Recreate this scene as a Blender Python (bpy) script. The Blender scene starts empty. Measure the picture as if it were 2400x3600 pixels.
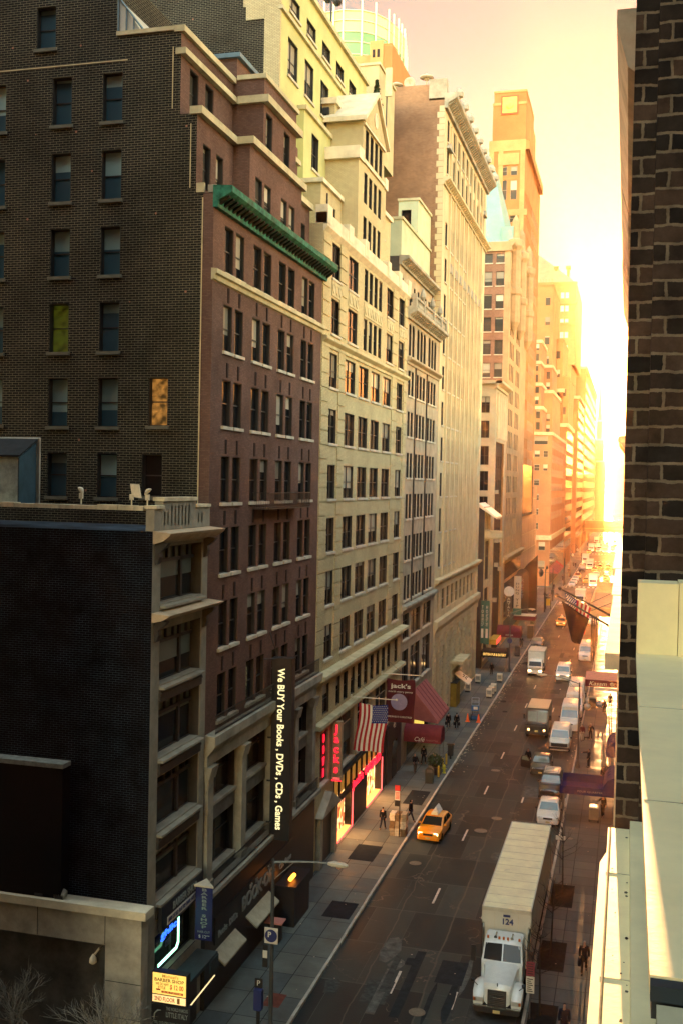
import bpy, bmesh, math, random
from mathutils import Vector, Matrix
random.seed(7)
sc = bpy.context.scene
COL = sc.collection
R = math.radians
# ------------------------------------------------------------------ camera
cam = bpy.data.cameras.new('camera'); camo = bpy.data.objects.new('camera', cam); COL.objects.link(camo)
cam.lens = 37.0; cam.sensor_width = 36.0; cam.sensor_fit = 'AUTO'; cam.shift_y = -20/3600
cam.clip_start = 0.2; cam.clip_end = 6000
def cam_rot(yaw, pitch, roll):
    fw = Vector((-math.sin(yaw), math.cos(yaw), 0)); rt = Vector((math.cos(yaw), math.sin(yaw), 0)); up = Vector((0, 0, 1))
    f2 = fw*math.cos(pitch) - up*math.sin(pitch); u2 = up*math.cos(pitch) + fw*math.sin(pitch)
    r3 = rt*math.cos(roll) + u2*math.sin(roll); u3 = u2*math.cos(roll) - rt*math.sin(roll)
    return r3, u3, f2
CH = 26.3
_r, _u, _f = cam_rot(R(15.222), R(1.305), R(1.1575))
camo.matrix_world = Matrix(((_r.x, _u.x, -_f.x, 0), (_r.y, _u.y, -_f.y, 0), (_r.z, _u.z, -_f.z, CH), (0, 0, 0, 1)))
sc.camera = camo
# ------------------------------------------------------------------ sky, sun, exposure
SUN_EL, SUN_AZ = R(3.0), R(-1.35)          # low over the far end of the street; azimuth from +y, minus = to the left
w = bpy.data.worlds.new('World'); sc.world = w; w.use_nodes = True
nt = w.node_tree; nt.nodes.clear()
sky = nt.nodes.new('ShaderNodeTexSky'); sky.sky_type = 'NISHITA'; sky.sun_disc = False
sky.sun_elevation = SUN_EL; sky.sun_rotation = SUN_AZ
sky.air_density = 1.25; sky.dust_density = 0.45; sky.ozone_density = 0.8
tint = nt.nodes.new('ShaderNodeMix'); tint.data_type = 'RGBA'; tint.blend_type = 'MULTIPLY'; tint.inputs[0].default_value = 1.0
tint.inputs[7].default_value = (1.0, .93, .93, 1)
# added direction mask dims the sky over the street end, full strength elsewhere
wtc = nt.nodes.new('ShaderNodeTexCoord'); dt = nt.nodes.new('ShaderNodeVectorMath'); dt.operation = 'DOT_PRODUCT'; dt.inputs[1].default_value = Vector((-.05, .94, .33)).normalized()
wmr = nt.nodes.new('ShaderNodeMapRange'); wmr.interpolation_type = 'SMOOTHSTEP'; wmr.inputs[1].default_value = .35; wmr.inputs[2].default_value = .86; wmr.inputs[3].default_value = 1.0; wmr.inputs[4].default_value = .066
sky_dim = nt.nodes.new('ShaderNodeVectorMath'); sky_dim.operation = 'SCALE'
bg = nt.nodes.new('ShaderNodeBackground'); bg.inputs[1].default_value = 0.15
wo = nt.nodes.new('ShaderNodeOutputWorld')
nt.links.new(sky.outputs[0], tint.inputs[6]); nt.links.new(wtc.outputs['Generated'], dt.inputs[0]); nt.links.new(dt.outputs['Value'], wmr.inputs[0]); nt.links.new(tint.outputs[2], sky_dim.inputs[0]); nt.links.new(wmr.outputs[0], sky_dim.inputs['Scale']); nt.links.new(sky_dim.outputs[0], bg.inputs[0]); nt.links.new(bg.outputs[0], wo.inputs[0])
sl = bpy.data.lights.new('sun', 'SUN'); sl.energy = 2.0; sl.angle = R(0.5); sl.color = (1.0, 0.50, 0.18)
so = bpy.data.objects.new('sun', sl); COL.objects.link(so); so.location = (0, 400, 300)
sd = Vector((math.sin(SUN_AZ)*math.cos(SUN_EL), math.cos(SUN_AZ)*math.cos(SUN_EL), math.sin(SUN_EL)))
so.rotation_euler = sd.to_track_quat('Z', 'Y').to_euler()
vs = sc.view_settings; vs.view_transform = 'Standard'; vs.look = 'None'; vs.gamma = 1.0; vs.exposure = 4.97
sc.cycles.use_denoising = True
sc.cycles.max_bounces = 6; sc.cycles.diffuse_bounces = 3; sc.cycles.glossy_bounces = 3; sc.cycles.volume_bounces = 0
sc.cycles.transmission_bounces = 4; sc.cycles.transparent_max_bounces = 8
sc.cycles.caustics_reflective = False; sc.cycles.caustics_refractive = False
# ------------------------------------------------------------------ materials
MATS = {}
def _nodes(name):
    m = bpy.data.materials.new(name); m.use_nodes = True
    n = m.node_tree.nodes; b = n['Principled BSDF']
    return m, m.node_tree, n, b
def mat(name, col, rough=0.75, var=0.15, scale=1.5, bump=0.0, metal=0.0, emit=None, es=0.0, spec=None, coat=0.0, streak=0.0):
    """plain surface with procedural wear: colour varied by noise in object space"""
    if name in MATS: return MATS[name]
    m, t, n, b = _nodes(name); MATS[name] = m
    b.inputs['Roughness'].default_value = rough; b.inputs['Metallic'].default_value = metal
    b.inputs['Specular IOR Level'].default_value = spec if spec is not None else (.12 if rough >= .65 else .4)
    if coat: b.inputs['Coat Weight'].default_value = coat
    if emit:
        b.inputs['Emission Color'].default_value = (*emit, 1); b.inputs['Emission Strength'].default_value = es
    if var <= 0:
        b.inputs['Base Color'].default_value = (*col, 1); return m
    tc = n.new('ShaderNodeTexCoord'); mp = n.new('ShaderNodeMapping'); nz = n.new('ShaderNodeTexNoise')
    nz.inputs['Scale'].default_value = scale; nz.inputs['Detail'].default_value = 6; nz.inputs['Roughness'].default_value = .65
    if streak: mp.inputs['Scale'].default_value = (1, 1, streak)
    t.links.new(tc.outputs['Object'], mp.inputs['Vector']); t.links.new(mp.outputs[0], nz.inputs['Vector'])
    cr = n.new('ShaderNodeValToRGB'); cr.color_ramp.elements[0].position = .3; cr.color_ramp.elements[1].position = .7
    cr.color_ramp.elements[0].color = (*[c*(1-var) for c in col], 1); cr.color_ramp.elements[1].color = (*[min(1, c*(1+var)) for c in col], 1)
    t.links.new(nz.outputs['Fac'], cr.inputs[0]); t.links.new(cr.outputs[0], b.inputs['Base Color'])
    if bump:
        bp = n.new('ShaderNodeBump'); bp.inputs['Strength'].default_value = bump; bp.inputs['Distance'].default_value = .03
        t.links.new(nz.outputs['Fac'], bp.inputs['Height']); t.links.new(bp.outputs[0], b.inputs['Normal'])
    return m
def brick(name, c1, c2, mortar, bw=.21, bh=.075, ms=.012, rough=.9, stain=.35, sscale=.25, bump=.4, odd=None, warp=0):
    """brickwork laid on any upright face: u runs along the wall, v is height"""
    if name in MATS: return MATS[name]
    m, t, n, b = _nodes(name); MATS[name] = m; L = t.links.new
    b.inputs['Roughness'].default_value = rough; b.inputs['Specular IOR Level'].default_value = .08
    tc = n.new('ShaderNodeTexCoord'); sp = n.new('ShaderNodeSeparateXYZ'); L(tc.outputs['Object'], sp.inputs[0])
    ge = n.new('ShaderNodeNewGeometry'); sn = n.new('ShaderNodeSeparateXYZ'); L(ge.outputs['True Normal'], sn.inputs[0])
    ab = n.new('ShaderNodeMath'); ab.operation = 'ABSOLUTE'; L(sn.outputs[0], ab.inputs[0])
    gt = n.new('ShaderNodeMath'); gt.operation = 'GREATER_THAN'; gt.inputs[1].default_value = .7; L(ab.outputs[0], gt.inputs[0])
    mx = n.new('ShaderNodeMix'); L(gt.outputs[0], mx.inputs[0]); L(sp.outputs[0], mx.inputs[2]); L(sp.outputs[1], mx.inputs[3])
    cb = n.new('ShaderNodeCombineXYZ'); L(mx.outputs[0], cb.inputs[0]); L(sp.outputs[2], cb.inputs[1])
    br = n.new('ShaderNodeTexBrick'); L(cb.outputs[0], br.inputs['Vector'])
    if warp:      # hand-laid courses: joints that wander and bricks with worn edges
        wn_ = n.new('ShaderNodeTexNoise'); wn_.inputs['Scale'].default_value = 14; wn_.inputs['Detail'].default_value = 6; wn_.inputs['Roughness'].default_value = .7; L(cb.outputs[0], wn_.inputs['Vector'])
        wv = n.new('ShaderNodeVectorMath'); wv.operation = 'MULTIPLY_ADD'; wv.inputs[1].default_value = (warp*2, warp*2, 0); L(wn_.outputs['Color'], wv.inputs[0]); L(cb.outputs[0], wv.inputs[2]); L(wv.outputs[0], br.inputs['Vector'])
    br.inputs['Scale'].default_value = 1; br.inputs['Brick Width'].default_value = bw; br.inputs['Row Height'].default_value = bh
    br.inputs['Mortar Size'].default_value = ms; br.inputs['Mortar Smooth'].default_value = .15; br.inputs['Bias'].default_value = -.1
    br.inputs['Color1'].default_value = (*c1, 1); br.inputs['Color2'].default_value = (*c2, 1); br.inputs['Mortar'].default_value = (*mortar, 1)
    nz = n.new('ShaderNodeTexNoise'); nz.inputs['Scale'].default_value = sscale; nz.inputs['Detail'].default_value = 8; nz.inputs['Roughness'].default_value = .7
    L(tc.outputs['Object'], nz.inputs['Vector'])
    mr = n.new('ShaderNodeMapRange'); mr.inputs[1].default_value = .3; mr.inputs[2].default_value = .7; mr.inputs[3].default_value = 1-stain; mr.inputs[4].default_value = 1+stain*.6
    L(nz.outputs['Fac'], mr.inputs[0])
    mu = n.new('ShaderNodeMix'); mu.data_type = 'RGBA'; mu.blend_type = 'MULTIPLY'; mu.inputs[0].default_value = 1
    L(br.outputs['Color'], mu.inputs[6]); L(mr.outputs[0], mu.inputs[7])
    out = mu.outputs[2]
    if odd:      # a few replaced or spalled bricks of another colour
        vo = n.new('ShaderNodeTexVoronoi'); vo.inputs['Scale'].default_value = .8; L(cb.outputs[0], vo.inputs['Vector'])
        lt = n.new('ShaderNodeMath'); lt.operation = 'LESS_THAN'; lt.inputs[1].default_value = .05; L(vo.outputs['Distance'], lt.inputs[0])
        m2 = n.new('ShaderNodeMix'); m2.data_type = 'RGBA'; L(lt.outputs[0], m2.inputs[0]); L(out, m2.inputs[6]); m2.inputs[7].default_value = (*odd, 1)
        out = m2.outputs[2]
    L(out, b.inputs['Base Color'])
    if bump:
        bp = n.new('ShaderNodeBump'); bp.inputs['Strength'].default_value = bump; bp.inputs['Distance'].default_value = .02; bp.invert = True
        L(br.outputs['Fac'], bp.inputs['Height']); L(bp.outputs[0], b.inputs['Normal'])
    return m
def glassmat(name, dark=(.008, .010, .011), blind=(.40, .37, .27), pblind=.42, rough=.08, lit=None):
    """window pane: dark room behind glossy glass, with a blind let down by a different amount in each window"""
    if name in MATS: return MATS[name]
    m, t, n, b = _nodes(name); MATS[name] = m; L = t.links.new
    b.inputs['Roughness'].default_value = rough; b.inputs['Specular IOR Level'].default_value = .10
    oi = n.new('ShaderNodeObjectInfo'); tc = n.new('ShaderNodeTexCoord'); sp = n.new('ShaderNodeSeparateXYZ'); L(tc.outputs['Generated'], sp.inputs[0])
    wn = n.new('ShaderNodeTexWhiteNoise'); wn.noise_dimensions = '1D'; L(oi.outputs['Random'], wn.inputs['W'])
    th = n.new('ShaderNodeMapRange'); th.inputs[1].default_value = 0; th.inputs[2].default_value = pblind; th.inputs[3].default_value = .25; th.inputs[4].default_value = 1.02
    L(wn.outputs['Value'], th.inputs[0])
    gt = n.new('ShaderNodeMath'); gt.operation = 'GREATER_THAN'; L(sp.outputs[2], gt.inputs[0]); L(th.outputs[0], gt.inputs[1])
    mx = n.new('ShaderNodeMix'); mx.data_type = 'RGBA'; L(gt.outputs[0], mx.inputs[0]); mx.inputs[6].default_value = (*dark, 1)
    ma = n.new('ShaderNodeMapRange'); ma.inputs[3].default_value = .35; ma.inputs[4].default_value = 1.0; L(oi.outputs['Random'], ma.inputs[0])
    mu = n.new('ShaderNodeMix'); mu.data_type = 'RGBA'; mu.blend_type = 'MULTIPLY'; mu.inputs[0].default_value = 1; mu.inputs[6].default_value = (*blind, 1); L(ma.outputs[0], mu.inputs[7])
    L(mu.outputs[2], mx.inputs[7]); L(mx.outputs[2], b.inputs['Base Color'])
    if lit:      # a lamp-lit room: bright ceiling, darker furniture shapes
        ln = n.new('ShaderNodeTexNoise'); ln.inputs['Scale'].default_value = 2.6; ln.inputs['Detail'].default_value = 5; L(tc.outputs['Object'], ln.inputs['Vector'])
        lr = n.new('ShaderNodeValToRGB'); e = lr.color_ramp.elements; e[0].position = .36; e[0].color = (.02, .012, .003, 1); e[1].position = .62; e[1].color = (*lit[:3], 1); L(ln.outputs['Fac'], lr.inputs[0]); L(lr.outputs[0], b.inputs['Emission Color']); b.inputs['Emission Strength'].default_value = lit[3]
    nz = n.new('ShaderNodeTexNoise'); nz.inputs['Scale'].default_value = .9; L(tc.outputs['Object'], nz.inputs['Vector'])
    bp = n.new('ShaderNodeBump'); bp.inputs['Strength'].default_value = .03; bp.inputs['Distance'].default_value = .05; L(nz.outputs['Fac'], bp.inputs['Height']); L(bp.outputs[0], b.inputs['Normal'])
    return m
# ------------------------------------------------------------------ mesh helpers
class MB:
    def __init__(s, o=(0, 0, 0)): s.v = []; s.f = []; s.m = []; s.o = Vector(o)
    def q(s, pts, m=0):
        k = len(s.v); s.v += [tuple(Vector(p)-s.o) for p in pts]; s.f.append(tuple(range(k, k+len(pts)))); s.m.append(m)
    def box(s, x0, y0, z0, x1, y1, z1, m=0, skip=''):
        x0, x1 = min(x0, x1), max(x0, x1); y0, y1 = min(y0, y1), max(y0, y1); z0, z1 = min(z0, z1), max(z0, z1)
        P = [(x0,y0,z0),(x1,y0,z0),(x1,y1,z0),(x0,y1,z0),(x0,y0,z1),(x1,y0,z1),(x1,y1,z1),(x0,y1,z1)]
        k = len(s.v); s.v += [tuple(Vector(p)-s.o) for p in P]
        for tag, f in (('b',(3,2,1,0)),('t',(4,5,6,7)),('s',(0,1,5,4)),('e',(1,2,6,5)),('n',(2,3,7,6)),('w',(3,0,4,7))):
            if tag in skip: continue
            s.f.append(tuple(k+i for i in f)); s.m.append(m)
        return s
    def hull(s, a, b, m=0, caps=True):
        """join two equal rings of points with quads (loft), optionally capped"""
        k = len(s.v); n = len(a); s.v += [tuple(Vector(p)-s.o) for p in list(a)+list(b)]
        for i in range(n):
            j = (i+1) % n; s.f.append((k+i, k+j, k+n+j, k+n+i)); s.m.append(m)
        if caps:
            s.f.append(tuple(k+i for i in range(n-1, -1, -1))); s.m.append(m); s.f.append(tuple(k+n+i for i in range(n))); s.m.append(m)
        return s
    def loft(s, rings, m=0, caps=True):
        k = len(s.v); n = len(rings[0])
        for r in rings: s.v += [tuple(Vector(p)-s.o) for p in r]
        for a in range(len(rings)-1):
            for i in range(n):
                j = (i+1) % n; s.f.append((k+a*n+i, k+a*n+j, k+(a+1)*n+j, k+(a+1)*n+i)); s.m.append(m)
        if caps:
            s.f.append(tuple(k+i for i in range(n-1, -1, -1))); s.m.append(m)
            e = k+(len(rings)-1)*n; s.f.append(tuple(e+i for i in range(n))); s.m.append(m)
        return s
    def tube(s, pts, r, n=8, m=0):
        """round bar along points; r is one radius or a list"""
        pts = [Vector(p) for p in pts]; rs = r if isinstance(r, (list, tuple)) else [r]*len(pts)
        rings = []
        for i, p in enumerate(pts):
            d = (pts[min(i+1, len(pts)-1)]-pts[max(i-1, 0)]).normalized()
            a = d.cross(Vector((0, 0, 1))); a = a if a.length > .05 else d.cross(Vector((1, 0, 0))); a.normalize(); c = d.cross(a)
            rings.append([p+(a*math.cos(2*math.pi*k/n)+c*math.sin(2*math.pi*k/n))*rs[i] for k in range(n)])
        return s.loft(rings, m)
    def lathe(s, c, prof, n=16, m=0, axis='z'):
        rings = []
        for r, h in prof:
            ring = []
            for k in range(n):
                a = 2*math.pi*k/n; u, v = r*math.cos(a), r*math.sin(a)
                p = (u, v, h) if axis == 'z' else ((h, u, v) if axis == 'x' else (v, h, u))
                ring.append(Vector(c)+Vector(p))
            rings.append(ring)
        return s.loft(rings, m)
    def prism(s, prof, axis, a, b, m=0):
        """closed profile extruded along an axis: 'y' profile is (x,z); 'x' profile is (y,z); 'z' profile is (x,y)"""
        f = {'y': lambda p, t: (p[0], t, p[1]), 'x': lambda p, t: (t, p[0], p[1]), 'z': lambda p, t: (p[0], p[1], t)}[axis]
        return s.hull([f(p, a) for p in prof], [f(p, b) for p in prof], m)
    def mesh(s, name, mats, smooth=False):
        me = bpy.data.meshes.new(name); me.from_pydata(s.v, [], s.f)
        for x in (mats if isinstance(mats, (list, tuple)) else [mats]): me.materials.append(x)
        me.polygons.foreach_set('material_index', s.m)
        bm = bmesh.new(); bm.from_mesh(me); bmesh.ops.recalc_face_normals(bm, faces=bm.faces[:]) if smooth != 'raw' else None; bm.to_mesh(me); bm.free()
        if smooth is True: me.polygons.foreach_set('use_smooth', [True]*len(me.polygons))
        elif smooth == 'auto':
            me.polygons.foreach_set('use_smooth', [True]*len(me.polygons)); me.set_sharp_from_angle(angle=R(38))
        me.update(); return me
    def obj(s, name, mats, parent=None, loc=(0, 0, 0), smooth=False):
        return link(name, s.mesh(name, mats, smooth), parent, loc)
def link(name, data, parent=None, loc=(0, 0, 0), rz=0):
    o = bpy.data.objects.new(name, data); COL.objects.link(o); o.location = loc; o.rotation_euler = (0, 0, rz)
    if parent: o.parent = parent
    return o
def tag(o, label=None, cat=None, group=None, kind=None):
    if label: o['label'] = label
    if cat: o['category'] = cat
    if group: o['group'] = group
    if kind: o['kind'] = kind
    return o
def thing(name, label, cat, loc=(0, 0, 0), rz=0, group=None):
    return tag(link(name, None, None, loc, rz), label, cat, group)
def copy_tree(o, parent=None):
    kids = list(o.children)
    c = o.copy(); COL.objects.link(c)
    if parent: c.parent = parent
    for k in kids: copy_tree(k, c)
    return c
def swap(root, old, new):
    """give a copied thing its own paint: copies the meshes that carry the old material"""
    for o in [root]+list(root.children_recursive):
        if o.type == 'MESH' and any(s.material == old for s in o.material_slots):
            for s in o.material_slots:
                if s.material == old: s.link = 'OBJECT'; s.material = new
# lettering: text curve turned into mesh, standing in a plane
def text_mesh(txt, size, depth=.02, bold=0.0, sx=1.0, align='CENTER', shear=0, spacing=1.0, vertical=False, line=1.0):
    c = bpy.data.curves.new('letters', 'FONT'); c.body = '\n'.join(txt) if vertical else txt; c.size = size; c.extrude = depth/2; c.offset = bold
    c.align_x = align; c.align_y = 'CENTER'; c.shear = shear; c.space_character = spacing; c.space_line = line; c.resolution_u = 3
    o = bpy.data.objects.new('letters', c); COL.objects.link(o)
    dg = bpy.context.evaluated_depsgraph_get(); me = bpy.data.meshes.new_from_object(o.evaluated_get(dg))
    bpy.data.objects.remove(o); bpy.data.curves.remove(c)
    if sx != 1.0:
        for v in me.vertices: v.co.x *= sx
    return me
FACE = {'cam': Matrix.Rotation(R(90), 4, 'X'),                                                 # reads from -y (towards the camera)
        'street': Matrix.Rotation(R(90), 4, 'Z') @ Matrix.Rotation(R(90), 4, 'X')}             # reads from +x (from the roadway)
def letters(parent, txt, size, loc, face, m, name='lettering', spin=0, fit=None, **kw):
    """writing fixed to a thing; fit=(width, height) stretches it to that size"""
    me = text_mesh(txt, size, **kw); me.materials.clear(); me.materials.append(m)
    if fit:
        xs = [v.co.x for v in me.vertices]; ys = [v.co.y for v in me.vertices]
        cx, cy, wx, wy = (min(xs)+max(xs))/2, (min(ys)+max(ys))/2, max(xs)-min(xs), max(ys)-min(ys)
        for v in me.vertices: v.co.x = (v.co.x-cx)*fit[0]/max(wx, 1e-6); v.co.y = (v.co.y-cy)*fit[1]/max(wy, 1e-6)
    M = FACE[face] @ Matrix.Rotation(spin, 4, 'Z'); me.transform(M)
    p = Vector(loc)-(parent.location if parent else Vector())
    o = link(name, me, parent, p)
    return o
# ------------------------------------------------------------------ ground, road, pavements
FX = -19.7                       # building line on the left, x; the right-hand one is x = +0.15
LK, RK = -15.1, -4.42            # kerb lines
AV1, AV2 = (247.0, 280.0), (388.0, 424.0)    # two avenues that cross the street
SW = .13                         # pavement height
def asphalt():
    m, t, n, b = _nodes('asphalt'); L = t.links.new; b.inputs['Specular IOR Level'].default_value = .06
    tc = n.new('ShaderNodeTexCoord'); sp = n.new('ShaderNodeSeparateXYZ'); L(tc.outputs['Object'], sp.inputs[0])
    n1 = n.new('ShaderNodeTexNoise'); n1.inputs['Scale'].default_value = .22; n1.inputs['Detail'].default_value = 7; n1.inputs['Roughness'].default_value = .62
    mp = n.new('ShaderNodeMapping'); mp.inputs['Scale'].default_value = (1.0, .45, 1); L(tc.outputs['Object'], mp.inputs[0]); L(mp.outputs[0], n1.inputs['Vector'])
    cr = n.new('ShaderNodeValToRGB'); e = cr.color_ramp.elements
    e[0].position = .32; e[0].color = (.016, .027, .031, 1); e[1].position = .72; e[1].color = (.060, .075, .070, 1)
    L(n1.outputs['Fac'], cr.inputs[0])
    # rectangular repair patches
    br = n.new('ShaderNodeTexBrick'); mp2 = n.new('ShaderNodeMapping'); mp2.inputs['Scale'].default_value = (.33, .11, 1); mp2.inputs['Location'].default_value = (.35, .2, 0)
    nd = n.new('ShaderNodeTexNoise'); nd.inputs['Scale'].default_value = .5; L(tc.outputs['Object'], nd.inputs['Vector'])
    ad = n.new('ShaderNodeMix'); ad.data_type = 'VECTOR'; ad.inputs[0].default_value = .06; L(tc.outputs['Object'], ad.inputs[4]); L(nd.outputs['Color'], ad.inputs[5])
    L(tc.outputs['Object'], mp2.inputs[0]); L(mp2.outputs[0], br.inputs['Vector'])
    br.inputs['Color1'].default_value = (.5, .54, .56, 1); br.inputs['Color2'].default_value = (1.6, 1.52, 1.35, 1); br.inputs['Mortar'].default_value = (1.5, 1.42, 1.25, 1)
    br.inputs['Mortar Size'].default_value = .006; br.inputs['Scale'].default_value = 1; br.inputs['Brick Width'].default_value = .8; br.inputs['Row Height'].default_value = .55; br.inputs['Bias'].default_value = -.3
    mu = n.new('ShaderNodeMix'); mu.data_type = 'RGBA'; mu.blend_type = 'MULTIPLY'; mu.inputs[0].default_value = 1.0; L(cr.outputs[0], mu.inputs[6]); L(br.outputs['Color'], mu.inputs[7])
    out = mu.outputs[2]
    # long sealed seams that run with the street
    n2 = n.new('ShaderNodeTexNoise'); n2.inputs['Scale'].default_value = .35; n2.inputs['Detail'].default_value = 4; L(tc.outputs['Object'], n2.inputs['Vector'])
    wob = n.new('ShaderNodeMath'); wob.operation = 'MULTIPLY_ADD'; wob.inputs[1].default_value = .5; L(n2.outputs['Fac'], wob.inputs[0]); L(sp.outputs[0], wob.inputs[2])
    for x0, wd in ((-9.55, .05), (-6.6, .035), (-12.8, .04)):
        s1 = n.new('ShaderNodeMath'); s1.operation = 'SUBTRACT'; s1.inputs[1].default_value = x0+.25; L(wob.outputs[0], s1.inputs[0])
        s2 = n.new('ShaderNodeMath'); s2.operation = 'ABSOLUTE'; L(s1.outputs[0], s2.inputs[0])
        s3 = n.new('ShaderNodeMath'); s3.operation = 'LESS_THAN'; s3.inputs[1].default_value = wd; L(s2.outputs[0], s3.inputs[0])
        s4 = n.new('ShaderNodeMath'); s4.operation = 'MULTIPLY'; L(s3.outputs[0], s4.inputs[0]); L(n1.outputs['Fac'], s4.inputs[1])
        m3 = n.new('ShaderNodeMix'); m3.data_type = 'RGBA'; L(s4.outputs[0], m3.inputs[0]); L(out, m3.inputs[6]); m3.inputs[7].default_value = (.11, .105, .08, 1); out = m3.outputs[2]
    # wandering cracks
    vo = n.new('ShaderNodeTexVoronoi'); vo.feature = 'DISTANCE_TO_EDGE'; vo.inputs['Scale'].default_value = .16
    ad2 = n.new('ShaderNodeMix'); ad2.data_type = 'VECTOR'; ad2.inputs[0].default_value = .5; L(tc.outputs['Object'], ad2.inputs[4])
    nz3 = n.new('ShaderNodeTexNoise'); nz3.inputs['Scale'].default_value = .8; nz3.inputs['Detail'].default_value = 5; L(tc.outputs['Object'], nz3.inputs['Vector'])
    vm = n.new('ShaderNodeVectorMath'); vm.operation = 'MULTIPLY_ADD'; vm.inputs[1].default_value = (3, 3, 0); L(nz3.outputs['Color'], vm.inputs[0]); L(tc.outputs['Object'], vm.inputs[2])
    L(vm.outputs[0], vo.inputs['Vector'])
    lt = n.new('ShaderNodeMath'); lt.operation = 'LESS_THAN'; lt.inputs[1].default_value = .006; L(vo.outputs['Distance'], lt.inputs[0]); ck = n.new('ShaderNodeMath'); ck.operation = 'MULTIPLY'; ckr = n.new('ShaderNodeMapRange'); ckr.inputs[1].default_value = .46; ckr.inputs[2].default_value = .6; L(n2.outputs['Fac'], ckr.inputs[0]); L(lt.outputs[0], ck.inputs[0]); L(ckr.outputs[0], ck.inputs[1])
    m4 = n.new('ShaderNodeMix'); m4.data_type = 'RGBA'; L(ck.outputs[0], m4.inputs[0]); L(out, m4.inputs[6]); m4.inputs[7].default_value = (.10, .095, .075, 1)
    L(m4.outputs[2], b.inputs['Base Color'])
    rr = n.new('ShaderNodeMapRange'); rr.inputs[1].default_value = .35; rr.inputs[2].default_value = .65; rr.inputs[3].default_value = .38; rr.inputs[4].default_value = .6
    L(n1.outputs['Fac'], rr.inputs[0]); L(rr.outputs[0], b.inputs['Roughness'])
    nf = n.new('ShaderNodeTexNoise'); nf.inputs['Scale'].default_value = 9; nf.inputs['Detail'].default_value = 4; L(tc.outputs['Object'], nf.inputs['Vector'])
    bp = n.new('ShaderNodeBump'); bp.inputs['Strength'].default_value = .35; bp.inputs['Distance'].default_value = .02; L(nf.outputs['Fac'], bp.inputs['Height']); L(bp.outputs[0], b.inputs['Normal'])
    return m
def paving(name, c1, c2, joint, sx, sy, wet):
    m, t, n, b = _nodes(name); L = t.links.new; b.inputs['Specular IOR Level'].default_value = .05
    tc = n.new('ShaderNodeTexCoord'); br = n.new('ShaderNodeTexBrick'); L(tc.outputs['Object'], br.inputs['Vector'])
    br.offset = 0; br.inputs['Scale'].default_value = 1; br.inputs['Brick Width'].default_value = sx; br.inputs['Row Height'].default_value = sy; br.inputs['Mortar Size'].default_value = .025
    br.inputs['Color1'].default_value = (*c1, 1); br.inputs['Color2'].default_value = (*c2, 1); br.inputs['Mortar'].default_value = (*joint, 1); br.inputs['Bias'].default_value = 0
    nz = n.new('ShaderNodeTexNoise'); nz.inputs['Scale'].default_value = .5; nz.inputs['Detail'].default_value = 8; nz.inputs['Roughness'].default_value = .7; L(tc.outputs['Object'], nz.inputs['Vector'])
    mr = n.new('ShaderNodeMapRange'); mr.inputs[1].default_value = .3; mr.inputs[2].default_value = .7; mr.inputs[3].default_value = .65; mr.inputs[4].default_value = 1.3; L(nz.outputs['Fac'], mr.inputs[0])
    mu = n.new('ShaderNodeMix'); mu.data_type = 'RGBA'; mu.blend_type = 'MULTIPLY'; mu.inputs[0].default_value = 1; L(br.outputs['Color'], mu.inputs[6]); L(mr.outputs[0], mu.inputs[7]); L(mu.outputs[2], b.inputs['Base Color'])
    rr = n.new('ShaderNodeMapRange'); rr.inputs[1].default_value = .38; rr.inputs[2].default_value = .62; rr.inputs[3].default_value = wet; rr.inputs[4].default_value = .75; L(nz.outputs['Fac'], rr.inputs[0]); L(rr.outputs[0], b.inputs['Roughness'])
    return m
M_ASPH = asphalt()
M_PAVE = paving('pavement_left_slabs', (.13, .142, .120), (.070, .090, .090), (.022, .027, .027), 1.5, 2.4, .5)
M_PAVER = paving('pavement_right_slabs', (.10, .110, .095), (.060, .072, .070), (.018, .022, .022), 1.5, 1.5, .45)
M_KERB = mat('kerb_stone', (.42, .39, .31), .7, .35, .9)
M_PAINT = mat('road_paint', (.55, .52, .42), .6, .4, 2.5)
mb = MB(); mb.q([(-900, -60, -.03), (900, -60, -.03), (900, 2600, -.03), (-900, 2600, -.03)])
tag(mb.obj('ground', mat('ground_concrete', (.12, .115, .10), .8, .2, .1)), kind='structure')
mb = MB(); mb.q([(LK, -30, 0), (RK, -30, 0), (RK, 1500, 0), (LK, 1500, 0)])
tag(mb.obj('road', M_ASPH), kind='structure')
for a, b_ in (AV1, AV2):
    mb = MB(); mb.q([(-160, a, .004), (LK-.004, a, .004), (LK-.004, b_, .004), (-160, b_, .004)]); mb.q([(RK+.004, a, .004), (140, a, .004), (140, b_, .004), (RK+.004, b_, .004)])
    tag(mb.obj('avenue', M_ASPH), kind='structure')
spans = ((-30, AV1[0]), (AV1[1], AV2[0]), (AV2[1], 1500))
for a, b_ in spans:
    mb = MB()
    for xa, xb in ((-60, LK-.16), (RK+.16, 60)): mb.box(xa, a, -.02, xb, b_, SW, 0 if xa < -20 else 1, 'b')
    tag(mb.obj('pavement', [M_PAVE, M_PAVER]), kind='structure')
    mb = MB(); rr = random.Random(3)
    for xa, xb in ((LK-.157, LK), (RK, RK+.157)):
        y = a
        while y < min(b_, 420):
            l = rr.choice((1.8, 2.4, 3.0)); e = min(y+l-.025, b_); j = rr.uniform(-.012, .012); mb.box(xa+j, y, -.02, xb+j, e, SW+.006+rr.uniform(0, .012), 0, 'b'); y += l
        if b_ > 420: mb.box(xa, 424, -.02, xb, b_, SW+.006, 0, 'b')
    tag(mb.obj('kerb', M_KERB), kind='structure')
mb = MB(); z = .006
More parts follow.
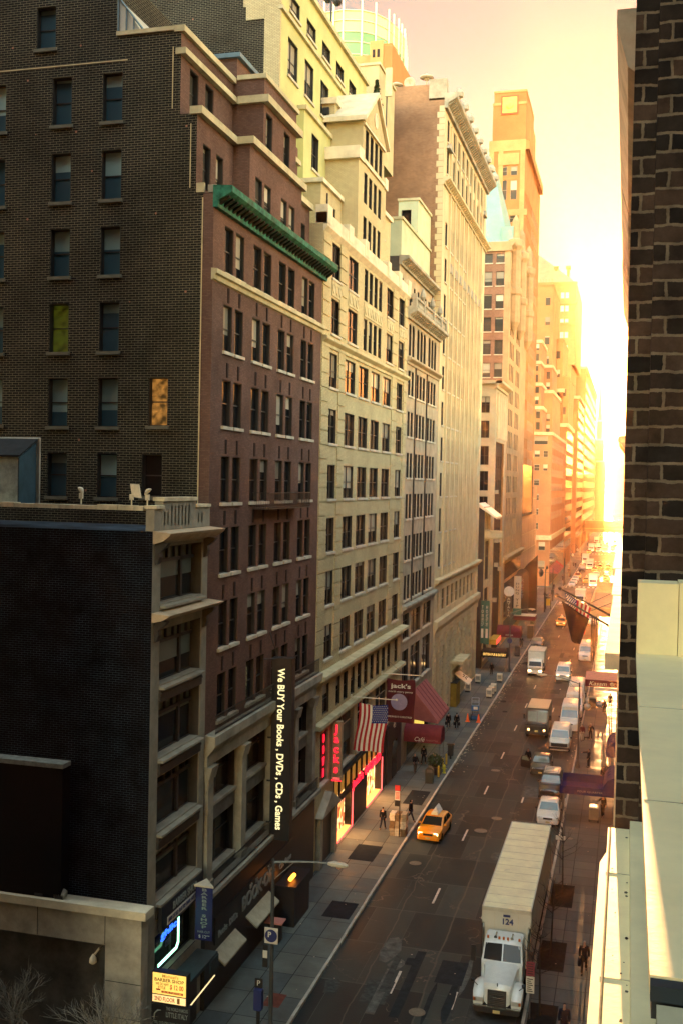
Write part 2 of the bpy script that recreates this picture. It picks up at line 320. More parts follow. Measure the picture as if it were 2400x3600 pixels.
for x in (-7.93, -11.2):
    y = 14.6 if x > -9 else 16.0
    while y < 240:
        mb.q([(x-.07, y, z), (x+.07, y, z), (x+.07, y+2.6, z), (x-.07, y+2.6, z)]); y += 12.2
    y = 290
    while y < 380: mb.q([(x-.07, y, z), (x+.07, y, z), (x+.07, y+2.6, z), (x-.07, y+2.6, z)]); y += 12.2
for a in (241.5, 282.0, 382, 426):
    for k in range(9): mb.q([(LK+.5+k*1.2, a, z), (LK+1.05+k*1.2, a, z), (LK+1.05+k*1.2, a+3.4, z), (LK+.5+k*1.2, a+3.4, z)])
for xx in (-23.5, -1.6, ):
    for a, b_ in (AV1, AV2):
        for k in range(14):
            y = a+1.2+k*(b_-a-2)/14; mb.q([(xx-1.6, y, .009), (xx+1.6, y, .009), (xx+1.6, y+.6, .009), (xx-1.6, y+.6, .009)])
mb.q([(LK+.2, 239.6, z), (RK-.2, 239.6, z), (RK-.2, 240.1, z), (LK+.2, 240.1, z)])
tag(mb.obj('lane_markings', M_PAINT), kind='structure')
# darker cellar hatches and repaired slabs set in the left pavement
mb = MB(); z = SW+.004
for x0, y0, x1, y1 in ((-18.2, 70.3, -16.4, 73.5), (-17.2, 84.0, -15.6, 88.0), (-17.2, 60.5, -15.5, 63.0)):
    mb.q([(x0, y0, z), (x1, y0, z), (x1, y1, z), (x0, y1, z)])
tag(mb.obj('cellar_hatches', mat('hatch_steel', (.016, .022, .026), .9, .2, 2, spec=.02)), kind='structure')
mb = MB()
for x0, y0, x1, y1 in ((-17.0, 49.2, -16.1, 50.6),): mb.q([(x0, y0, z), (x1, y0, z), (x1, y1, z), (x0, y1, z)])
tag(mb.obj('brick_patches', mat('red_pavers', (.14, .045, .032), .7, .3, 3)), kind='structure')

# mended strips and worn spots in the asphalt, and pale litter caught along the kerbs
rr = random.Random(21); mb = MB()
for k in range(46):
    x, y = rr.uniform(LK+.6, RK-2.4), 40+rr.random()**1.6*150; wx, wy = rr.choice(((.5, 6), (1.2, 2.4), (.9, 1.6), (2.0, 3.2), (.35, 4.5), (.8, .9))); wx *= rr.uniform(.7, 1.3); wy *= rr.uniform(.7, 1.4)
    n = 4 if rr.random() < .55 else 9
    if n == 4: P = [(x, y), (x+wx, y), (x+wx, y+wy), (x, y+wy)]
    else: P = [(x+wx*.5*math.cos(2*math.pi*j/n)*rr.uniform(.6, 1.1), y+wy*.5*math.sin(2*math.pi*j/n)*rr.uniform(.6, 1.1)) for j in range(n)]
    mb.q([(a, c, .0085+.0001*k) for a, c in P], k % 3)
tag(mb.obj('road_patches', [mat('patch_dark', (.020, .029, .032), .7, .3, 2, spec=.03), mat('patch_pale', (.10, .105, .09), .8, .45, 2.5, spec=.03), mat('patch_mid', (.055, .062, .057), .75, .45, 3, spec=.03)], smooth='raw'), kind='structure')
mb = MB()
for k in range(900):
    left = rr.random() < .7; y = 95+rr.random()*150; x = (LK+abs(rr.gauss(0, .45))+.03) if left else (RK-abs(rr.gauss(0, .25))-.03); s = rr.uniform(.03, .16); a = rr.uniform(0, 3)
    mb.q([(x+s*math.cos(a+j*1.57)*rr.uniform(.5, 1), y+s*math.sin(a+j*1.57)*rr.uniform(.6, 1.8), .016+rr.uniform(0, .02)) for j in range(4)])
for k in range(160):
    x = rr.choice((rr.uniform(-19.4, LK), rr.uniform(RK, .1), rr.uniform(LK, RK))); y = rr.uniform(48, 160); s = rr.uniform(.02, .07); a = rr.uniform(0, 3)
    mb.q([(x+s*math.cos(a+j*1.57), y+s*math.sin(a+j*1.57), SW+.03) for j in range(4)])
tag(mb.obj('litter', mat('litter_paper', (.34, .31, .23), .8, .4, 3), smooth='raw'), kind='stuff')
# ------------------------------------------------------------------ facade tools
S_STONE = mat('sill_stone', (.46, .42, .31), .8, .25, 1.2)
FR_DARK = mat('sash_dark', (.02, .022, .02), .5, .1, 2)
FR_TAN = mat('sash_tan', (.33, .30, .21), .6, .15, 2)
GL = glassmat('pane_blinds'); GLD = glassmat('pane_plain_dark', pblind=.08, blind=(.16, .15, .11))
GLW = glassmat('pane_pale_blinds', dark=(.05, .05, .04), blind=(.55, .50, .36), pblind=.85)
def grid(mb, face, const, u0, u1, v0, v1, ops, m=0):
    """wall plane with real openings: face 'E' looks along +x at x=const (u=y), 'S' looks along -y at y=const (u=x)"""
    us = sorted(set([u0, u1]+[c for o in ops for c in o[:2] if u0 < c < u1])); vs_ = sorted(set([v0, v1]+[c for o in ops for c in o[2:4] if v0 < c < v1]))
    P = (lambda u, v: (const, u, v)) if face == 'E' else (lambda u, v: (u, const, v))
    for i in range(len(us)-1):
        run = None
        for j in range(len(vs_)):
            hole = True
            if j < len(vs_)-1:
                cu, cv = (us[i]+us[i+1])/2, (vs_[j]+vs_[j+1])/2
                hole = any(o[0] < cu < o[1] and o[2] < cv < o[3] for o in ops)
            if hole:
                if run is not None: mb.q([P(us[i], run), P(us[i+1], run), P(us[i+1], vs_[j]), P(us[i], vs_[j])], m); run = None
            elif run is None: run = vs_[j]
def shell(mb, x0, y0, y1, z0, z1, fx=None, front=(), side=(), m=0, ms=None, top=True, south=True):
    """box of a building with openings in its street front (+x) and in the side that looks at the camera (-y)"""
    fx = FX if fx is None else fx; ms = m if ms is None else ms
    grid(mb, 'E', fx, y0, y1, z0, z1, front, m)
    if south: grid(mb, 'S', y0, x0, fx, z0, z1, side, ms)
    mb.q([(x0, y1, z0), (fx, y1, z0), (fx, y1, z1), (x0, y1, z1)], ms); mb.q([(x0, y0, z0), (x0, y1, z0), (x0, y1, z1), (x0, y0, z1)], ms)
    if top: mb.q([(x0, y0, z1), (fx, y0, z1), (fx, y1, z1), (x0, y1, z1)], ms)
WC = {}
def win_mesh(w, h, d, units, rail, wm, fm, gm, sill, sm, arch=False):
    key = (round(w, 2), round(h, 2), d, units, rail, wm.name, fm.name, gm.name, sill, sm.name, arch)
    if key in WC: return WC[key]
    a, b = -w/2, w/2
    f = MB(); fw = .055
    for p in ([(0, a, 0), (-d, a, 0), (-d, a, h), (0, a, h)], [(0, b, 0), (0, b, h), (-d, b, h), (-d, b, 0)], [(0, a, h), (-d, a, h), (-d, b, h), (0, b, h)], [(0, a, 0), (0, b, 0), (-d, b, 0), (-d, a, 0)]): f.q(p, 0)
    jb = .04      # added jamb liner, set back; its sash colour stands in for reveal shade
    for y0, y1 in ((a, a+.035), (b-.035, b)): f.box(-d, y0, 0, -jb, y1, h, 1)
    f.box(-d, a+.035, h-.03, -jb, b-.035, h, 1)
    if arch:      # spandrels that round the head of the opening
        n = 8; pts = [(-.04, a+w/2-w/2*math.cos(math.pi*k/n), h-w/2+w/2*math.sin(math.pi*k/n)) for k in range(n+1)]
        for k in range(n): f.q([pts[k], pts[k+1], (-.04, pts[k+1][1], h), (-.04, pts[k][1], h)], 0)
    uw = w/units; x1, x0 = -d+.07, -d-.02
    for k in range(units):
        l, r = a+k*uw, a+(k+1)*uw
        f.box(x0, l, 0, x1, l+fw, h, 1); f.box(x0, r-fw, 0, x1, r, h, 1); f.box(x0, l+fw, 0, x1, r-fw, fw, 1); f.box(x0, l+fw, h-fw, x1, r-fw, h, 1)
        if rail: f.box(x0, l+fw, h*rail-.03, x1-.015, r-fw, h*rail+.03, 1)
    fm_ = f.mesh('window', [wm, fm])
    g = MB(); g.q([(-d+.01, a, 0), (-d+.01, b, 0), (-d+.01, b, h), (-d+.01, a, h)])
    gm_ = g.mesh('pane', gm)
    sm_ = None
    if sill:
        s = MB(); s.box(-d+.08, a-.1, -.16, .12, b+.1, .003); sm_ = s.mesh('sill', sm)
    WC[key] = (fm_, gm_, sm_); return WC[key]
def win(root, face, u, v, w, h, wm, const=None, d=.24, units=1, rail=.5, fm=None, gm=None, sill=True, sm=None, arch=False):
    const = FX if const is None else const
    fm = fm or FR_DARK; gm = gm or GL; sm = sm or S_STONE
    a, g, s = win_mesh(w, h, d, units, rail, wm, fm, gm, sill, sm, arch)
    p = Vector((const, u, v) if face == 'E' else (u, const, v))-root.location
    o = link('window', a, root, p, 0 if face == 'E' else R(-90))
    link('pane', g, o)
    if s: link('sill', s, o)
    return o
def wins(root, face, lst, wm, **kw):
    """lst of (u0,u1,v0,v1): puts a window in each opening; past 100 of them the rest go into one part"""
    cnt = sum(1 for c in root.children if c.name.startswith('window'))
    rest = []
    for o in lst:
        if cnt < 98: win(root, face, (o[0]+o[1])/2, o[2], o[1]-o[0], o[3]-o[2], wm, **kw); cnt += 1
        else: rest.append(o)
    return rest
def wins_stuff(root, face, lst, wm, const, d, gm, fm, rail=.5):
    mb = MB(root.location)
    for u0, u1, v0, v1 in lst:
        P = (lambda k, u, v: (const-k, u, v)) if face == 'E' else (lambda k, u, v: (u, const+k, v))
        mb.q([P(d, u0, v0), P(d, u1, v0), P(d, u1, v1), P(d, u0, v1)], 2)
        for (a, b) in (((u0, v0), (u0, v1)), ((u1, v1), (u1, v0)), ((u0, v1), (u1, v1)), ((u1, v0), (u0, v0))): mb.q([P(0, *a), P(d, *a), P(d, *b), P(0, *b)], 0)
        vm = v0+(v1-v0)*rail; mb.q([P(d-.04, u0, vm-.04), P(d-.04, u1, vm-.04), P(d-.04, u1, vm+.04), P(d-.04, u0, vm+.04)], 1)
    o = mb.obj('upper_windows', [wm, fm, gm], root, smooth='raw'); o['kind'] = 'stuff'; return o
def flat_windows(root, lst, m, name='window', face='E', const=0.0, t=.05):
    """far windows: plain proud panes, one object each (shared meshes), past 100 of them one part"""
    rest = MB(root.location); n = 0
    for a, c, z0, z1 in lst:
        bx = (lambda q: q.box(-.01, a, z0, t, c, z1)) if face == 'E' else (lambda q: q.box(a, -t, z0, c, .01, z1))
        if n < 98:
            key = ('flat', round(c-a, 2), round(z1-z0, 2), face, m.name, t)
            if key not in WC: q = MB(); (q.box(-.01, 0, 0, t, c-a, z1-z0) if face == 'E' else q.box(0, -t, 0, c-a, .01, z1-z0)); WC[key] = q.mesh(name, m)
            link(name, WC[key], root, Vector((const, a, z0) if face == 'E' else (a, const, z0))-root.location); n += 1
        else: (rest.box(const-.01, a, z0, const+t, c, z1) if face == 'E' else rest.box(a, const-t, z0, c, const+.01, z1))
    if rest.v: rest.obj('upper_windows', m, root)['kind'] = 'stuff'
def ops_of(cols, rows): return [(a, b, z, z+h) for (z, h) in rows for (a, b) in cols]
def band(root, name, m, prof, y0, y1, fx=None):
    """moulding that runs along a street front; prof is (out, z) measured from the front"""
    fx = FX if fx is None else fx
    mb = MB(root.location); mb.prism([(fx+a, z) for a, z in prof], 'y', y0, y1); return mb.obj(name, m, root)
def cornice(root, m, z, h, out, y0, y1, fx=None, name='cornice', brackets=0, bm=None):
    o = band(root, name, m, [(-.02, z), (out*.25, z), (out*.3, z+h*.35), (out*.85, z+h*.6), (out, z+h*.7), (out, z+h), (-.02, z+h+.06)], y0, y1, fx)
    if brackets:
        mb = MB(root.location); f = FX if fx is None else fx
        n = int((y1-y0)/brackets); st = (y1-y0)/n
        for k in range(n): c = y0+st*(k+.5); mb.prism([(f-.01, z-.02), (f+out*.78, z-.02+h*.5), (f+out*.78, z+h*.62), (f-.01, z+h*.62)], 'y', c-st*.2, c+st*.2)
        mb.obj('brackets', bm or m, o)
    return o
def coping(root, m, pts_boxes, name='coping'):
    mb = MB(root.location)
    for b in pts_boxes: mb.box(*b)
    return mb.obj(name, m, root)
# ------------------------------------------------------------------ materials of the near buildings
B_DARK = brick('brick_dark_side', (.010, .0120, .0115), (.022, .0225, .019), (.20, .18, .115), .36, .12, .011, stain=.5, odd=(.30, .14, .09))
B_BROWN = brick('brick_brown', (.125, .070, .053), (.17, .102, .075), (.10, .068, .052), .21, .08, .010, stain=.4)
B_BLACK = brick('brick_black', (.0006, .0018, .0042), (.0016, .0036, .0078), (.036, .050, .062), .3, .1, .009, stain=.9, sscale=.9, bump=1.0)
B_WHITE = brick('brick_buff', (.51, .435, .24), (.60, .515, .285), (.24, .20, .105), .24, .085, .012, stain=.22)
B_STUC = mat('stucco_pale', (.44, .44, .19), .9, .14, .5)
B_CREAM = mat('cream_stone', (.48, .405, .24), .85, .16, .3)
B_ORANGE = brick('brick_orange_brown', (.20, .11, .065), (.27, .15, .085), (.30, .21, .13), .3, .1, .012, stain=.45, sscale=.16)
LIME = mat('limestone', (.46, .41, .24), .85, .25, .9, .15)
LIMED = mat('limestone_weathered', (.30, .28, .21), .85, .35, .8, .15)
COPPER = mat('green_copper', (.022, .125, .078), .7, .75, 2.6)
IRON = mat('black_iron', (.012, .013, .014), .5, .2, 3)
BLACKP = mat('black_panel', (.010, .012, .015), .45, .3, .8)
TANP = mat('tan_masonry', (.26, .245, .185), .85, .25, 1.0, .1)
ROOFD = mat('roof_dark', (.02, .022, .022), .8, .3, 2)
BLUEG = mat('blue_grey_metal', (.10, .16, .18), .6, .3, 1.2)
WOOD = mat('dark_timber', (.03, .027, .024), .6, .3, 2)
# ------------------------------------------------------------------ low concrete front at the near left
b = thing('concrete_building', 'low pale concrete front with flat coping and a dark recess under the black wall', 'building', (-30, 41.2, 0))
M_CONC = mat('concrete_panels', (.34, .32, .25), .85, .3, 1.1, .15)
mb = MB(b.location)
mb.box(-60, 40.9, 6.1, FX+.1, 41.56, 7.42); mb.box(-21.3, 40.9, 0, FX+.1, 41.56, 6.098)
for x in (-24.6, -21.32, -28): mb.box(x-.015, 40.893, 6.12, x+.015, 40.91, 7.4, 1)
for z in (1.4, 3.0, 4.55): mb.box(-21.28, 40.893, z, FX+.105, 40.91, z+.03, 1)
mb.obj('wall', [M_CONC, mat('panel_joint', (.05, .05, .045), .9, 0)], b)
mb = MB(b.location); mb.box(-60, 40.75, 7.424, FX+.35, 41.585, 7.78); mb.obj('coping', mat('concrete_coping', (.58, .53, .37), .8, .2, 1.2), b)
mb = MB(b.location); mb.box(-60, 41.45, 0, -21.31, 41.57, 6.09); mb.obj('recess_panel', mat('recess_marble', (.055, .052, .045), .5, .6, 1.1), b)
# ------------------------------------------------------------------ narrow shop building with the black side wall
b = thing('shop_building', 'narrow shop building with black painted side wall and tan front, one wide window per floor', 'building', (-20, 44.7, 0))
fl = [(20.8, 2.5), (17.2, 2.45), (13.95, 2.45), (10.65, 2.45), (7.55, 2.2)]
ops = [(42.45, 47.1, z, z+h) for z, h in fl]
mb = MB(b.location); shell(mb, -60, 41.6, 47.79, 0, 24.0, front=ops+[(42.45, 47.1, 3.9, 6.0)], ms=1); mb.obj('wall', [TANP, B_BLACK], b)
for z, h in fl:
    o = win(b, 'E', 44.775, z, 4.65, h, TANP, d=.55, units=1, rail=0, fm=WOOD, gm=glassmat('pane_green_blind', dark=(.015, .02, .02), blind=(.26, .31, .25), pblind=.9), sill=False)
    m = MB(); x0, x1 = -.56, -.42
    m.box(x0, .75, 0, x1, .95, h); m.box(x0, -2.3, h*.70, x1, 2.3, h*.76)
    for y in (-1.5, -.7, .1, 1.6): m.box(x0, y, h*.77, x1, y+.08, h)
    m.obj('mullions', WOOD, o)
    m = MB(b.location); m.prism([(FX-.5, z-.02), (FX+.28, z-.10), (FX+.28, z-.2), (FX-.5, z-.2)], 'y', 42.452, 47.098); m.obj('sill', TANP, b)
    if z < 18:
        m = MB(b.location); m.box(FX-.01, 42.46, z-.75, FX+.1, 47.09, z-.21); m.box(FX+.1, 42.46, z-.45, FX+.14, 47.09, z-.35); m.obj('spandrel', WOOD, b)
for z0, h, out in ((23.45, .5, .85), (20.05, .35, .85)):
    m = MB(b.location); m.prism([(FX-.01, z0), (FX+out*.55, z0+h*.3), (FX+out*.9, z0+h*.75), (FX+out, z0+h), (FX-.01, z0+h+.08)], 'y', 41.62, 47.95); o = m.obj('cornice', mat('tan_ledge', (.42, .33, .21), .8, .25, 1.5), b)
    for y in (42.0, 47.4):
        m = MB(b.location); m.prism([(FX, z0-.9), (FX+.12, z0-.85), (FX+.22, z0-.55), (FX+.18, z0-.35), (FX+.5, z0-.1), (FX+.6, z0+.05), (FX, z0+.1)], 'y', y-.16, y+.16); m.obj('bracket', WOOD, o)
# parapet with slots
sl_ = [(42.6+.0, 42.75, 24.25, 24.85), (42.95, 43.1, 24.25, 24.85)]+[(43.35+k*.38, 43.5+k*.38, 24.2, 25.1) for k in range(6)]+[(46.4, 46.55, 24.25, 24.7), (46.8, 46.95, 24.25, 24.7)]
m = MB(b.location); grid(m, 'E', FX+.05, 41.62, 47.85, 24.04, 24.98, [(a, c, z0, min(z1, 24.98)) for a, c, z0, z1 in sl_]); grid(m, 'E', FX+.05, 42.5, 46.1, 24.98, 25.3, [(a, c, 24.9, z1) for a, c, z0, z1 in sl_ if z1 > 25])
m.box(FX-.35, 41.62, 24.02, FX-.03, 47.85, 24.97); m.box(FX-.35, 42.5, 24.972, FX-.03, 46.1, 25.29)
m.q([(FX-.03, 41.62, 24.04), (FX+.05, 41.62, 24.04), (FX+.05, 41.62, 24.98), (FX-.03, 41.62, 24.98)]); m.q([(FX-.03, 47.85, 24.04), (FX+.05, 47.85, 24.04), (FX+.05, 47.85, 24.98), (FX-.03, 47.85, 24.98)])
m.q([(FX-.03, 42.5, 24.98), (FX+.05, 42.5, 24.98), (FX+.05, 42.5, 25.3), (FX-.03, 42.5, 25.3)])
o = m.obj('parapet', TANP, b)
CAPM = mat('worn_coping', (.52, .46, .30), .85, .4, 1.5, .3)
m = MB(b.location); m.box(FX-.42, 41.6, 24.99, FX+.14, 42.48, 25.13); m.box(FX-.42, 46.12, 24.99, FX+.14, 47.78, 25.13); m.box(FX-.42, 42.44, 25.31, FX+.14, 46.16, 25.48)
rr = random.Random(4); x = -60
while x < FX-.6:
    l = rr.uniform(.7, 1.3); m.box(x, 41.5+rr.uniform(-.02, .02), 24.9, min(x+l-.03, FX-.45), 42.0, 25.1+rr.uniform(-.03, .03)); x += l
m.obj('coping', CAPM, b)
m = MB(b.location); m.box(-60, 40.95, 7.8, -23.5, 41.59, 13.55); m.obj('side_shaft', mat('black_render', (.0006, .0012, .0024), .8, .3, .7), b)
m = MB(b.location); m.prism([(-60, 13.552), (-23.46, 13.552), (-23.46, 13.75), (-60, 13.75)], 'y', 40.9, 41.585); m.obj('shaft_coping', mat('slate_coping', (.19, .21, .18), .8, .4, 4), b)
m = MB(b.location); m.prism([(42.1, 25.0), (43.5, 25.0), (43.5, 27.9), (42.1, 27.15)], 'x', -45, -26.62, 0); m.prism([(42.08, 25.0), (43.5, 25.0), (43.5, 27.85), (42.08, 27.1)], 'x', -26.618, -26.56, 1); m.prism([(43.502, 25.0), (43.62, 25.0), (43.62, 28.1), (43.502, 28.05)], 'x', -45, -26.4, 2); m.prism([(42.0, 27.16), (43.501, 27.95), (43.501, 28.03), (42.0, 27.24)], 'x', -45, -26.5, 3)
m.obj('roof_bulkhead', [mat('flaky_whitewash', (.30, .36, .32), .9, .5, 1.5), mat('slate_blue', (.04, .075, .09), .8, .3, 1), LIMED, ROOFD], b)
# dark street floors
m = MB(b.location); m.box(FX-.3, 42.46, 0, FX+.12, 47.09, 3.4); m.obj('shopfront', BLACKP, b)
o = win(b, 'E', 44.775, 3.95, 4.63, 2.04, TANP, d=.35, units=2, rail=0, fm=WOOD, gm=GLD, sill=False)
# ------------------------------------------------------------------ brown brick building with the green cornice
b = thing('brick_building', 'brown brick building with green copper cornice, set back top floors and dark brick side wall', 'building', (-20, 57, 0))
cols = [(49.3, 50.5), (50.85, 52.05), (53.45, 54.75), (55.1, 56.4), (57.7, 59.0), (59.4, 60.7), (62.15, 63.35), (63.65, 64.85)]
rows = [(36.65, 2.35)]+[(t-2.35, 2.35) for t in (35.1, 31.35, 27.5, 23.9, 20.15, 16.5)]
ops = ops_of(cols, rows)
mb = MB(b.location); grid(mb, 'E', FX, 47.8, 66.5, 13.7, 40.2, ops, 0); mb.q([(-60, 66.5, 0), (FX, 66.5, 0), (FX, 66.5, 40.2), (-60, 66.5, 40.2)], 0)
mb.q([(-60, 47.8, 51.5), (-25, 47.8, 51.5), (-25, 66.5, 51.5), (-60, 66.5, 51.5)], 2); mb.q([(-24.999, 47.8, 48.2), (-21.55, 47.8, 48.2), (-21.55, 66.5, 48.2), (-24.999, 66.5, 48.2)], 2)
mb.q([(-21.55, 47.8, 44.1), (-20.65, 47.8, 44.1), (-20.65, 66.5, 44.1), (-21.55, 66.5, 44.1)], 2); mb.q([(-20.65, 47.8, 40.2), (FX, 47.8, 40.2), (FX, 66.5, 40.2), (-20.65, 66.5, 40.2)], 2)
mb.q([(-25, 47.8, 48.2), (-25, 66.5, 48.2), (-25, 66.5, 51.5), (-25, 47.8, 51.5)], 1)
# set backs A and B
opA = [(48.6, 49.6, 40.7, 42.9), (50.3, 51.3, 40.7, 42.9)]; opA2 = [(62.9, 63.9, 40.7, 42.9), (64.6, 65.6, 40.7, 42.9)]
grid(mb, 'E', -20.65, 47.8, 52.7, 40.2, 44.1, opA, 0); grid(mb, 'E', -20.65, 61.8, 66.5, 40.2, 44.1, opA2, 0)
opP = [(53.6, 54.7, 40.45, 42.65), (55.05, 56.15, 40.45, 42.65), (57.9, 59.0, 40.45, 42.65), (59.4, 60.5, 40.45, 42.65)]
grid(mb, 'E', FX-.02, 52.7, 61.8, 40.2, 44.1, opP, 0); mb.q([(-20.65, 52.7, 40.2), (FX-.02, 52.7, 40.2), (FX-.02, 52.7, 44.1), (-20.65, 52.7, 44.1)], 0); mb.q([(-20.65, 61.8, 40.2), (FX-.02, 61.8, 40.2), (FX-.02, 61.8, 44.1), (-20.65, 61.8, 44.1)], 0)
mb.q([(-20.65, 52.7, 44.1), (FX-.02, 52.7, 44.1), (FX-.02, 61.8, 44.1), (-20.65, 61.8, 44.1)], 2)
opB = [(48.9, 50.0, 44.75, 46.75), (50.9, 52.0, 44.75, 46.75)]; opBp = [(55.2, 56.3, 44.5, 46.6), (58.3, 59.4, 44.5, 46.6)]
grid(mb, 'E', -21.55, 47.8, 66.5, 44.1, 48.2, opB, 0)
grid(mb, 'E', FX-.05, 54.8, 60.6, 44.1, 48.3, opBp, 0)
for y in (54.8, 60.6): mb.q([(-21.55, y, 44.1), (FX-.05, y, 44.1), (FX-.05, y, 48.3), (-21.55, y, 48.3)], 0)
mb.q([(-21.55, 54.8, 48.3), (FX-.05, 54.8, 48.3), (FX-.05, 60.6, 48.3), (-21.55, 60.6, 48.3)], 2)
ROOFM = mat('roof_felt', (.09, .085, .07), .9, .3, .6)
mb.obj('wall', [B_BROWN, B_DARK, ROOFM], b)
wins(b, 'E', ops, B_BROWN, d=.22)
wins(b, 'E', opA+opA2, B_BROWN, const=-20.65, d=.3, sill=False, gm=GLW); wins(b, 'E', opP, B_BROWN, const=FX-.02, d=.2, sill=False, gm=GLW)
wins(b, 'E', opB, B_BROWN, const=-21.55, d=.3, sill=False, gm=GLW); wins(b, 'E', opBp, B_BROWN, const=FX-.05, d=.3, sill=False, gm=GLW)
kst = MB(); kst.prism([(-.09, 0), (.09, 0), (.11, .72), (-.11, .72)], 'x', 0, .05); kst = kst.mesh('keystone', mat('sooty_keystone', (.030, .019, .016), .9, .4, 3))
for (a, c, z0, z1) in ops:
    if z1 < 37: link('keystone', kst, b, Vector((FX-.004, (a+c)/2, z1+.12))-b.location)
# side wall
so_ = [(x0, x1, z, z+h) for x0, x1 in ((-28.55, -27.45), (-25.75, -24.65)) for z, h in ((44.0, 2.4), (40.15, 2.45), (36.4, 2.4), (32.6, 2.45), (28.85, 2.45), (25.3, 2.2))]
so_ += [(-32.3, -31.2, z, z+h) for z, h in ((43.9, 2.4), (40.1, 2.4), (36.4, 2.4), (32.6, 2.4), (28.9, 2.4))]+[(-23.0, -21.95, 28.9, 31.3), (-23.3, -22.2, 25.4, 27.5), (-29.5, -28.4, 47.9, 50.0)]
mb = MB(b.location); Y = 47.8
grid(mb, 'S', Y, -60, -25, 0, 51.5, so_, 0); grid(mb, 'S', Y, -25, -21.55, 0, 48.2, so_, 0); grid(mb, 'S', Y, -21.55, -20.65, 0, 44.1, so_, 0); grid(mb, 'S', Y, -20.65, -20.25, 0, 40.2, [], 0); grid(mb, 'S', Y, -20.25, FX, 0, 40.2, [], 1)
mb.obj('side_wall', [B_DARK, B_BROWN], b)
for o in so_:
    g = GLD if o[0] > -23.5 else glassmat('pane_teal_blind', dark=(.035, .085, .105), blind=(.36, .56, .50), pblind=.8)
    lit = o[0] == -23.0
    if lit: g = glassmat('pane_lit_room', dark=(.10, .07, .03), blind=(.2, .12, .05), pblind=.2, lit=(1.0, .42, .08, .014))
    elif o[:3] == (-28.55, -27.45, 32.6): g = glassmat('pane_lit_green_shade', dark=(.12, .14, .03), blind=(.14, .16, .04), pblind=1, lit=(.30, .36, .02, .004))
    win(b, 'S', (o[0]+o[1])/2, o[2], o[1]-o[0], o[3]-o[2], B_DARK, const=47.8, d=.34, gm=g, sm=mat('side_sill', (.13, .13, .095), .85, .3, 2))
mb = MB(b.location)
mb.box(-20.30, 47.77, 25, -20.25, 47.81, 40.0); mb.box(-20.98, 47.77, 40.5, -20.94, 47.81, 43.6); mb.box(-21.98, 47.77, 44.4, -21.94, 47.81, 47.4); mb.box(-60, 47.775, 46.95, -24.4, 47.81, 47.0)
mb.obj('mortar_line', mat('pale_mortar', (.55, .47, .26), .8, .2, 2), b)
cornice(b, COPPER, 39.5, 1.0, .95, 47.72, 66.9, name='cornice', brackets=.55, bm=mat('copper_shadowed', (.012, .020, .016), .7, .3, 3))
mb = MB(b.location); mb.box(FX-.35, 47.85, 40.25, FX+.1, 66.45, 40.62); mb.obj('coping', LIMED, b)
band(b, 'string_course', LIME, [(-.02, 36.0), (.12, 36.05), (.16, 36.25), (.3, 36.3), (.3, 36.52), (-.02, 36.56)], 47.65, 66.5)
mb = MB(b.location)
mb.box(-21.0, 47.7, 44.05, -20.35, 52.75, 44.42); mb.box(-21.0, 61.7, 44.05, -20.35, 66.4, 44.42); mb.box(-20.6, 52.5, 44.06, FX+.25, 62.0, 44.44); mb.box(-20.6, 47.72, 40.24, -20.2, 47.9, 40.7)
mb.box(-21.8, 47.7, 47.0, -21.25, 54.75, 47.3); mb.box(-21.9, 47.72, 48.1, -21.35, 54.75, 48.4); mb.box(-21.2, 54.55, 46.95, FX+.3, 60.85, 47.35); mb.box(-21.3, 54.7, 48.3, FX+.1, 60.7, 48.55); mb.box(-25, 47.7, 48.18, -21.91, 48.2, 48.38)
mb.box(-21.8, 60.9, 47.0, -21.25, 66.4, 47.3)
mb.obj('ledges', LIME, b)
mb = MB(b.location)      # roof house with one window, and the lean-to skylight
grid(mb, 'S', 58.0, -27, -22.6, 48.2, 51.0, []); grid(mb, 'E', -22.6, 58.0, 66.3, 48.2, 51.0, [(60.6, 61.6, 49.0, 50.5)]); mb.q([(-27, 58, 51), (-22.6, 58, 51), (-22.6, 66.3, 51), (-27, 66.3, 51)])
mb.obj('roof_house', B_BROWN, b); win(b, 'E', 61.1, 49.0, 1.0, 1.5, B_BROWN, const=-22.6, gm=GLW, sill=False)
mb = MB(b.location); mb.box(-27.0, 57.8, 50.9, -22.35, 66.4, 51.15); mb.obj('roof_house_coping', BLUEG, b)
mb = MB(b.location); mb.q([(-24.9, 47.85, 48.4), (-23.75, 47.85, 48.4), (-24.9, 47.85, 50.0)]); mb.q([(-24.9, 47.85, 50.0), (-23.75, 47.85, 48.4), (-23.75, 57, 48.4), (-24.9, 57, 50.0)])
o = mb.obj('skylight', mat('skylight_glass', (.6, .58, .45), .2, .1, 1), b)
mb = MB(b.location)
for a, c in (((-24.95, 47.8, 50.1), (-23.6, 47.8, 48.4)), ((-24.95, 47.8, 48.4), (-24.95, 47.8, 50.1)), ((-24.5, 47.8, 48.4), (-24.5, 47.8, 49.6)), ((-24.1, 47.8, 48.4), (-24.1, 47.8, 49.0))): mb.tube([a, c], .05, 4)
mb.obj('skylight_frame', BLUEG, o)
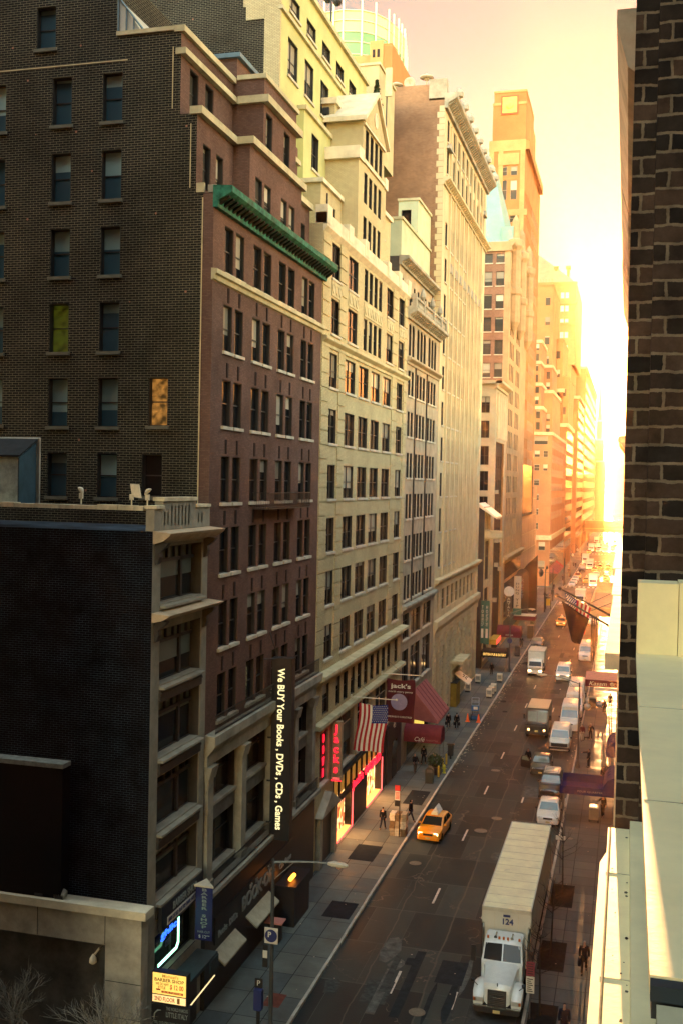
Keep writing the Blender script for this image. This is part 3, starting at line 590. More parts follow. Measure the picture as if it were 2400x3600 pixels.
# stone street floors
mb = MB(b.location)
pil = (48.0, 52.72, 57.6, 62.1, 65.85)
so2 = [(a+.75, c, z, z+h) for a, c in zip(pil[:-1], pil[1:]) for z, h in ((6.5, 2.5), (9.95, 2.2))]
grid(mb, 'E', FX-.25, 47.8, 66.5, 5.4, 13.7, so2); mb.obj('stone_storeys', mat('dark_stone', (.13, .125, .10), .9, .35, 1.2), b)  # darker stone than on the pilasters
for o in so2: win(b, 'E', (o[0]+o[1])/2, o[2], o[1]-o[0], o[3]-o[2], LIMED, const=FX-.25, d=.4, units=2, rail=.6, gm=GLD, sm=LIMED)
for y in pil:
    m = MB(b.location); m.box(FX-.24, y, 6.25, FX+.16, y+.7, 11.5); o = m.obj('pilaster', LIMED, b)
    m = MB(b.location); m.prism([(FX-.2, 11.5), (FX+.22, 11.5), (FX+.38, 12.15), (FX-.2, 12.15)], 'y', y-.1, y+.8); m.box(FX-.2, y-.06, 6.05, FX+.24, y+.76, 6.4); m.obj('capital', LIMED, o)
cornice(b, LIMED, 12.2, 1.5, .55, 47.82, 66.6, name='stone_cornice'); cornice(b, LIMED, 5.3, .7, .6, 47.82, 66.6, name='shop_cornice')
m = MB(b.location); m.box(FX-.3, 47.82, 0, FX+.2, 66.45, 5.3); m.obj('shopfront', BLACKP, b)
def railing(root, x, y0, y1, z, h, m, step=.14, name='railing'):
    mb = MB(root.location); mb.box(x-.02, y0, z+h-.05, x+.02, y1, z+h); mb.box(x-.02, y0, z+.05, x+.02, y1, z+.09)
    n = int((y1-y0)/step)
    for k in range(n+1): y = y0+(y1-y0)*k/n; mb.box(x-.01, y-.012, z, x+.01, y+.012, z+h)
    return mb.obj(name, m, root)
railing(b, FX+.4, 48.2, 66.2, 13.75, .95, IRON); railing(b, FX+.45, 48.2, 57.0, 6.05, .8, IRON); railing(b, FX+.45, 61.6, 66.2, 6.05, .8, IRON)
o = railing(b, FX+.95, 54.0, 61.55, 24.82, .85, IRON, name='fire_balcony')
m = MB(b.location); m.box(FX, 54.0, 24.74, FX+.97, 61.55, 24.82)
for y in (54.02, 61.53): m.box(FX, y-.02, 25.62, FX+.95, y+.02, 25.66)
for k in range(8):
    for y in (54.02, 61.53): m.box(FX+.1+k*.11, y-.01, 24.82, FX+.12+k*.11, y+.01, 25.62)
m.obj('balcony_floor', IRON, o)
# ------------------------------------------------------------------ buff brick building with the pediment
b = thing('brick_building', 'buff brick building with dark paired windows, stone bands and a pedimented bay on its roof', 'building', (-20, 80, 0))
cl = [(68.5, 70.6), (72.6, 75.5), (76.6, 79.5), (80.5, 83.4), (84.6, 87.5), (89.7, 92.2)]
cu = [(68.8, 71.1), (73.1, 75.8), (77.7, 78.8), (79.3, 80.4), (80.9, 82.0), (82.5, 83.6), (85.4, 88.0), (90.2, 92.4)]
ru = [(40.15, 2.4), (36.4, 2.4)]; rl = [(t-2.35, 2.35) for t in (35.1, 31.3, 27.5, 23.85, 20.2, 16.5)]
sm_ = [(68.5, 70.2)]+[(71.9+k*2.05, 73.1+k*2.05) for k in range(9)]+[(91.2, 92.5)]
rs = [(10.35, 2.05)]
up2 = [(68.2, 70.2, 5.6, 9.2), (71.9, 77.2, 5.6, 9.3), (78.2, 83, 5.6, 9.3), (84.2, 89, 5.6, 9.3)]
ops = ops_of(cu, ru)+ops_of(cl, rl)
mb = MB(b.location); shell(mb, -60, 66.52, 93.7, 0, 43.3, front=ops+ops_of(sm_, rs)+up2+[(71.9, 88.6, 0.1, 5.3)]); mb.obj('wall', [B_WHITE], b)
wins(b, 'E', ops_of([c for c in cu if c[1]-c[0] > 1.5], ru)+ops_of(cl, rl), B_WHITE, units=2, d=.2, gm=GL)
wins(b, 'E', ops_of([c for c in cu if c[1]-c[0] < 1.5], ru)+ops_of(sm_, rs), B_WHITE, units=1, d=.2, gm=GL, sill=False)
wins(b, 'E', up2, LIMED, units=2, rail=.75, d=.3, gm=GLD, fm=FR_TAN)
mb = MB(b.location)      # raised bands that leave dark joints between them
for a, c in ((66.56, 68.35), (70.75, 72.45), (87.7, 89.55), (92.4, 93.66)):
    z = 14.5
    while z < 42.6:
        if not 35.5 < z+.4 < 36.3: mb.box(FX-.02, a, z, FX+.07, c, z+.86)
        z += .955
mb.obj('rusticated_bands', B_WHITE, b)
cornice(b, LIME, 12.65, .75, .75, 66.45, 94.0); band(b, 'ledge', LIME, [(-.02, 9.75), (.5, 9.8), (.5, 10.05), (-.02, 10.15)], 66.5, 94.0)
cornice(b, LIME, 35.35, .6, .4, 66.5, 93.7, name='string_course')
mb = MB(b.location); mb.box(FX-.5, 66.5, 43.3, FX+.25, 93.75, 44.0)
for y in (66.5, 72.0, 76.6, 84.3, 88.6, 92.6): mb.box(FX-.55, y, 43.25, FX+.3, y+1.2, 44.5)
mb.prism([(FX-.01, 42.75), (FX+.3, 43.1), (FX+.3, 43.3), (FX-.01, 43.3)], 'y', 66.5, 93.75)
mb.obj('parapet', mat('parapet_stone', (.60, .53, .36), .8, .25, .8), b)
for y0, y1 in [c for c in cu if c[1]-c[0] > 1.5]+[(77.7, 83.6)]:
    m = MB(b.location); m.box(FX-.01, y0, 38.95, FX+.06, y1, 40.0); n = max(3, int((y1-y0)/.75))
    for k in range(n): m.lathe((FX+.06, y0+(y1-y0)*(k+.5)/n, 39.47), [(.36, 0), (.36, .05), (.28, .05), (.26, .02)], 12, 0, 'x')
    m.obj('oval_panel', LIME, b)
# roof storeys: wide shoulder, pediment bay, low block
xa = -19.95
mb = MB(b.location)
opt = [(77.9+k*1.55, 78.95+k*1.55, z, z+2.3) for k in range(4) for z in (44.3, 47.6)]; opt2 = [(78.2+k*1.5, 79.25+k*1.5, 51.0, 53.2) for k in range(4)]
shell(mb, -27, 76.2, 85.2, 43.3, 50.4, fx=xa, front=opt); shell(mb, -26, 77.4, 84.4, 50.4, 53.6, fx=xa-.02, front=opt2)
mb.prism([(77.2, 53.6), (84.6, 53.6), (80.9, 56.4)], 'x', -26, xa+.1); mb.box(-28, 77.4, 53.6, -22.2, 84.4, 55.0)
shell(mb, -27, 70.8, 76.2, 43.3, 47.2, fx=-21.2, front=[(73.6, 74.6, 43.9, 46.2)]); shell(mb, -27, 85.2, 90.0, 43.3, 49.0, fx=-20.6, front=[(87, 87.7, 44.6, 46), (87, 87.7, 47, 48.3)])
mb.obj('roof_storeys', B_WHITE, b)
wins(b, 'E', opt, B_WHITE, const=xa, sill=False); wins(b, 'E', opt2, B_WHITE, const=xa-.02, sill=False); win(b, 'E', 74.1, 43.9, 1.0, 2.3, B_WHITE, const=-21.2, sill=False)
wins(b, 'E', [(87, 87.7, 44.6, 46), (87, 87.7, 47, 48.3)], B_WHITE, const=-20.6)
mb = MB(b.location)
for s, e in (((76.9, 53.5), (80.9, 56.55)), ((80.9, 56.55), (84.9, 53.5))):
    mb.hull([(-26, s[0], s[1]), (xa+.35, s[0], s[1]), (xa+.35, s[0], s[1]+.35), (-26, s[0], s[1]+.35)], [(-26, e[0], e[1]), (xa+.35, e[0], e[1]), (xa+.35, e[0], e[1]+.35), (-26, e[0], e[1]+.35)])
mb.box(-27.1, 75.9, 50.4, xa+.15, 77.38, 51.3); mb.box(-27.1, 84.42, 50.4, xa+.15, 85.4, 51.3); mb.box(-28.1, 77.2, 55.0, -22.0, 84.5, 55.45); mb.box(-27, 70.6, 47.2, -21.0, 76.18, 47.5); mb.box(-27, 85.22, 49.0, -20.4, 90.2, 49.35)
mb.lathe((xa+.1, 80.9, 54.7), [(.6, 0), (.6, .06), (.45, .06), (.45, .03)], 18, 0, 'x'); mb.box(xa-.01, 77.4, 50.5, xa+.12, 84.4, 50.75); mb.box(xa-.01, 77.4, 53.3, xa+.15, 84.4, 53.5)
mb.obj('pediment', mat('parapet_stone', (1, 1, 1)), b)
mb = MB(b.location); mb.tube([(-21.15, 72.2, 43.5), (-21.15, 72.2, 46.8)], .07, 6); mb.tube([(-22.9, 77.33, 51.3), (-22.9, 77.33, 54.2)], .1, 6); mb.box(-23.1, 77.15, 54.2, -22.6, 77.38, 54.7); mb.obj('drain_pipe', IRON, b)
# pediment door and shop windows at street level
mb = MB(b.location); mb.box(FX, 67.5, 0, FX+.35, 68.1, 3.7); mb.box(FX, 71.2, 0, FX+.35, 71.8, 3.7); mb.prism([(67.3, 3.7), (72.0, 3.7), (69.65, 4.95)], 'x', FX, FX+.55); o = mb.obj('door_surround', LIMED, b)
mb = MB(b.location); mb.box(FX-.1, 68.1, .1, FX+.05, 71.2, 3.6); mb.obj('door', BLACKP, o)
# ------------------------------------------------------------------ pale stucco block behind
b = thing('stucco_building', 'tall pale yellow stucco block rising behind the brown and buff brick fronts', 'building', (-26, 78, 0))
o1 = [(68.4, 70.6, 53.9, 56.5), (72.2, 74.4, 53.9, 56.5), (76.2, 78.4, 53.9, 56.5), (80.4, 82.6, 53.9, 56.5)]+[(68.6+k*3.9, 70.9+k*3.9, 58.3, 59.5) for k in range(5)]
o2 = [(72.6, 74.4, 48.8, 51.3), (77.0, 78.8, 48.6, 51.0), (72.6, 74.4, 45.0, 47.2)]
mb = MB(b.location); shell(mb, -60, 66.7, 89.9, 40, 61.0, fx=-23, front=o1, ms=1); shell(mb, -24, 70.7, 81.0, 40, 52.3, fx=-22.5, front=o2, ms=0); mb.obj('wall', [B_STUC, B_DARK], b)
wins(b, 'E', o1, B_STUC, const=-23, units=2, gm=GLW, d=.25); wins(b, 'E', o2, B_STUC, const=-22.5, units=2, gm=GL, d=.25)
mb = MB(b.location); mb.box(-24.1, 66.66, 40, -22.98, 66.9, 57.9); mb.box(-25.6, 66.65, 57.9, -22.97, 66.9, 61); mb.box(-25.4, 66.64, 57.0, -24.1, 66.69, 57.9); mb.obj('quoins', B_WHITE, b)
mb = MB(b.location); mb.box(-60, 66.4, 61.0, -22.75, 90.1, 61.35); mb.box(-23.1, 66.6, 57.55, -22.8, 89.9, 57.8); mb.box(-23.5, 70.6, 52.3, -22.3, 81.1, 52.6); mb.obj('coping', LIME, b)
# ------------------------------------------------------------------ narrow building with arched loggia
b = thing('loft_building', 'narrow pinkish stone loft building with an arched gallery and balcony under its roof', 'building', (-20, 102, 0))
PINK = mat('pink_stone', (.34, .285, .19), .85, .25, .8, .1)
cn = [(94.6, 95.7), (96.1, 97.2), (98.4, 99.6), (100.0, 101.2), (101.6, 102.8), (104.2, 105.4), (105.8, 107.0), (107.4, 108.6)]
rn = [(t-2.3, 2.3) for t in (36.7, 32.95, 29.15, 25.35, 21.5, 17.8)]
ar = [(c[0], c[1], 38.0, 41.0) for c in cn]
lo = [(94.6, 97.4, 7.0, 10.8), (98.4, 103, 7.0, 10.8), (104.2, 108.6, 7.0, 10.8), (94.6, 97.4, 11.8, 14.2), (98.4, 103, 11.8, 14.2), (104.2, 108.6, 11.8, 14.2), (97.5, 108.6, .1, 5.2)]
ops = ops_of(cn, rn)
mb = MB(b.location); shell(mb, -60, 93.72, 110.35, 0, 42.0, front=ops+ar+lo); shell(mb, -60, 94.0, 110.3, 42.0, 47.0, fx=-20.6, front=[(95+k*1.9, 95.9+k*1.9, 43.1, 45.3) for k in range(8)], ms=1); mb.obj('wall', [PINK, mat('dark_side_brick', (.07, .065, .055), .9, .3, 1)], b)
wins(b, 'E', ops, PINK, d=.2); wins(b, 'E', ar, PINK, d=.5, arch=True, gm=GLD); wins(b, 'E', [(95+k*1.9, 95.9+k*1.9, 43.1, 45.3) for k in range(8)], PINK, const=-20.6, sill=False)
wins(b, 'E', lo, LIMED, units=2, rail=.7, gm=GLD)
cornice(b, LIMED, 41.3, .9, .95, 93.6, 110.5, brackets=.8); cornice(b, LIMED, 46.2, .8, .9, 93.9, 110.4, fx=-20.6, name='roof_cornice', brackets=.7); cornice(b, PINK, 37.2, .6, .5, 93.72, 110.3, name='string_course'); cornice(b, LIMED, 14.4, .7, .5, 93.72, 110.3, name='string_course')
mb = MB(b.location); mb.box(FX-.1, 93.7, 43.1, FX+.75, 110.3, 43.3); mb.box(FX-.1, 93.7, 42.25, FX+.75, 110.3, 42.4)
for k in range(56): mb.lathe((FX+.6, 94+k*.29, 42.4), [(.05, 0), (.09, .25), (.05, .5), (.07, .7)], 6)
for y in (93.72, 97.8, 102.8, 107, 109.9): mb.box(FX+.4, y, 42.25, FX+.8, y+.45, 43.5)
mb.obj('balustrade', LIMED, b)
for y in (97.8, 102.8, 107): mb = MB(b.location); mb.lathe((FX+.55, y+.2, 43.5), [(.06, 0), (.3, .35), (.22, .8), (.05, 1.2)], 8); mb.obj('roof_urn', LIMED, b)
for y in (97.9, 103.6): mb = MB(b.location); mb.box(FX-.02, y-.12, 15.2, FX+.12, y+.12, 37.3); mb.obj('drain_pipe', IRON, b)
b = thing('stucco_building', 'pale green stucco block with a flat parapet behind the arched loft building', 'building', (-24, 100, 0))
mb = MB(b.location); shell(mb, -45, 96, 110.3, 44, 50.8, fx=-20.9); shell(mb, -22.9, 103.5, 110.3, 50.8, 54.5, fx=-20.9, side=[(-22.6, -21.6, 51.4, 53.6)]); mb.obj('wall', mat('stucco_green', (.42, .46, .29), .9, .15, .5), b)
win(b, 'S', -22.1, 51.4, 1.0, 2.2, LIME, const=103.5, sill=False)
mb = MB(b.location); mb.box(-45, 95.9, 50.8, -20.75, 110.3, 51.05); mb.box(-23.0, 103.4, 54.5, -20.75, 110.3, 54.75); mb.obj('coping', LIME, b)
# ------------------------------------------------------------------ tall cream building
b = thing('office_building', 'tall cream office building with thin upright ribs, bracketed roof cornice and orange brick side', 'building', (-20, 127, 0))
cc = [(112.4, 113.7), (140.9, 142.2)]+[(115.2+k*3.15+j*1.42, 116.25+k*3.15+j*1.42) for k in range(8) for j in (0, 1)]
rc = [(17.3+3.85*k, 2.55) for k in range(10)]+[(59.6, 2.6), (63.0, 2.4)]
cb = [(112.3, 113.5), (141, 142.2)]+[(115.3+k*3.15, 117.8+k*3.15) for k in range(8)]
ops = ops_of(cc, rc); op1 = ops_of(cb, [(12.3, 2.4)]); op2 = [(116.2+k*4.4, 118.2+k*4.4, .15, 8.2) for k in range(6)]+[(112, 113.5, 4, 8), (141.3, 142.6, 4, 8)]
mb = MB(b.location); shell(mb, -60, 110.42, 144.0, 0, 66.8, front=ops+op1+op2, ms=1); mb.obj('wall', [B_CREAM, B_ORANGE], b)
ops.sort(key=lambda o: -o[2]*0-abs(o[2]-30)*0+o[0]*.35-o[2]*.05)
rest = wins(b, 'E', ops, B_CREAM, d=.22, gm=GL); wins_stuff(b, 'E', rest+op1+op2, B_CREAM, FX, .22, GLD, FR_TAN)
mb = MB(b.location)
for k in range(9): y = 114.45+k*3.15; mb.box(FX-.01, y-.22, 16.2, FX+.24, y+.22, 57.8); mb.box(FX-.01, y-.22, 59.3, FX+.22, y+.22, 65.2)
for k in range(8): y = 116.0+.43+k*3.15; mb.box(FX-.01, y-.1, 16.2, FX+.12, y+.1, 57.8)
mb.obj('ribs', B_CREAM, b)
mb = MB(b.location); z, k = .3, 0
while z < 66:
    mb.box(-20.25-(.22 if k % 2 else 0), 110.39, z, FX+.04, 110.43, z+.6); z += .64; k += 1
mb.obj('quoins', B_CREAM, b)
mb = MB(b.location); z = 1.0
while z < 9.2:
    for a, c in ((110.5, 111.8), (113.7, 116.0))+tuple((118.4+k*4.4, 120.4+k*4.4) for k in range(5)): mb.box(FX-.01, a, z, FX+.14, c, z+.52)
    z += .62
mb.obj('rusticated_base', B_CREAM, b)
cornice(b, B_CREAM, 15.4, .7, .55, 110.42, 144.2, name='string_course', brackets=1.0); cornice(b, B_CREAM, 9.6, 2.0, .45, 110.42, 144.2, name='base_cornice'); cornice(b, B_CREAM, 58.0, .75, .75, 110.42, 144.2, name='string_course', brackets=.9)
mb = MB(b.location)
for k in range(8): mb.box(FX-.01, 115.2+k*3.15, 49.9-.2, FX+.12, 117.7+k*3.15, 50.7)
mb.obj('spandrels', LIMED, b)
cornice(b, LIMED, 65.9, 1.5, 1.3, 110.3, 144.4, brackets=.75)
mb = MB(b.location); mb.box(FX-.6, 110.42, 67.4, FX+.1, 144.0, 68.1); mb.box(-21.4, 110.36, 67.0, FX+.15, 111.6, 69.0)
for k in range(9): y = 112+k*3.9; mb.lathe((FX+1.2, y, 67.3), [(.1, 0), (.5, .2), (.55, .6), (.3, 1.0), (.05, 1.15)], 8)
mb.obj('parapet', LIMED, b)
mb = MB(b.location); mb.box(-60, 110.44, 66.8, -21.4, 110.9, 68.5); mb.obj('side_parapet', B_ORANGE, b)
mb = MB(b.location); mb.box(-23, 128, 67, -20.6, 131, 72.0); mb.prism([(-23, 67), (-20.6, 67), (-20.6, 72)], 'y', 136, 136.6); mb.obj('roof_house', B_CREAM, b)
# balcony door heads
for y in (112.2, 140.6): mb = MB(b.location); mb.prism([(y-.3, 62.2), (y+1.9, 62.2), (y+.8, 63.0)], 'x', FX-.01, FX+.4); mb.obj('window_head', LIMED, b)
# ------------------------------------------------------------------ dishes and mast heads on roofs
def dish(label, x, y, z, kind, h):
    t = thing('roof_vent' if kind == 'cap' else 'satellite_dish', label, 'roof vent' if kind == 'cap' else 'dish', (x, y, z))
    mm = mat('vent_metal', (.38, .33, .23), .6, .2, 2)
    m = MB(); m.tube([(0, 0, 0), (0, 0, h)], .09, 6); m.obj('post', mm, t)
    m = MB()
    if kind == 'cap': m.lathe((0, 0, h), [(.75, 0), (.7, .14), (.3, .34), (.06, .45)], 14); m.lathe((0, 0, h-.25), [(.2, 0), (.3, .12), (.2, .2)], 10)
    else: m.lathe((0, -.1, h+.3), [(.1, 0), (.4, -.08), (.62, -.25), (.62, -.28), (.38, -.14), (.05, -.04)], 14, 0, 'y'); m.tube([(0, -.1, h+.3), (.0, -.7, h+.35)], .03, 4)
    m.obj('cowl' if kind == 'cap' else 'reflector', mm, t, smooth=True)
dish('mushroom shaped roof vent on the parapet end near the glass tower', -25.3, 112, 68.2, 'cap', 1.0)
dish('small round dish tilted on a short post on the orange brick roof edge', -23.8, 112, 68.3, 'dish', .7)
dish('mushroom shaped roof vent standing nearest the corner of the cream building', -22.0, 112, 68.3, 'cap', 1.5)
# roof block with the conical shrub behind the pale stucco building
b = thing('roof_penthouse', 'plain tan rooftop penthouse beside a dark conical shrub', 'penthouse', (-26, 100, 0))
mb = MB(b.location); shell(mb, -36, 100, 107, 58, 66.8, fx=-24.35); mb.obj('wall', mat('tan_render', (.42, .36, .20), .9, .15, .6), b)
mb = MB(b.location); mb.box(-36.1, 99.9, 66.8, -24.2, 107.1, 67.05); mb.obj('coping', LIME, b)
t = thing('conical_shrub', 'dark conical evergreen shrub growing on the roof against the tan penthouse', 'shrub', (-24.35, 99.2, 61.0))
m = MB(); rr = random.Random(5)
for k in range(420):
    h = rr.random()**1.3; r = .75*(1-h)+.05; a = rr.uniform(0, 6.283); q = Vector((r*math.cos(a)*rr.uniform(.6, 1.1), r*math.sin(a)*rr.uniform(.6, 1.1), .4+h*3.6)); s = .16
    d1 = Vector((rr.uniform(-1, 1), rr.uniform(-1, 1), rr.uniform(-1, 1))).normalized()*s; d2 = Vector((rr.uniform(-1, 1), rr.uniform(-1, 1), rr.uniform(-1, 1))).normalized()*s
    m.q([q-d1, q-d2, q+d1, q+d2])
m.obj('foliage', mat('evergreen', (.03, .045, .02), .9, .3, 5), t, smooth='raw')
m = MB(); m.tube([(0, 0, 0), (0, 0, 3)], [.1, .03], 6); m.obj('trunk', WOOD, t)
t = thing('roof_floodlight', 'pair of black floodlights on a post at the edge of the pale stucco roof', 'floodlight', (-23.3, 79.6, 61.3))
m = MB(); m.tube([(0, 0, 0), (0, 0, 2.6)], .07, 6); m.obj('post', IRON, t)
for dx, dz in ((-.35, 2.85), (.4, 2.55)): m = MB(); m.lathe((dx, -.1, dz), [(.12, 0), (.3, .1), (.36, .35), (.36, .5)], 10, 0, 'y'); m.obj('lamp_head', IRON, t)
t = thing('antenna_panel', 'pale upright antenna panel clamped to a pole beside the conical shrub', 'antenna', (-23.4, 99.5, 60.5))
m = MB(); m.tube([(0, 0, 0), (0, 0, 5.3)], .06, 6); m.obj('post', IRON, t)
m = MB(); m.box(-.1, -.35, 2.9, .55, -.15, 5.6); m.obj('panel', LIME, t)
# ------------------------------------------------------------------ small ornate house and low white building
b = thing('town_house', 'small ornate pale town house with a sunlit sloping roof hood and dark side wall', 'building', (-20, 153, 0))
o1 = [(151.3, 155.2, 12.5, 18.2), (151.3, 155.2, 6.6, 11.4), (151.3, 155.2, 1, 5.4), (151.2, 152.2, 19.9, 21.8), (152.8, 153.8, 19.9, 21.8), (154.4, 155.4, 19.9, 21.8)]
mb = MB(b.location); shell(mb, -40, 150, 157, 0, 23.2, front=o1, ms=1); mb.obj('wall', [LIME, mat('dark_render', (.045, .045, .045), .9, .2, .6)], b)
win(b, 'E', 153.25, 12.5, 3.9, 5.7, LIME, units=2, rail=.6, arch=False, gm=GLD, sill=False); win(b, 'E', 153.25, 6.6, 3.9, 4.8, LIME, units=2, rail=.6, gm=GLD); win(b, 'E', 153.25, 1, 3.9, 4.4, LIME, units=2, rail=.6, gm=GLD)
for o in o1[3:]: win(b, 'E', (o[0]+o[1])/2, o[2], 1, 1.9, LIME, gm=GLD, sill=False)
mb = MB(b.location); mb.prism([(-20.6, 23.2), (FX+1.6, 21.6), (FX+1.6, 21.85), (-20.6, 23.75)], 'y', 149.9, 157.2); mb.obj('roof_hood', mat('hood_metal', (.75, .68, .5), .35, .1, 1), b)
mb = MB(b.location); mb.lathe((FX+.0, 153.2, 18.6), [(2.2, 0), (2.3, .2), (2.3, 1.0), (2.35, 1.1)], 20); mb.obj('bow_balcony', LIME, b)
b = thing('commercial_building', 'low white building with square side windows and a dark front hung with air conditioners', 'building', (-20, 167, 0))
WH = mat('white_render', (.42, .35, .22), .85, .15, .4)
so_ = [(-21.95, -20.65, z, z+h) for z, h in ((37.3, 2.45), (33.5, 2.6), (29.4, 2.85), (25.5, 2.95), (22.4, 2.2))]+[(-24.6, -23.2, z, z+2.5) for z in (37.3, 33.5, 29.4, 25.5)]
fo = [(162.2+k*2.3, 163.4+k*2.3, z, z+2.0) for k in range(4) for z in (29, 25.2, 21.4, 17.6, 13.8, 10)]
mb = MB(b.location); grid(mb, 'S', 160, -45, FX, 0, 42.0, so_, 0); grid(mb, 'E', FX, 160, 174.3, 33, 42, [(162+k*2.6, 163.6+k*2.6, 34, 39.5) for k in range(4)]); grid(mb, 'E', FX, 160, 161, 0, 33, []); grid(mb, 'E', FX, 171.6, 174.3, 0, 33, []); mb.q([(-45, 160, 42), (FX, 160, 42), (FX, 174.3, 42), (-45, 174.3, 42)])
grid(mb, 'E', FX-.3, 161, 171.6, 0, 33, fo, 1); mb.obj('wall', [WH, mat('dark_brown_front', (.035, .026, .022), .8, .3, 1)], b)
wins(b, 'S', so_, WH, const=160, d=.25, units=2, gm=GL, sill=False); wins(b, 'E', fo, MATS['dark_brown_front'], const=FX-.3, sill=False, gm=GLD); wins(b, 'E', [(162+k*2.6, 163.6+k*2.6, 34, 39.5) for k in range(4)], WH, d=.6, gm=GLD, sill=False)
cornice(b, WH, 41, 1.2, .9, 159.5, 174.3); mb = MB(b.location); mb.box(-45, 159.5, 41.7, FX+.9, 160, 42.2); mb.obj('side_cornice', WH, b)
for k in range(5): mb = MB(b.location); mb.lathe((FX+.15, 161.6+k*2.6, 33.5), [(.32, 0), (.3, .3), (.25, 6.6), (.34, 7.0)], 10); mb.obj('column', WH, b)
for k, (y, z) in enumerate(((163, 25), (166, 21), (164.5, 17.4), (169.5, 17.2), (165, 13.6), (170, 12.6), (164, 8.2))):
    a = thing('air_conditioner', 'white air conditioner box sticking out of the dark front of the low white building', 'air conditioner', (FX-.3, y, z), group='air conditioners on the dark front')
    m = MB(); m.box(0, -.45, 0, .6, .45, .6); m.obj('casing', WH, a); m = MB(); m.box(.601, -.38, .06, .62, .38, .54); m.obj('grille', LIMED, a)
# ------------------------------------------------------------------ gothic apartment house with the green pyramid roof
b = thing('apartment_building', 'tall gothic apartment house with brown brick side, carved turrets and steep pale green roof', 'building', (-20, 188, 0))
BR2 = brick('brick_brown_warm', (.22, .11, .07), (.28, .15, .09), (.25, .16, .1), .3, .1, .012, stain=.3)
GOTH = mat('gothic_stone', (.36, .25, .13), .85, .2, .5, .1)
so_ = [(x, x+1.3, 62.9-k*3.75, 62.9-k*3.75+(2.35 if k else 1.5)) for k in range(7) for x in (-23.9, -21.95)]+[(-27.5, -26.2, 62.9-k*3.75, 65-k*3.75) for k in range(7)]
fo = [(y, y+1.3, 58.9-k*3.75, 61.7-k*3.75) for k in range(14) for y in (184.9-8, 187.2-8, 189.5-8, 195-8, 197.3-8, 199.6-8)]
mb = MB(b.location); grid(mb, 'S', 174.4, -50, -20.6, 0, 66.0, so_, 1); grid(mb, 'S', 174.4, -20.6, FX, 0, 66, []); shell(mb, -50, 174.41, 204.5, 0, 66.0, front=fo, south=False); mb.obj('wall', [GOTH, BR2], b)
wins(b, 'S', so_, BR2, const=174.4, gm=GLW, d=.2); r_ = wins(b, 'E', fo[:66], GOTH, gm=GL, d=.3, sill=False); wins_stuff(b, 'E', fo[66:]+r_, GOTH, FX, .3, GLD, FR_TAN)
cornice(b, GOTH, 65, 1.4, .7, 174, 204.8); cornice(b, GOTH, 13.6, .9, .8, 174.4, 204.6, name='string_course'); mb = MB(b.location); mb.box(-50, 174.1, 64.8, FX+.3, 174.39, 66.3); mb.obj('side_cornice', GOTH, b)
for y in (178, 188, 201.5):
    mb = MB(b.location); mb.lathe((FX+.4, y, 52), [(.2, 0), (1.0, 1.6), (1.05, 6), (1.25, 6.3), (1.25, 7.2), (1.0, 7.4), (1.0, 13.5), (1.35, 14.2), (1.35, 15.2), (.7, 15.6), (.6, 18.5), (.1, 19.5)], 10); mb.obj('turret', GOTH, b)
GR = mat('pale_green_copper', (.17, .30, .25), .6, .12, .5)
mb = MB(b.location); P = [(-34, 176.5, 66), (FX-.6, 176.5, 66), (FX-.6, 203, 66), (-34, 203, 66)]; Q = [(-27.4, 186, 82), (-24.2, 186, 82), (-24.2, 194, 82), (-27.4, 194, 82)]; mb.hull(P, Q); mb.obj('roof', GR, b)
mb = MB(b.location); mb.box(-21.6, 177.2, 66.1, -19.6, 180.5, 69.5); mb.obj('dormer', GR, b)
mb = MB(b.location); m_ = [(176.5+k*1.7, z) for k in range(16) for z in (1.0, 4.2, 7.4, 10.6)]
for y, z in m_: mb.box(FX-.01, y, z, FX+.05, y+1.35, z+2.6)
mb.obj('shop_glazing', GLD, b)
# ------------------------------------------------------------------ art deco tower
b = thing('tower_building', 'tall orange art deco tower with stepped crown and square yellow emblem panel', 'tower', (-22, 225, 0))
ORA = mat('orange_brick', (.36, .16, .06), .85, .18, .2); ORS = mat('buff_trim', (.42, .26, .11), .85, .2, .4)
so_ = [(x, x+1.25, z, z+h) for x in (-25.65, -23.7) for z, h in ((92.6, 2.2), (95.2, 2.4), (86.6, 1.8), (81.9, 3.8), (77.5, 1.6), (73.5, 3.0), (69.3, 3.0), (65.0, 3.0))]
fo = [(209+k*2.5, 210.2+k*2.5, z, z+2.2) for k in range(12) for z in [30+4*j for j in range(14)]]
mb = MB(b.location); shell(mb, -27.9, 207, 242, 0, 93.2, fx=-21, front=fo, side=so_); shell(mb, -27.4, 207.01, 228, 93.2, 100.4, fx=-21.01); shell(mb, -27.2, 207.02, 223, 100.4, 102.8, fx=-21.02); shell(mb, -27.9, 207.0, 240, 91.5, 93.2, fx=-20.2); mb.obj('wall', ORA, b)
wins(b, 'S', so_, ORA, const=207, gm=GLW, sill=False, d=.2, fm=FR_TAN); r_ = wins(b, 'E', fo[::-1], ORA, const=-21, gm=GLD, fm=FR_TAN, sill=False); wins_stuff(b, 'E', r_, ORA, -21, .3, GLD, FR_TAN)
mb = MB(b.location); mb.box(-28.0, 206.9, 91.3, -20.9, 207, 93.4); mb.box(-28, 206.9, 78.8, -20.4, 207, 80.0); mb.box(-27.5, 206.88, 100.2, -20.9, 207, 100.7); mb.box(-27.3, 206.9, 102.6, -20.9, 223.1, 103.0)
for x in (-27.9, -26.1, -21.9): mb.box(x, 206.85, 60, x+.9, 207, 91.3)
mb.box(-26.2, 206.8, 88.6, -22.1, 207, 90.8); o = mb.obj('trim', ORS, b)
mb = MB(b.location); mb.box(-25.85, 206.8, 98.35, -22.5, 207, 101.95); mb.obj('emblem_frame', mat('emblem_red', (.35, .10, .05), .7, .1, 1), b)
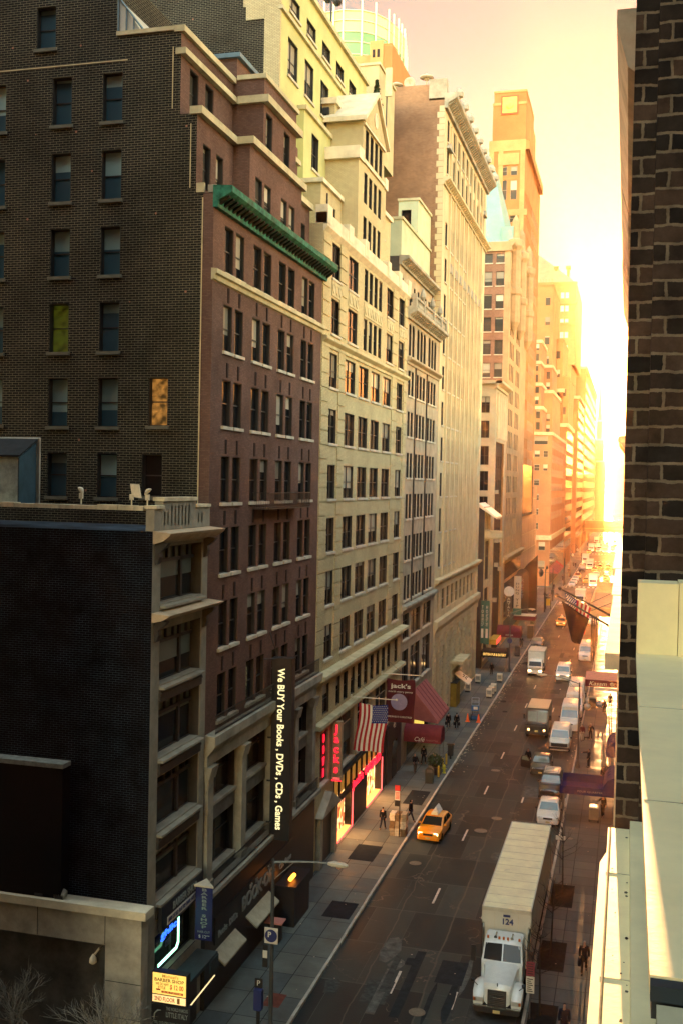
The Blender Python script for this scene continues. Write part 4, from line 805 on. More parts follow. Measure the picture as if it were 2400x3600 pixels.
mb = MB(b.location); mb.box(-25.55, 206.76, 98.65, -22.8, 206.79, 101.65); mb.lathe((-24.17, 206.76, 100.15), [(.75, 0), (.7, -.12), (.4, -.18), (.05, -.2)], 14, 0, 'y'); mb.obj('emblem', mat('emblem_yellow', (.62, .48, .12), .7, .2, 1), b)
# glass-fronted base and the dark screen
b = thing('glass_building', 'low pinkish glass and metal storefront building with a black picture window above the corner', 'building', (-22, 225, 0))
GLZ = mat('coppery_curtain_wall', (.42, .24, .15), .25, .25, .5, streak=.1)
mb = MB(b.location); mb.box(-40, 205, 6.2, -20.3, 244.5, 26.2); mb.box(-40, 206, 0, -24, 243, 6.2); mb.obj('curtain_wall', GLZ, b)
mb = MB(b.location); mb.box(-20.3, 207, 20.8, -20.2, 231, 30.5); o = mb.obj('screen', mat('black_glass', (.02, .014, .01), .2, .3, .3), b)
mb = MB(b.location); mb.box(-20.32, 206.8, 20.3, -20.1, 231.2, 20.75); mb.box(-20.32, 231, 20.3, -20.1, 231.3, 30.6); mb.obj('screen_frame', IRON, o)
mb = MB(b.location)
for k in range(20): mb.box(-20.3, 206+k*2, 6.3, -20.26, 206.08+k*2, 26.2)
for z in (9.5, 13, 16.5, 20, 23.5): mb.box(-20.3, 205, z, -20.25, 244.5, z+.1)
mb.obj('mullions', ORS, b)
# ------------------------------------------------------------------ stepped deco block beyond the avenue, and those behind it
b = thing('setback_building', 'stepped orange brick tower block rising in terraces beyond the avenue with awnings at its foot', 'building', (-22, 310, 0))
steps = [(-45, -19.7, 281, 345, 0, 40.3), (-45, -22.6, 283, 340, 40.3, 47.2), (-45, -20.9, 296, 330, 40.3, 52.6), (-45, -23.2, 285, 325, 47.2, 53.6), (-45, -23.9, 290, 320, 53.6, 60), (-45, -21.6, 302, 322, 52.6, 60.2), (-45, -24.3, 296, 315, 60, 66.5)]
ORB = mat('orange_masonry', (.36, .16, .075), .85, .15, .3)
so_ = [(-24.2, -22.8, z, z+1.7) for z in (34, 30.4, 26.5, 22.6, 18.8, 15)]+[(-21.9, -20.7, z, z+1.7) for z in (34, 30.4)]+[(-24.3, -20.8, 37.3, 39.5)]+[(-22.6, -20.9, z, z+2.2) for z in (9.5, 4.5)]
fo = [(283+k*3.3, 284.6+k*3.3, z, z+2) for k in range(19) for z in (36.5, 32.7, 28.9, 25.1, 21.3, 17.5)]
mb = MB(b.location)
for i, (x0, fx, y0, y1, z0, z1) in enumerate(steps): shell(mb, x0, y0, y1, z0, z1, fx=fx, front=fo if not i else (), side=so_ if not i else (), m=0)
mb.obj('wall', ORB, b)
wins(b, 'S', so_, ORB, const=281, d=.2, gm=GLW, sill=False, fm=FR_TAN); r_ = wins(b, 'E', fo, ORB, gm=GLD, fm=FR_TAN, sill=False); wins_stuff(b, 'E', r_, ORB, FX, .25, GLD, FR_TAN)
mb = MB(b.location)
for x0, fx, y0, y1, z0, z1 in steps: mb.box(-30, y0-.25, z1-.5, fx+.25, y0, z1+.3); mb.box(fx, y0, z1-.5, fx+.25, y1, z1+.3)
mb.box(-30, 280.6, 12.2, FX+.4, 281, 13.4); mb.box(FX, 281, 12.2, FX+.4, 345, 13.4)
mb.obj('cornices', LIME, b)
for (x0, fx, y0, y1, z0, z1) in steps[1:]: flat_windows(b, [(x, x+1.0, z, min(z+2, z1-.8)) for x in (fx-1.6, fx-3.4) for z in (z0+1, z0+4)], GLW, face='S', const=y0)
mb = MB(b.location)
for k in range(20): mb.box(FX-.01, 282+k*3.1, .3, FX+.03, 284.2+k*3.1, 9.5)
mb.obj('shop_glazing', GLD, b)
def far_block(name, label, cat, boxes, m, cols, rows, fx, y0, wm=None, wd=1.6, trim=None, side=()):
    b = thing(name, label, cat, (fx-2, (boxes[0][2]+boxes[0][3])/2, 0))
    mb = MB(b.location)
    for i, (x0, f, a, c, z0, z1) in enumerate(boxes): mb.box(x0, a, z0, f, c, z1)
    mb.obj('wall', m, b)
    flat_windows(b, [(y, y+wd, z, z+h) for z, h in rows[::-1] for y in cols], wm or GLD, const=fx)
    if side: flat_windows(b, [(x0, x1, z0, z1) for x0, x1, yy, z0, z1 in side], wm or GLD, face='S', const=side[0][2])
    mb = MB(b.location)
    for (x0, f, a, c, z0, z1) in boxes: mb.box(f, a-.3, z1-.9, f+.5, c, z1+.25); mb.box(x0, a-.3, z1-.9, f, a, z1+.25)
    mb.obj('cornice', trim or LIME, b)
    return b
OR2 = mat('far_orange_brick', (.30, .12, .05), .85, .15, .2); OR3 = mat('far_red_brick', (.28, .10, .045), .85, .15, .2); OR4 = mat('far_buff_stone', (.34, .18, .075), .85, .15, .2)
far_block('office_building', 'mid height orange office block with a two level cornice directly past the stepped tower', 'building', [(-50, -19.7, 346, 386, 0, 46.5), (-50, -21.5, 350, 386, 46.5, 58)], OR2, [348+k*3.4 for k in range(11)], [(6+k*4, 2.4) for k in range(10)], -19.7, 346)
far_block('office_building', 'long red brick block with heavy roof cornice beyond the second avenue', 'building', [(-50, -19.9, 425, 480, 0, 62), (-50, -24, 430, 470, 62, 74)], OR3, [427+k*3.6 for k in range(14)], [(6+k*4, 2.4) for k in range(14)], -19.9, 425, side=[(-24+k*0, -22, 425, 8+j*4.5, 10.5+j*4.5) for k in range(1) for j in range(11)])
far_block('office_building', 'tall flat topped orange slab ending the row of buildings near the sun', 'building', [(-70, -19.7, 482, 640, 0, 80)], OR2, [486+k*6 for k in range(24)], [(6+k*5, 3) for k in range(14)], -19.7, 482, wd=3)
far_block('office_building', 'pale gold slab building far down the street in the glare', 'building', [(-60, -24, 660, 820, 0, 56), (-60, -26, 690, 780, 56, 64)], OR4, [664+k*8 for k in range(18)], [(8+k*6, 3.5) for k in range(8)], -24, 660, wd=3)
b = far_block('tower_building', 'slender pointed tower far away at the end of the street', 'tower', [(-26, -17.5, 800, 830, 0, 46), (-25, -19, 802, 826, 46, 62), (-24, -20.3, 804, 822, 62, 76)], OR3, [801+k*5 for k in range(5)], [(6+k*5, 3) for k in range(8)], -17.5, 800)
mb = MB(b.location); mb.hull([(-23.6, 806, 76), (-20.7, 806, 76), (-20.7, 819, 76), (-23.6, 819, 76)], [(-22.3, 812, 104), (-22.0, 812, 104), (-22.0, 813, 104), (-22.3, 813, 104)]); mb.obj('spire', OR4, b)
far_block('office_building', 'blunt hazy block standing right of the slender far tower', 'building', [(-16, -2, 1050, 1100, 0, 68), (-12, -2, 1060, 1090, 68, 74)], OR4, [1052+k*6 for k in range(7)], [(6+k*6, 3) for k in range(10)], -2, 1050)
far_block('office_building', 'low hazy block at the very end of the street', 'building', [(-4, 40, 1150, 1200, 0, 34), (0, 30, 1160, 1190, 34, 40)], OR4, [1152+k*6 for k in range(7)], [(6+k*6, 3) for k in range(4)], -4, 1150)
# hotel with the steep roof and chimneys, high in the glare
b = thing('hotel_building', 'tall golden hotel tower with steep chateau roof and slim chimneys standing in the glare', 'hotel', (-28, 420, 0))
HB = mat('hotel_stone', (.36, .20, .08), .85, .15, .3)
wl = [(x, x+1.3, z, z+2.2) for x in (-31.6, -29.9, -26.2, -24.5) for z in [62+4.9*k for k in range(8)]]
mb = MB(b.location); shell(mb, -44, 400, 440, 0, 72, fx=-21.8, south=False); grid(mb, 'S', 400, -44, -21.8, 0, 72, [o for o in wl if o[3] < 72]); shell(mb, -44, 400.01, 450, 72, 102.4, fx=-20.6, side=[o for o in wl if o[2] > 72]); mb.obj('wall', HB, b)
wins(b, 'S', wl, HB, const=400, sill=False, d=.3, gm=mat('bright_pane', (.7, .66, .5), .15, 0), fm=FR_TAN)
mb = MB(b.location); mb.hull([(-46, 400, 102.4), (-21.3, 400, 102.4), (-21.3, 450, 102.4), (-46, 450, 102.4)], [(-44, 412, 117), (-38, 412, 117), (-38, 436, 117), (-44, 436, 117)]); mb.obj('roof', mat('hotel_roof', (.30, .22, .12), .7, .15, .5), b)
for x in (-28.8, -24.4): mb = MB(b.location); mb.box(x, 404, 101, x+.9, 406, 108); mb.box(x-.4, 403.6, 108, x+1.3, 406.4, 109); mb.obj('chimney', HB, b)
mb = MB(b.location)
for z in (102, 94.5, 87, 72): mb.box(-44, 399.6, z-.5, -20.2, 400, z+.3)
mb.obj('bands', HB, b)
# white and pale party-wall slabs between tower and hotel
for i, (x0, x1, y, z0, z1) in enumerate(((-27.0, -23.9, 330, 0, 88), (-25.5, -21.8, 350, 0, 74), (-24.2, -19.75, 352, 0, 62))):
    nm = ('tall blank gold wing nearest the hotel roof', 'middle stepped gold wing with a rail on its roof', 'lowest stepped gold wing in front of the hotel')[i]
    b = thing('office_building', nm, 'building', ((x0+x1)/2, y+10, 0)); mb = MB(b.location); mb.box(x0-14, y, z0, x1, y+30-i*3, z1); mb.obj('wall', OR4, b)
    mb = MB(b.location); mb.box(x0-14, y-.2, z1, x1+.15, y+30, z1+.4)
    for k in range(6): mb.tube([(x1-.5-k*.9, y+.2, z1), (x1-.5-k*.9, y+.2, z1+2.2)], .06, 4)
    mb.obj('roof_rail', OR4, b)
    flat_windows(b, [(x1-2.2, x1-.8, z1-6-k*6, z1-3.6-k*6) for k in range(6)], GLW, face='S', const=y)
# green glass tower behind the roofs
b = thing('glass_tower', 'curved pale green glass tower with white fins rising over the tan roofs', 'tower', (-57, 215, 0))
GG = mat('green_glass', (.12, .28, .10), .2, .15, .2); GG2 = mat('clear_green_glass', (.34, .42, .18), .15, .1, .3)
pts = [(-70, 204), (-62, 200.6), (-56, 200), (-52.5, 201), (-50.2, 203), (-48.4, 206.5), (-47.4, 211), (-47.2, 216), (-50, 232), (-72, 236)]
def ring(z, g=0): c = Vector((-58, 216)); return [(c.x+(x-c.x)*(1+g), c.y+(y-c.y)*(1+g), z) for x, y in pts]
mb = MB(b.location); mb.hull(ring(60), ring(114.4)); mb.obj('body', GG, b)
mb = MB(b.location); mb.hull(ring(114.4, -.002), ring(118.6, -.002)); mb.obj('glass_crown', GG2, b)
mb = MB(b.location)
P = [Vector((x, y, 0)) for x, y in pts[:9]]
for i in range(8):
    n = max(1, int((P[i+1]-P[i]).length/2.0))
    for k in range(n): q = P[i].lerp(P[i+1], k/n); mb.box(q.x-.12, q.y-.35, 100, q.x+.12, q.y+.1, 120.6)
mb.obj('fins', mat('white_fin', (.7, .7, .5), .5, .05, 1), b)
mb = MB(b.location)
for z in (103, 106.5, 110, 112.4, 114.4, 116.6, 118.5):
    for i in range(8): mb.tube([P[i]+Vector((0, -.12, z)), P[i+1]+Vector((0, -.12, z))], .11, 4)
mb.obj('floor_lines', mat('white_fin', (1, 1, 1)), b)
mb = MB(b.location); mb.box(-50, 198, 60, -45.7, 228, 110.4)
mb.obj('stone_wing', mat('wing_orange', (.40, .17, .06), .85, .1, .3), b)
mb = MB(b.location); mb.box(-60, 199.2, 60, -50.02, 200.9, 109); mb.box(-50.0, 197.8, 60, -47.4, 198, 111)
for k in range(9): mb.box(-47.2+k*.17, 197.86, 60, -47.12+k*.17, 198, 110)
mb.obj('stone_base', mat('wing_buff', (.34, .26, .11), .85, .1, .3), b)
flat_windows(b, [(x, x+.5, z, z+1.5) for z in (105.2, 107.9) for x in (-49.5, -48.6)], GLD, face='S', const=197.8)
flat_windows(b, [(-58+k*1.9, -57.3+k*1.9, 106, 107.6) for k in range(5)], GLD, face='S', const=199.2)
# ------------------------------------------------------------------ elevated roadway across the far end
b = thing('overpass', 'dark elevated roadway crossing the street far away below the sun', 'bridge', (-10, 522, 0))
OV = mat('overpass_steel', (.10, .05, .03), .7, .3, .5)
mb = MB(b.location); mb.box(-40, 518, 4.9, 20, 532, 6.6); mb.box(-40, 517.6, 8.2, 20, 518.2, 10.3); mb.box(-40, 517.9, 6.6, 20, 518.1, 8.2); mb.obj('deck', OV, b)
for x in (-18.5, -1.5, 15): mb = MB(b.location); mb.box(x-.5, 519, 0, x+.5, 531, 4.9); mb.obj('pier', OV, b)
mb = MB(b.location); mb.box(-40, 517.4, 10.3, 20, 518, 10.5); mb.box(-40, 517.3, 6.5, 20, 517.9, 6.75); mb.obj('girders', OR4, b)
# ------------------------------------------------------------------ right-hand side of the street
B_PIER = brick('brick_near_pier', (.016, .015, .014), (.075, .050, .036), (.17, .14, .10), .205, .0695, .0062, stain=.55, sscale=9, bump=1.0, warp=.012)
LEDGE = mat('painted_ledge', (.90, .82, .47), .6, .10, 5.0, .05)
b = thing('brick_building', 'dark brick building close by at the right edge with a stepped pier and painted ledges', 'building', (3, 2, 0))
mb = MB(b.location); mb.box(.068, 4.2, 0, 30, 22.9, 95); mb.box(-.019, 4.262, 0, .0675, 22.9, 95); mb.box(.6, -60, 0, 30, 4.195, 95); mb.obj('wall', B_PIER, b)  # unseen upper walls raised tall to shade the near left fronts
mb = MB(b.location)
mb.box(-.044, .6, CH-1.42, .036, 4.2, CH-1.32); mb.prism([(-.075, .5), (.03, .5), (.03, 4.35), (-.045, 4.35), (-.072, 4.2)], 'z', CH-1.60, CH-1.46); mb.box(.0362, .6, CH-1.42, .59, 4.13, CH-1.265)
mb.obj('lower_ledge', LEDGE, b)
mb = MB(b.location); mb.box(.0335, 1.12, CH-.52, .59, 3.3, CH-.5); mb.box(.0345, 3.302, CH-.52, .152, 3.42, CH-.285); mb.box(.1535, 3.28, CH-.52, .59, 3.42, CH-.28); mb.obj('window_ledge', LEDGE, b)
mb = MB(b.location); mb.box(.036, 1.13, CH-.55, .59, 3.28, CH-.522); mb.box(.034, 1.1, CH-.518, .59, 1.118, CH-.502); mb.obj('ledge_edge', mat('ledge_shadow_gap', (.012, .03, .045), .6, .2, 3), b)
mb = MB(b.location); mb.prism([(.035, .7), (.59, .7), (.59, 1.098), (.04, 1.098)], 'z', CH-.60, CH-.5195); mb.obj('sill_nose', mat('weathered_ledge', (.55, .52, .33), .7, .2, 4), b)
mb = MB(b.location); mb.tube([(-.036, .6, CH-1.316), (-.036, 4.18, CH-1.316)], .004, 5)
for y in (1.9, 2.9, 3.7): mb.box(-.043, y-.002, CH-1.325, .589, y+.002, CH-1.3185)
for y in (1.75, 2.5): mb.box(.036, y-.0015, CH-.505, .589, y+.0015, CH-.4992)
mb.obj('ledge_joints', mat('ledge_joint_grime', (.40, .37, .24), .8, .4, 8), b)
mb = MB(b.location); rr = random.Random(8)
for k in range(26): x, y = rr.uniform(-.03, .03), rr.uniform(1.9, 4.1); q = rr.uniform(.002, .006); mb.q([(x+q*math.cos(a*1.26)*rr.uniform(.6, 1.2), y+q*2*math.sin(a*1.26)*rr.uniform(.6, 1.2), CH-1.3185) for a in range(5)])
mb.obj('ledge_chips', mat('chip_dark', (.10, .10, .07), .9, .3, 9), b, smooth='raw')
mb = MB(b.location); mb.box(-.12, 1.2, CH-1.75, -.078, 2.46, CH-1.5); mb.obj('rough_stone', mat('chipped_stone', (.62, .56, .4), .9, .4, 12, .6), b)
# row of houses whose string courses and cornices are seen end-on
hs = ((22.92, 35.6, 36.3, .40, .49), (35.62, 47.3, 36.4, .46, .50), (47.32, 60.5, 36.2, .60, .52))
cl_ = ('nearest of the narrow row houses past the brick pier, first stone string course', 'second row house along the right pavement, its string course joined to the first', 'third row house along the right pavement with flagpoles on its front')
STR = mat('string_stone', (.60, .54, .36), .8, .25, 1.2)
for i, (y0, y1, zt, o1, o2) in enumerate(hs):
    h = thing('row_house', cl_[i], 'building', (4, (y0+y1)/2, 0))
    ops = [(y0+1.4+k*2.6, y0+2.6+k*2.6, z, z+2.2) for k in range(4) for z in (5.2, 9, 12.8, 16.6, 24.6, 28.4, 32)]
    mb = MB(h.location); mb.box(-.01, y0, 0, 25, y1, zt); mb.box(4, y0+.01, zt, 25, y1-.01, (62, 50, 37.5)[i]); mb.obj('wall', (B_BROWN, TANP, LIMED)[i], h)  # unseen upper mass behind the cornice, added to shade the fronts opposite
    flat_windows(h, ops, GLD, const=-.05, t=.038)
    mb = MB(h.location); mb.box(-o1, y0, CH-3.85, -.012, y1-.3, CH-3.5); mb.obj('string_course', STR, h)
    mb = MB(h.location); mb.prism([(-.01, zt-1.4), (-o2*.5, zt-1.2), (-o2, zt-.3), (-o2, zt), (-.01, zt)], 'y', y0, y1-.7); mb.obj('cornice', LIMED, h)
h = thing('row_house', 'far row house at the right with one bold bracket cornice jutting into the glare', 'building', (4, 80, 0))
mb = MB(h.location); mb.box(.15, 60.52, 0, 25, 118, 34); mb.box(4, 60.6, 34, 25, 118, 35); mb.obj('wall', B_BROWN, h)
mb = MB(h.location); mb.prism([(.15, 29.6), (-.5, 29.9), (-1.05, 30.6), (-1.05, 31.0), (.15, 31.1)], 'y', 99, 117); mb.obj('cornice', LIMED, h)
mb = MB(h.location); mb.box(-.42, 70, 0, .148, 70.5, 20); mb.obj('pilaster', STR, h)
for y0, y1, z, nm in ((118.02, 170, 36, 'long plain office block hidden behind the right hand cornices'), (170.02, 244, 40, 'unseen corner office block on the right just before the avenue'), (282, 386, 46, 'unseen office block on the right past the avenue'), (426, 520, 70, 'unseen tall office block on the right past the second avenue')):  # unseen blocks, put in to keep low sky light off the street
    h = thing('office_building', nm, 'building', (6, (y0+y1)/2, 0)); mb = MB(h.location); mb.box(.3, y0, 0, 40, y1, z); mb.obj('wall', OR2 if y0 > 200 else TANP, h)
    mb = MB(h.location); n = int((y1-y0)/4)
    for k in range(n):
        for j in range(int(z/4)-1): mb.box(.25, y0+1+k*4, 4.5+j*4, .299, y0+2.8+k*4, 6.8+j*4)
    mb.obj('windows', GLD, h)['kind'] = 'stuff'
# low flat-roofed marquee over the pavement
h = thing('theatre_marquee', 'flat beige marquee roof with a raised end wall over the right pavement', 'marquee', (-2.5, 172, 6))
mb = MB(h.location); mb.box(-5.0, 160, 7.2, .28, 185, 8.4); mb.obj('roof', mat('beige_roof', (.36, .30, .2), .85, .2, .8), h)
mb = MB(h.location); mb.box(-5.15, 159.8, 7.1, -4.9, 185.2, 8.9); mb.box(-4.9, 184.6, 8.4, .28, 185.2, 10.2); mb.box(-4.9, 159.8, 8.4, .28, 160.2, 8.7); mb.obj('parapet', LIME, h)
for y in (161, 172, 184): mb = MB(h.location); mb.box(-4.9, y, SW, -4.65, y+.25, 7.1); mb.obj('post', IRON, h)
# unseen block added on the left, cutting sky light from behind the camera
h = thing('apartment_building', 'unseen tall brown block added opposite the ledge to cut sky light', 'building', (-30, -10, 0))
mb = MB(h.location); mb.box(-70, -90, 0, -19.7, 26, 72); mb.obj('wall', B_BROWN, h)
mb = MB(h.location)
for k in range(24):
    for j in range(15): mb.box(-19.72, -84+k*4.5, 4+j*4.4, -19.66, -82.4+k*4.5, 6.6+j*4.4)
mb.obj('windows', GLD, h)['kind'] = 'stuff'
# ------------------------------------------------------------------ vehicles (front looks along -y, origin under the middle of the front bumper)
def paint(name, c, rough=.28, metal=0.0): return mat(name, c, rough, .08, 3, metal=metal, coat=.6, spec=.5)
P_WHITE = paint('paint_white', (.74, .72, .62)); P_BLACK = paint('paint_black', (.008, .009, .010)); P_YEL = paint('paint_taxi_yellow', (.85, .30, .008)); P_SILV = paint('paint_silver', (.42, .42, .38), .3, .5); P_GREY = paint('paint_grey', (.10, .11, .11)); P_BROWN = paint('paint_dark_brown', (.035, .028, .022)); P_TAN = paint('paint_beige', (.55, .46, .30))
TYRE = mat('tyre_rubber', (.010, .010, .010), .8, .1, 5); RIM = mat('rim_alloy', (.35, .35, .33), .35, .1, 5, metal=.8); BUMP = mat('bumper_plastic', (.015, .016, .017), .55, .2, 4); CHROME = mat('chrome_trim', (.6, .58, .5), .15, 0, 1, metal=1)
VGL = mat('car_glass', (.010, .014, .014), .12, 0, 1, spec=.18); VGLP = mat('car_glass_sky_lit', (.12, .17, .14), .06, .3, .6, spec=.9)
LON = mat('headlamp_lit', (1, .9, .6), .2, 0, 1, emit=(1, .62, .22), es=1.1); LOFF = mat('headlamp_glass', (.45, .45, .4), .1, 0, 1, spec=.8); AMB = mat('marker_amber', (.5, .12, .01), .3, 0, 1); PLATE = mat('number_plate', (.6, .5, .2), .5, 0, 1)
def rr_ring(hw, zb, zt, y, r=.08, top=None):
    t = hw if top is None else top; r = min(r, (zt-zb)*.45)
    return [(-hw+r, y, zb), (hw-r, y, zb), (hw, y, zb+r), (hw, y, zb+(zt-zb)*.6), (t, y, zt-r*.6), (t-r, y, zt), (-t+r, y, zt), (-t, y, zt-r*.6), (-hw, y, zb+(zt-zb)*.6), (-hw, y, zb+r)]
WHEELS = {}
def wheel(root, x, y, r, wd=.22):
    k = (round(r, 2), round(wd, 2))
    if k not in WHEELS:
        a = MB(); a.lathe((0, 0, 0), [(r*.62, -wd/2), (r*.95, -wd/2), (r, -wd*.3), (r, wd*.3), (r*.95, wd/2), (r*.62, wd/2)], 16, 0, 'x')
        c = MB(); c.lathe((0, 0, 0), [(r*.62, -wd*.42), (r*.5, -wd*.34), (r*.16, -wd*.40), (.01, -wd*.42)], 12, 0, 'x'); c.lathe((0, 0, 0), [(r*.62, wd*.42), (r*.5, wd*.34), (r*.16, wd*.40), (.01, wd*.42)], 12, 0, 'x')
        WHEELS[k] = (a.mesh('wheel', TYRE, 'auto'), c.mesh('rim', RIM, 'auto'))
    o = link('wheel', WHEELS[k][0], root, (x, y, r)); link('rim', WHEELS[k][1], o); return o
def car(name, label, cat, pt, L, W, yb, yr, ye, yt, belt, roof, hood, wr=.32, glass=None, lit=True, hoodn=None, ht=None, group=None, sidewin=True, plate=True):
    g = glass or VGLP; t = thing(name, label, cat, group=group); hb = W*.475; ht = (ht or .40)*W; hoodn = hoodn or hood-.14
    m = MB()
    m.loft([rr_ring(W*.36, .32, hoodn-.08, 0, .1), rr_ring(W*.44, .24, hoodn-.02, .06, .1), rr_ring(W*.49, .2, hoodn+.03, .28, .12), rr_ring(W*.5, .2, hood-.02, max(yb*.6, .4), .12), rr_ring(W*.5, .2, belt, yb+.1, .1), rr_ring(W*.5, .2, belt, L*.6, .1), rr_ring(W*.5, .22, belt, L-.35, .12), rr_ring(W*.47, .28, belt-.05, L-.06, .12), rr_ring(W*.4, .36, belt-.12, L, .1)])
    def gr(y, zt, f):
        w_ = hb+(ht-hb)*f; return [(-hb, y, belt-.06), (hb, y, belt-.06), (hb, y, belt), (w_, y, zt-.05*f), (w_-.1*f-.005, y, zt), (-w_+.1*f+.005, y, zt), (-w_, y, zt-.05*f), (-hb, y, belt)]
    ym = (yr+ye)/2
    m.loft([gr(yb, belt+.01, .02), gr(yr-.02, roof-.07, .93), gr(yr+.12, roof-.015, 1), gr(ym, roof+.02, 1), gr(ye, roof-.02, 1), gr(yt, belt+.02, .03)])
    for x in (-1, 1):      # dark wheel openings
        pass
    m.obj('body', pt, t, smooth='auto')
    def wq(y0, z0, f0, y1, z1, f1, nm, off=.012):
        w0, w1 = hb+(ht-hb)*f0-.10, hb+(ht-hb)*f1-.10; q = MB(); d = Vector((0, -(z1-z0), (y1-y0))).normalized()*off*(1 if y1 > y0 else -1)
        q.q([Vector((-w0, y0, z0))+d, Vector((w0, y0, z0))+d, Vector((w1, y1, z1))+d, Vector((-w1, y1, z1))+d]); return q.obj(nm, g, t, smooth='raw')
    k = .10; hh = roof-belt; wq(yb+(yr-yb)*k, belt+hh*k, k, yr-(yr-yb)*.10, roof-hh*.13, .88, 'windscreen', .022)
    if yt < L-.03 and ye < yt-.1: wq(yt-(yt-ye)*k, belt+hh*k, k, ye+(yt-ye)*.1, roof-hh*.12, .88, 'rear_window', .022)
    if sidewin:
        for s in (-1, 1):
            zt = roof-hh*.2; X = lambda f: s*(hb+(ht-hb)*f+.012); yy = [(yb+(yr-yb)*.35+.12, yr+.18), ((yb+yr)/2+.95 if ye-yr < 2.2 else yr+1.0,)*2]
            split = yr+(ye-yr)*.45 if ye-yr < 2.6 else yr+1.0
            for a0, a1, c0, c1 in ((yb+(yr-yb)*.3+.1, yr+.12, split-.04, split-.04), (split+.04, split+.04, yt-(yt-ye)*.3-.12, ye-.06)):
                if ye-yr > 2.6 and a0 > yr+.5: continue
                q = MB(); q.q([(X(.12), a0, belt+hh*.10), (X(.12), c0, belt+hh*.10), (X(.84), c1, zt), (X(.84), a1, zt)]); q.obj('side_window', g, t, smooth='raw')
    for s in (-1, 1):
        q = MB(); q.loft([rr_ring(.15, hoodn-.2, hoodn-.04, .045, .03), rr_ring(.15, hoodn-.2, hoodn-.03, .12, .03), ]); o = q.obj('headlight', LON if lit else LOFF, t, (s*W*.32, -.02, 0)); 
        q = MB(); q.box(-.09, -.03, -.07, .09, .07, .07); q.obj('mirror', BUMP if pt != P_YEL else P_YEL, t, (s*(W*.5+.09), yb+.35, belt+.09))
        wheel(t, s*(W*.5-.11), .82 if L < 5.2 else .95, wr); wheel(t, s*(W*.5-.11), L-.85 if L < 5.2 else L-1.1, wr)
    q = MB(); q.box(-W*.2, -.015, hoodn-.22, W*.2, .06, hoodn-.08); q.obj('grille', BUMP, t)
    q = MB(); q.loft([rr_ring(W*.38, .24, .46, -.045, .05), rr_ring(W*.46, .22, .48, .05, .05)]); q.obj('bumper', BUMP if pt in (P_BLACK, P_BROWN) else pt, t)
    if plate: q = MB(); q.box(-.16, -.075, .34, .16, -.05, .46); q.obj('number_plate', PLATE, t)
    return t
def put(t, x, y, rz=0): t.location = (x, y, 0); t.rotation_euler = (0, 0, rz); return t
def again(src, label, x, y, rz=0, new=None, old=None, group=None):
    c = copy_tree(src); c['label'] = label; put(c, x, y, rz)
    if group: c['group'] = group
    if new: swap(c, old, new)
    return c
def roof_sign(t, y, z):
    q = MB(); q.prism([(-.28, z), (.28, z), (.2, z+.2), (-.2, z+.2)], 'y', y, y+.22); q.obj('roof_light', mat('taxi_lamp', (.8, .75, .5), .3, 0, 1), t)
    q = MB(); q.prism([(-.30, z+.02), (.30, z+.02), (.02, z+.48), (-.02, z+.48)], 'y', y+.35, y+1.45); q.obj('advert_board', mat('advert_board', (.7, .68, .6), .4, .3, 4), t)
PARK = 'cars and vans parked along the right kerb'; MOVE = 'traffic coming down the street'; FARC = 'distant cars in the glare'
taxi = put(car('taxi', 'bright yellow hatchback taxi with roof advert board driving beside the left kerb', 'taxi', P_YEL, 4.45, 1.78, 1.05, 2.0, 3.5, 4.25, .95, 1.48, .92, glass=VGL, group=MOVE), -13.55, 75.6, R(-3)); roof_sign(taxi, 2.0, 1.5)
hatch = put(car('parked_car', 'small white hatchback parked right behind the long white trailer', 'car', P_WHITE, 4.2, 1.75, 1.0, 1.9, 3.3, 4.05, .95, 1.47, .93, lit=False, group=PARK), -5.4, 82.2, R(1))
suv = put(car('parked_car', 'black sport utility vehicle with pale roof rack parked behind the white hatchback', 'car', P_BLACK, 4.8, 1.92, 1.25, 1.95, 4.3, 4.75, 1.12, 1.78, 1.08, wr=.37, lit=False, group=PARK), -5.75, 89.0)
m = MB()
for x in (-.62, .62): m.tube([(x, 2.1, 1.84), (x, 4.2, 1.84)], .03, 6)
for k in range(5): m.tube([(-.62, 2.2+k*.48, 1.86), (.62, 2.2+k*.48, 1.86)], .02, 6)
m.obj('roof_rack', mat('rack_steel', (.55, .5, .4), .3, .1, 3, metal=.5), suv)
sed = put(car('parked_car', 'dark green-black saloon with its driver door wide open', 'car', paint('paint_deep_green', (.012, .02, .018)), 4.7, 1.82, 1.25, 2.1, 3.4, 4.3, .95, 1.45, .95, lit=False, group=PARK), -7.1, 96.2, R(1))
m = MB(); m.prism([(1.55, .3), (2.6, .3), (2.6, .95), (2.45, 1.38), (1.95, 1.4), (1.55, .95)], 'x', -.04, .04); o = m.obj('open_door', P_BLACK, sed); o.location = (-.91-.52, .62, 0); o.rotation_euler = (0, 0, R(0)); 
o.rotation_euler = (0, 0, R(62)); o.location = (-.91+1.37-.05, .83+.0, 0)
m = MB(); m.prism([(1.66, .98), (2.5, .98), (2.4, 1.32), (1.98, 1.33)], 'x', -.05, .05); m.obj('door_window', VGLP, o)
vanw = put(car('van', 'old white passenger van with black grille parked beside the kerb', 'van', P_WHITE, 5.2, 1.98, .75, 1.35, 5.0, 5.15, 1.25, 2.05, 1.18, wr=.36, lit=False, group=PARK, ht=.43), -6.0, 105.6)
m = MB(); m.box(-.8, -.06, .62, .8, -.005, .95); m.obj('black_grille', BUMP, vanw); m = MB(); m.box(-.99, -.14, .38, .99, .02, .56); m.obj('chrome_bumper', BUMP, vanw)
m = MB(); [m.box(-.7, 1.5+k*.45, 2.06, .7, 1.56+k*.45, 2.095) for k in range(7)]; m.obj('roof_ribs', P_WHITE, vanw)
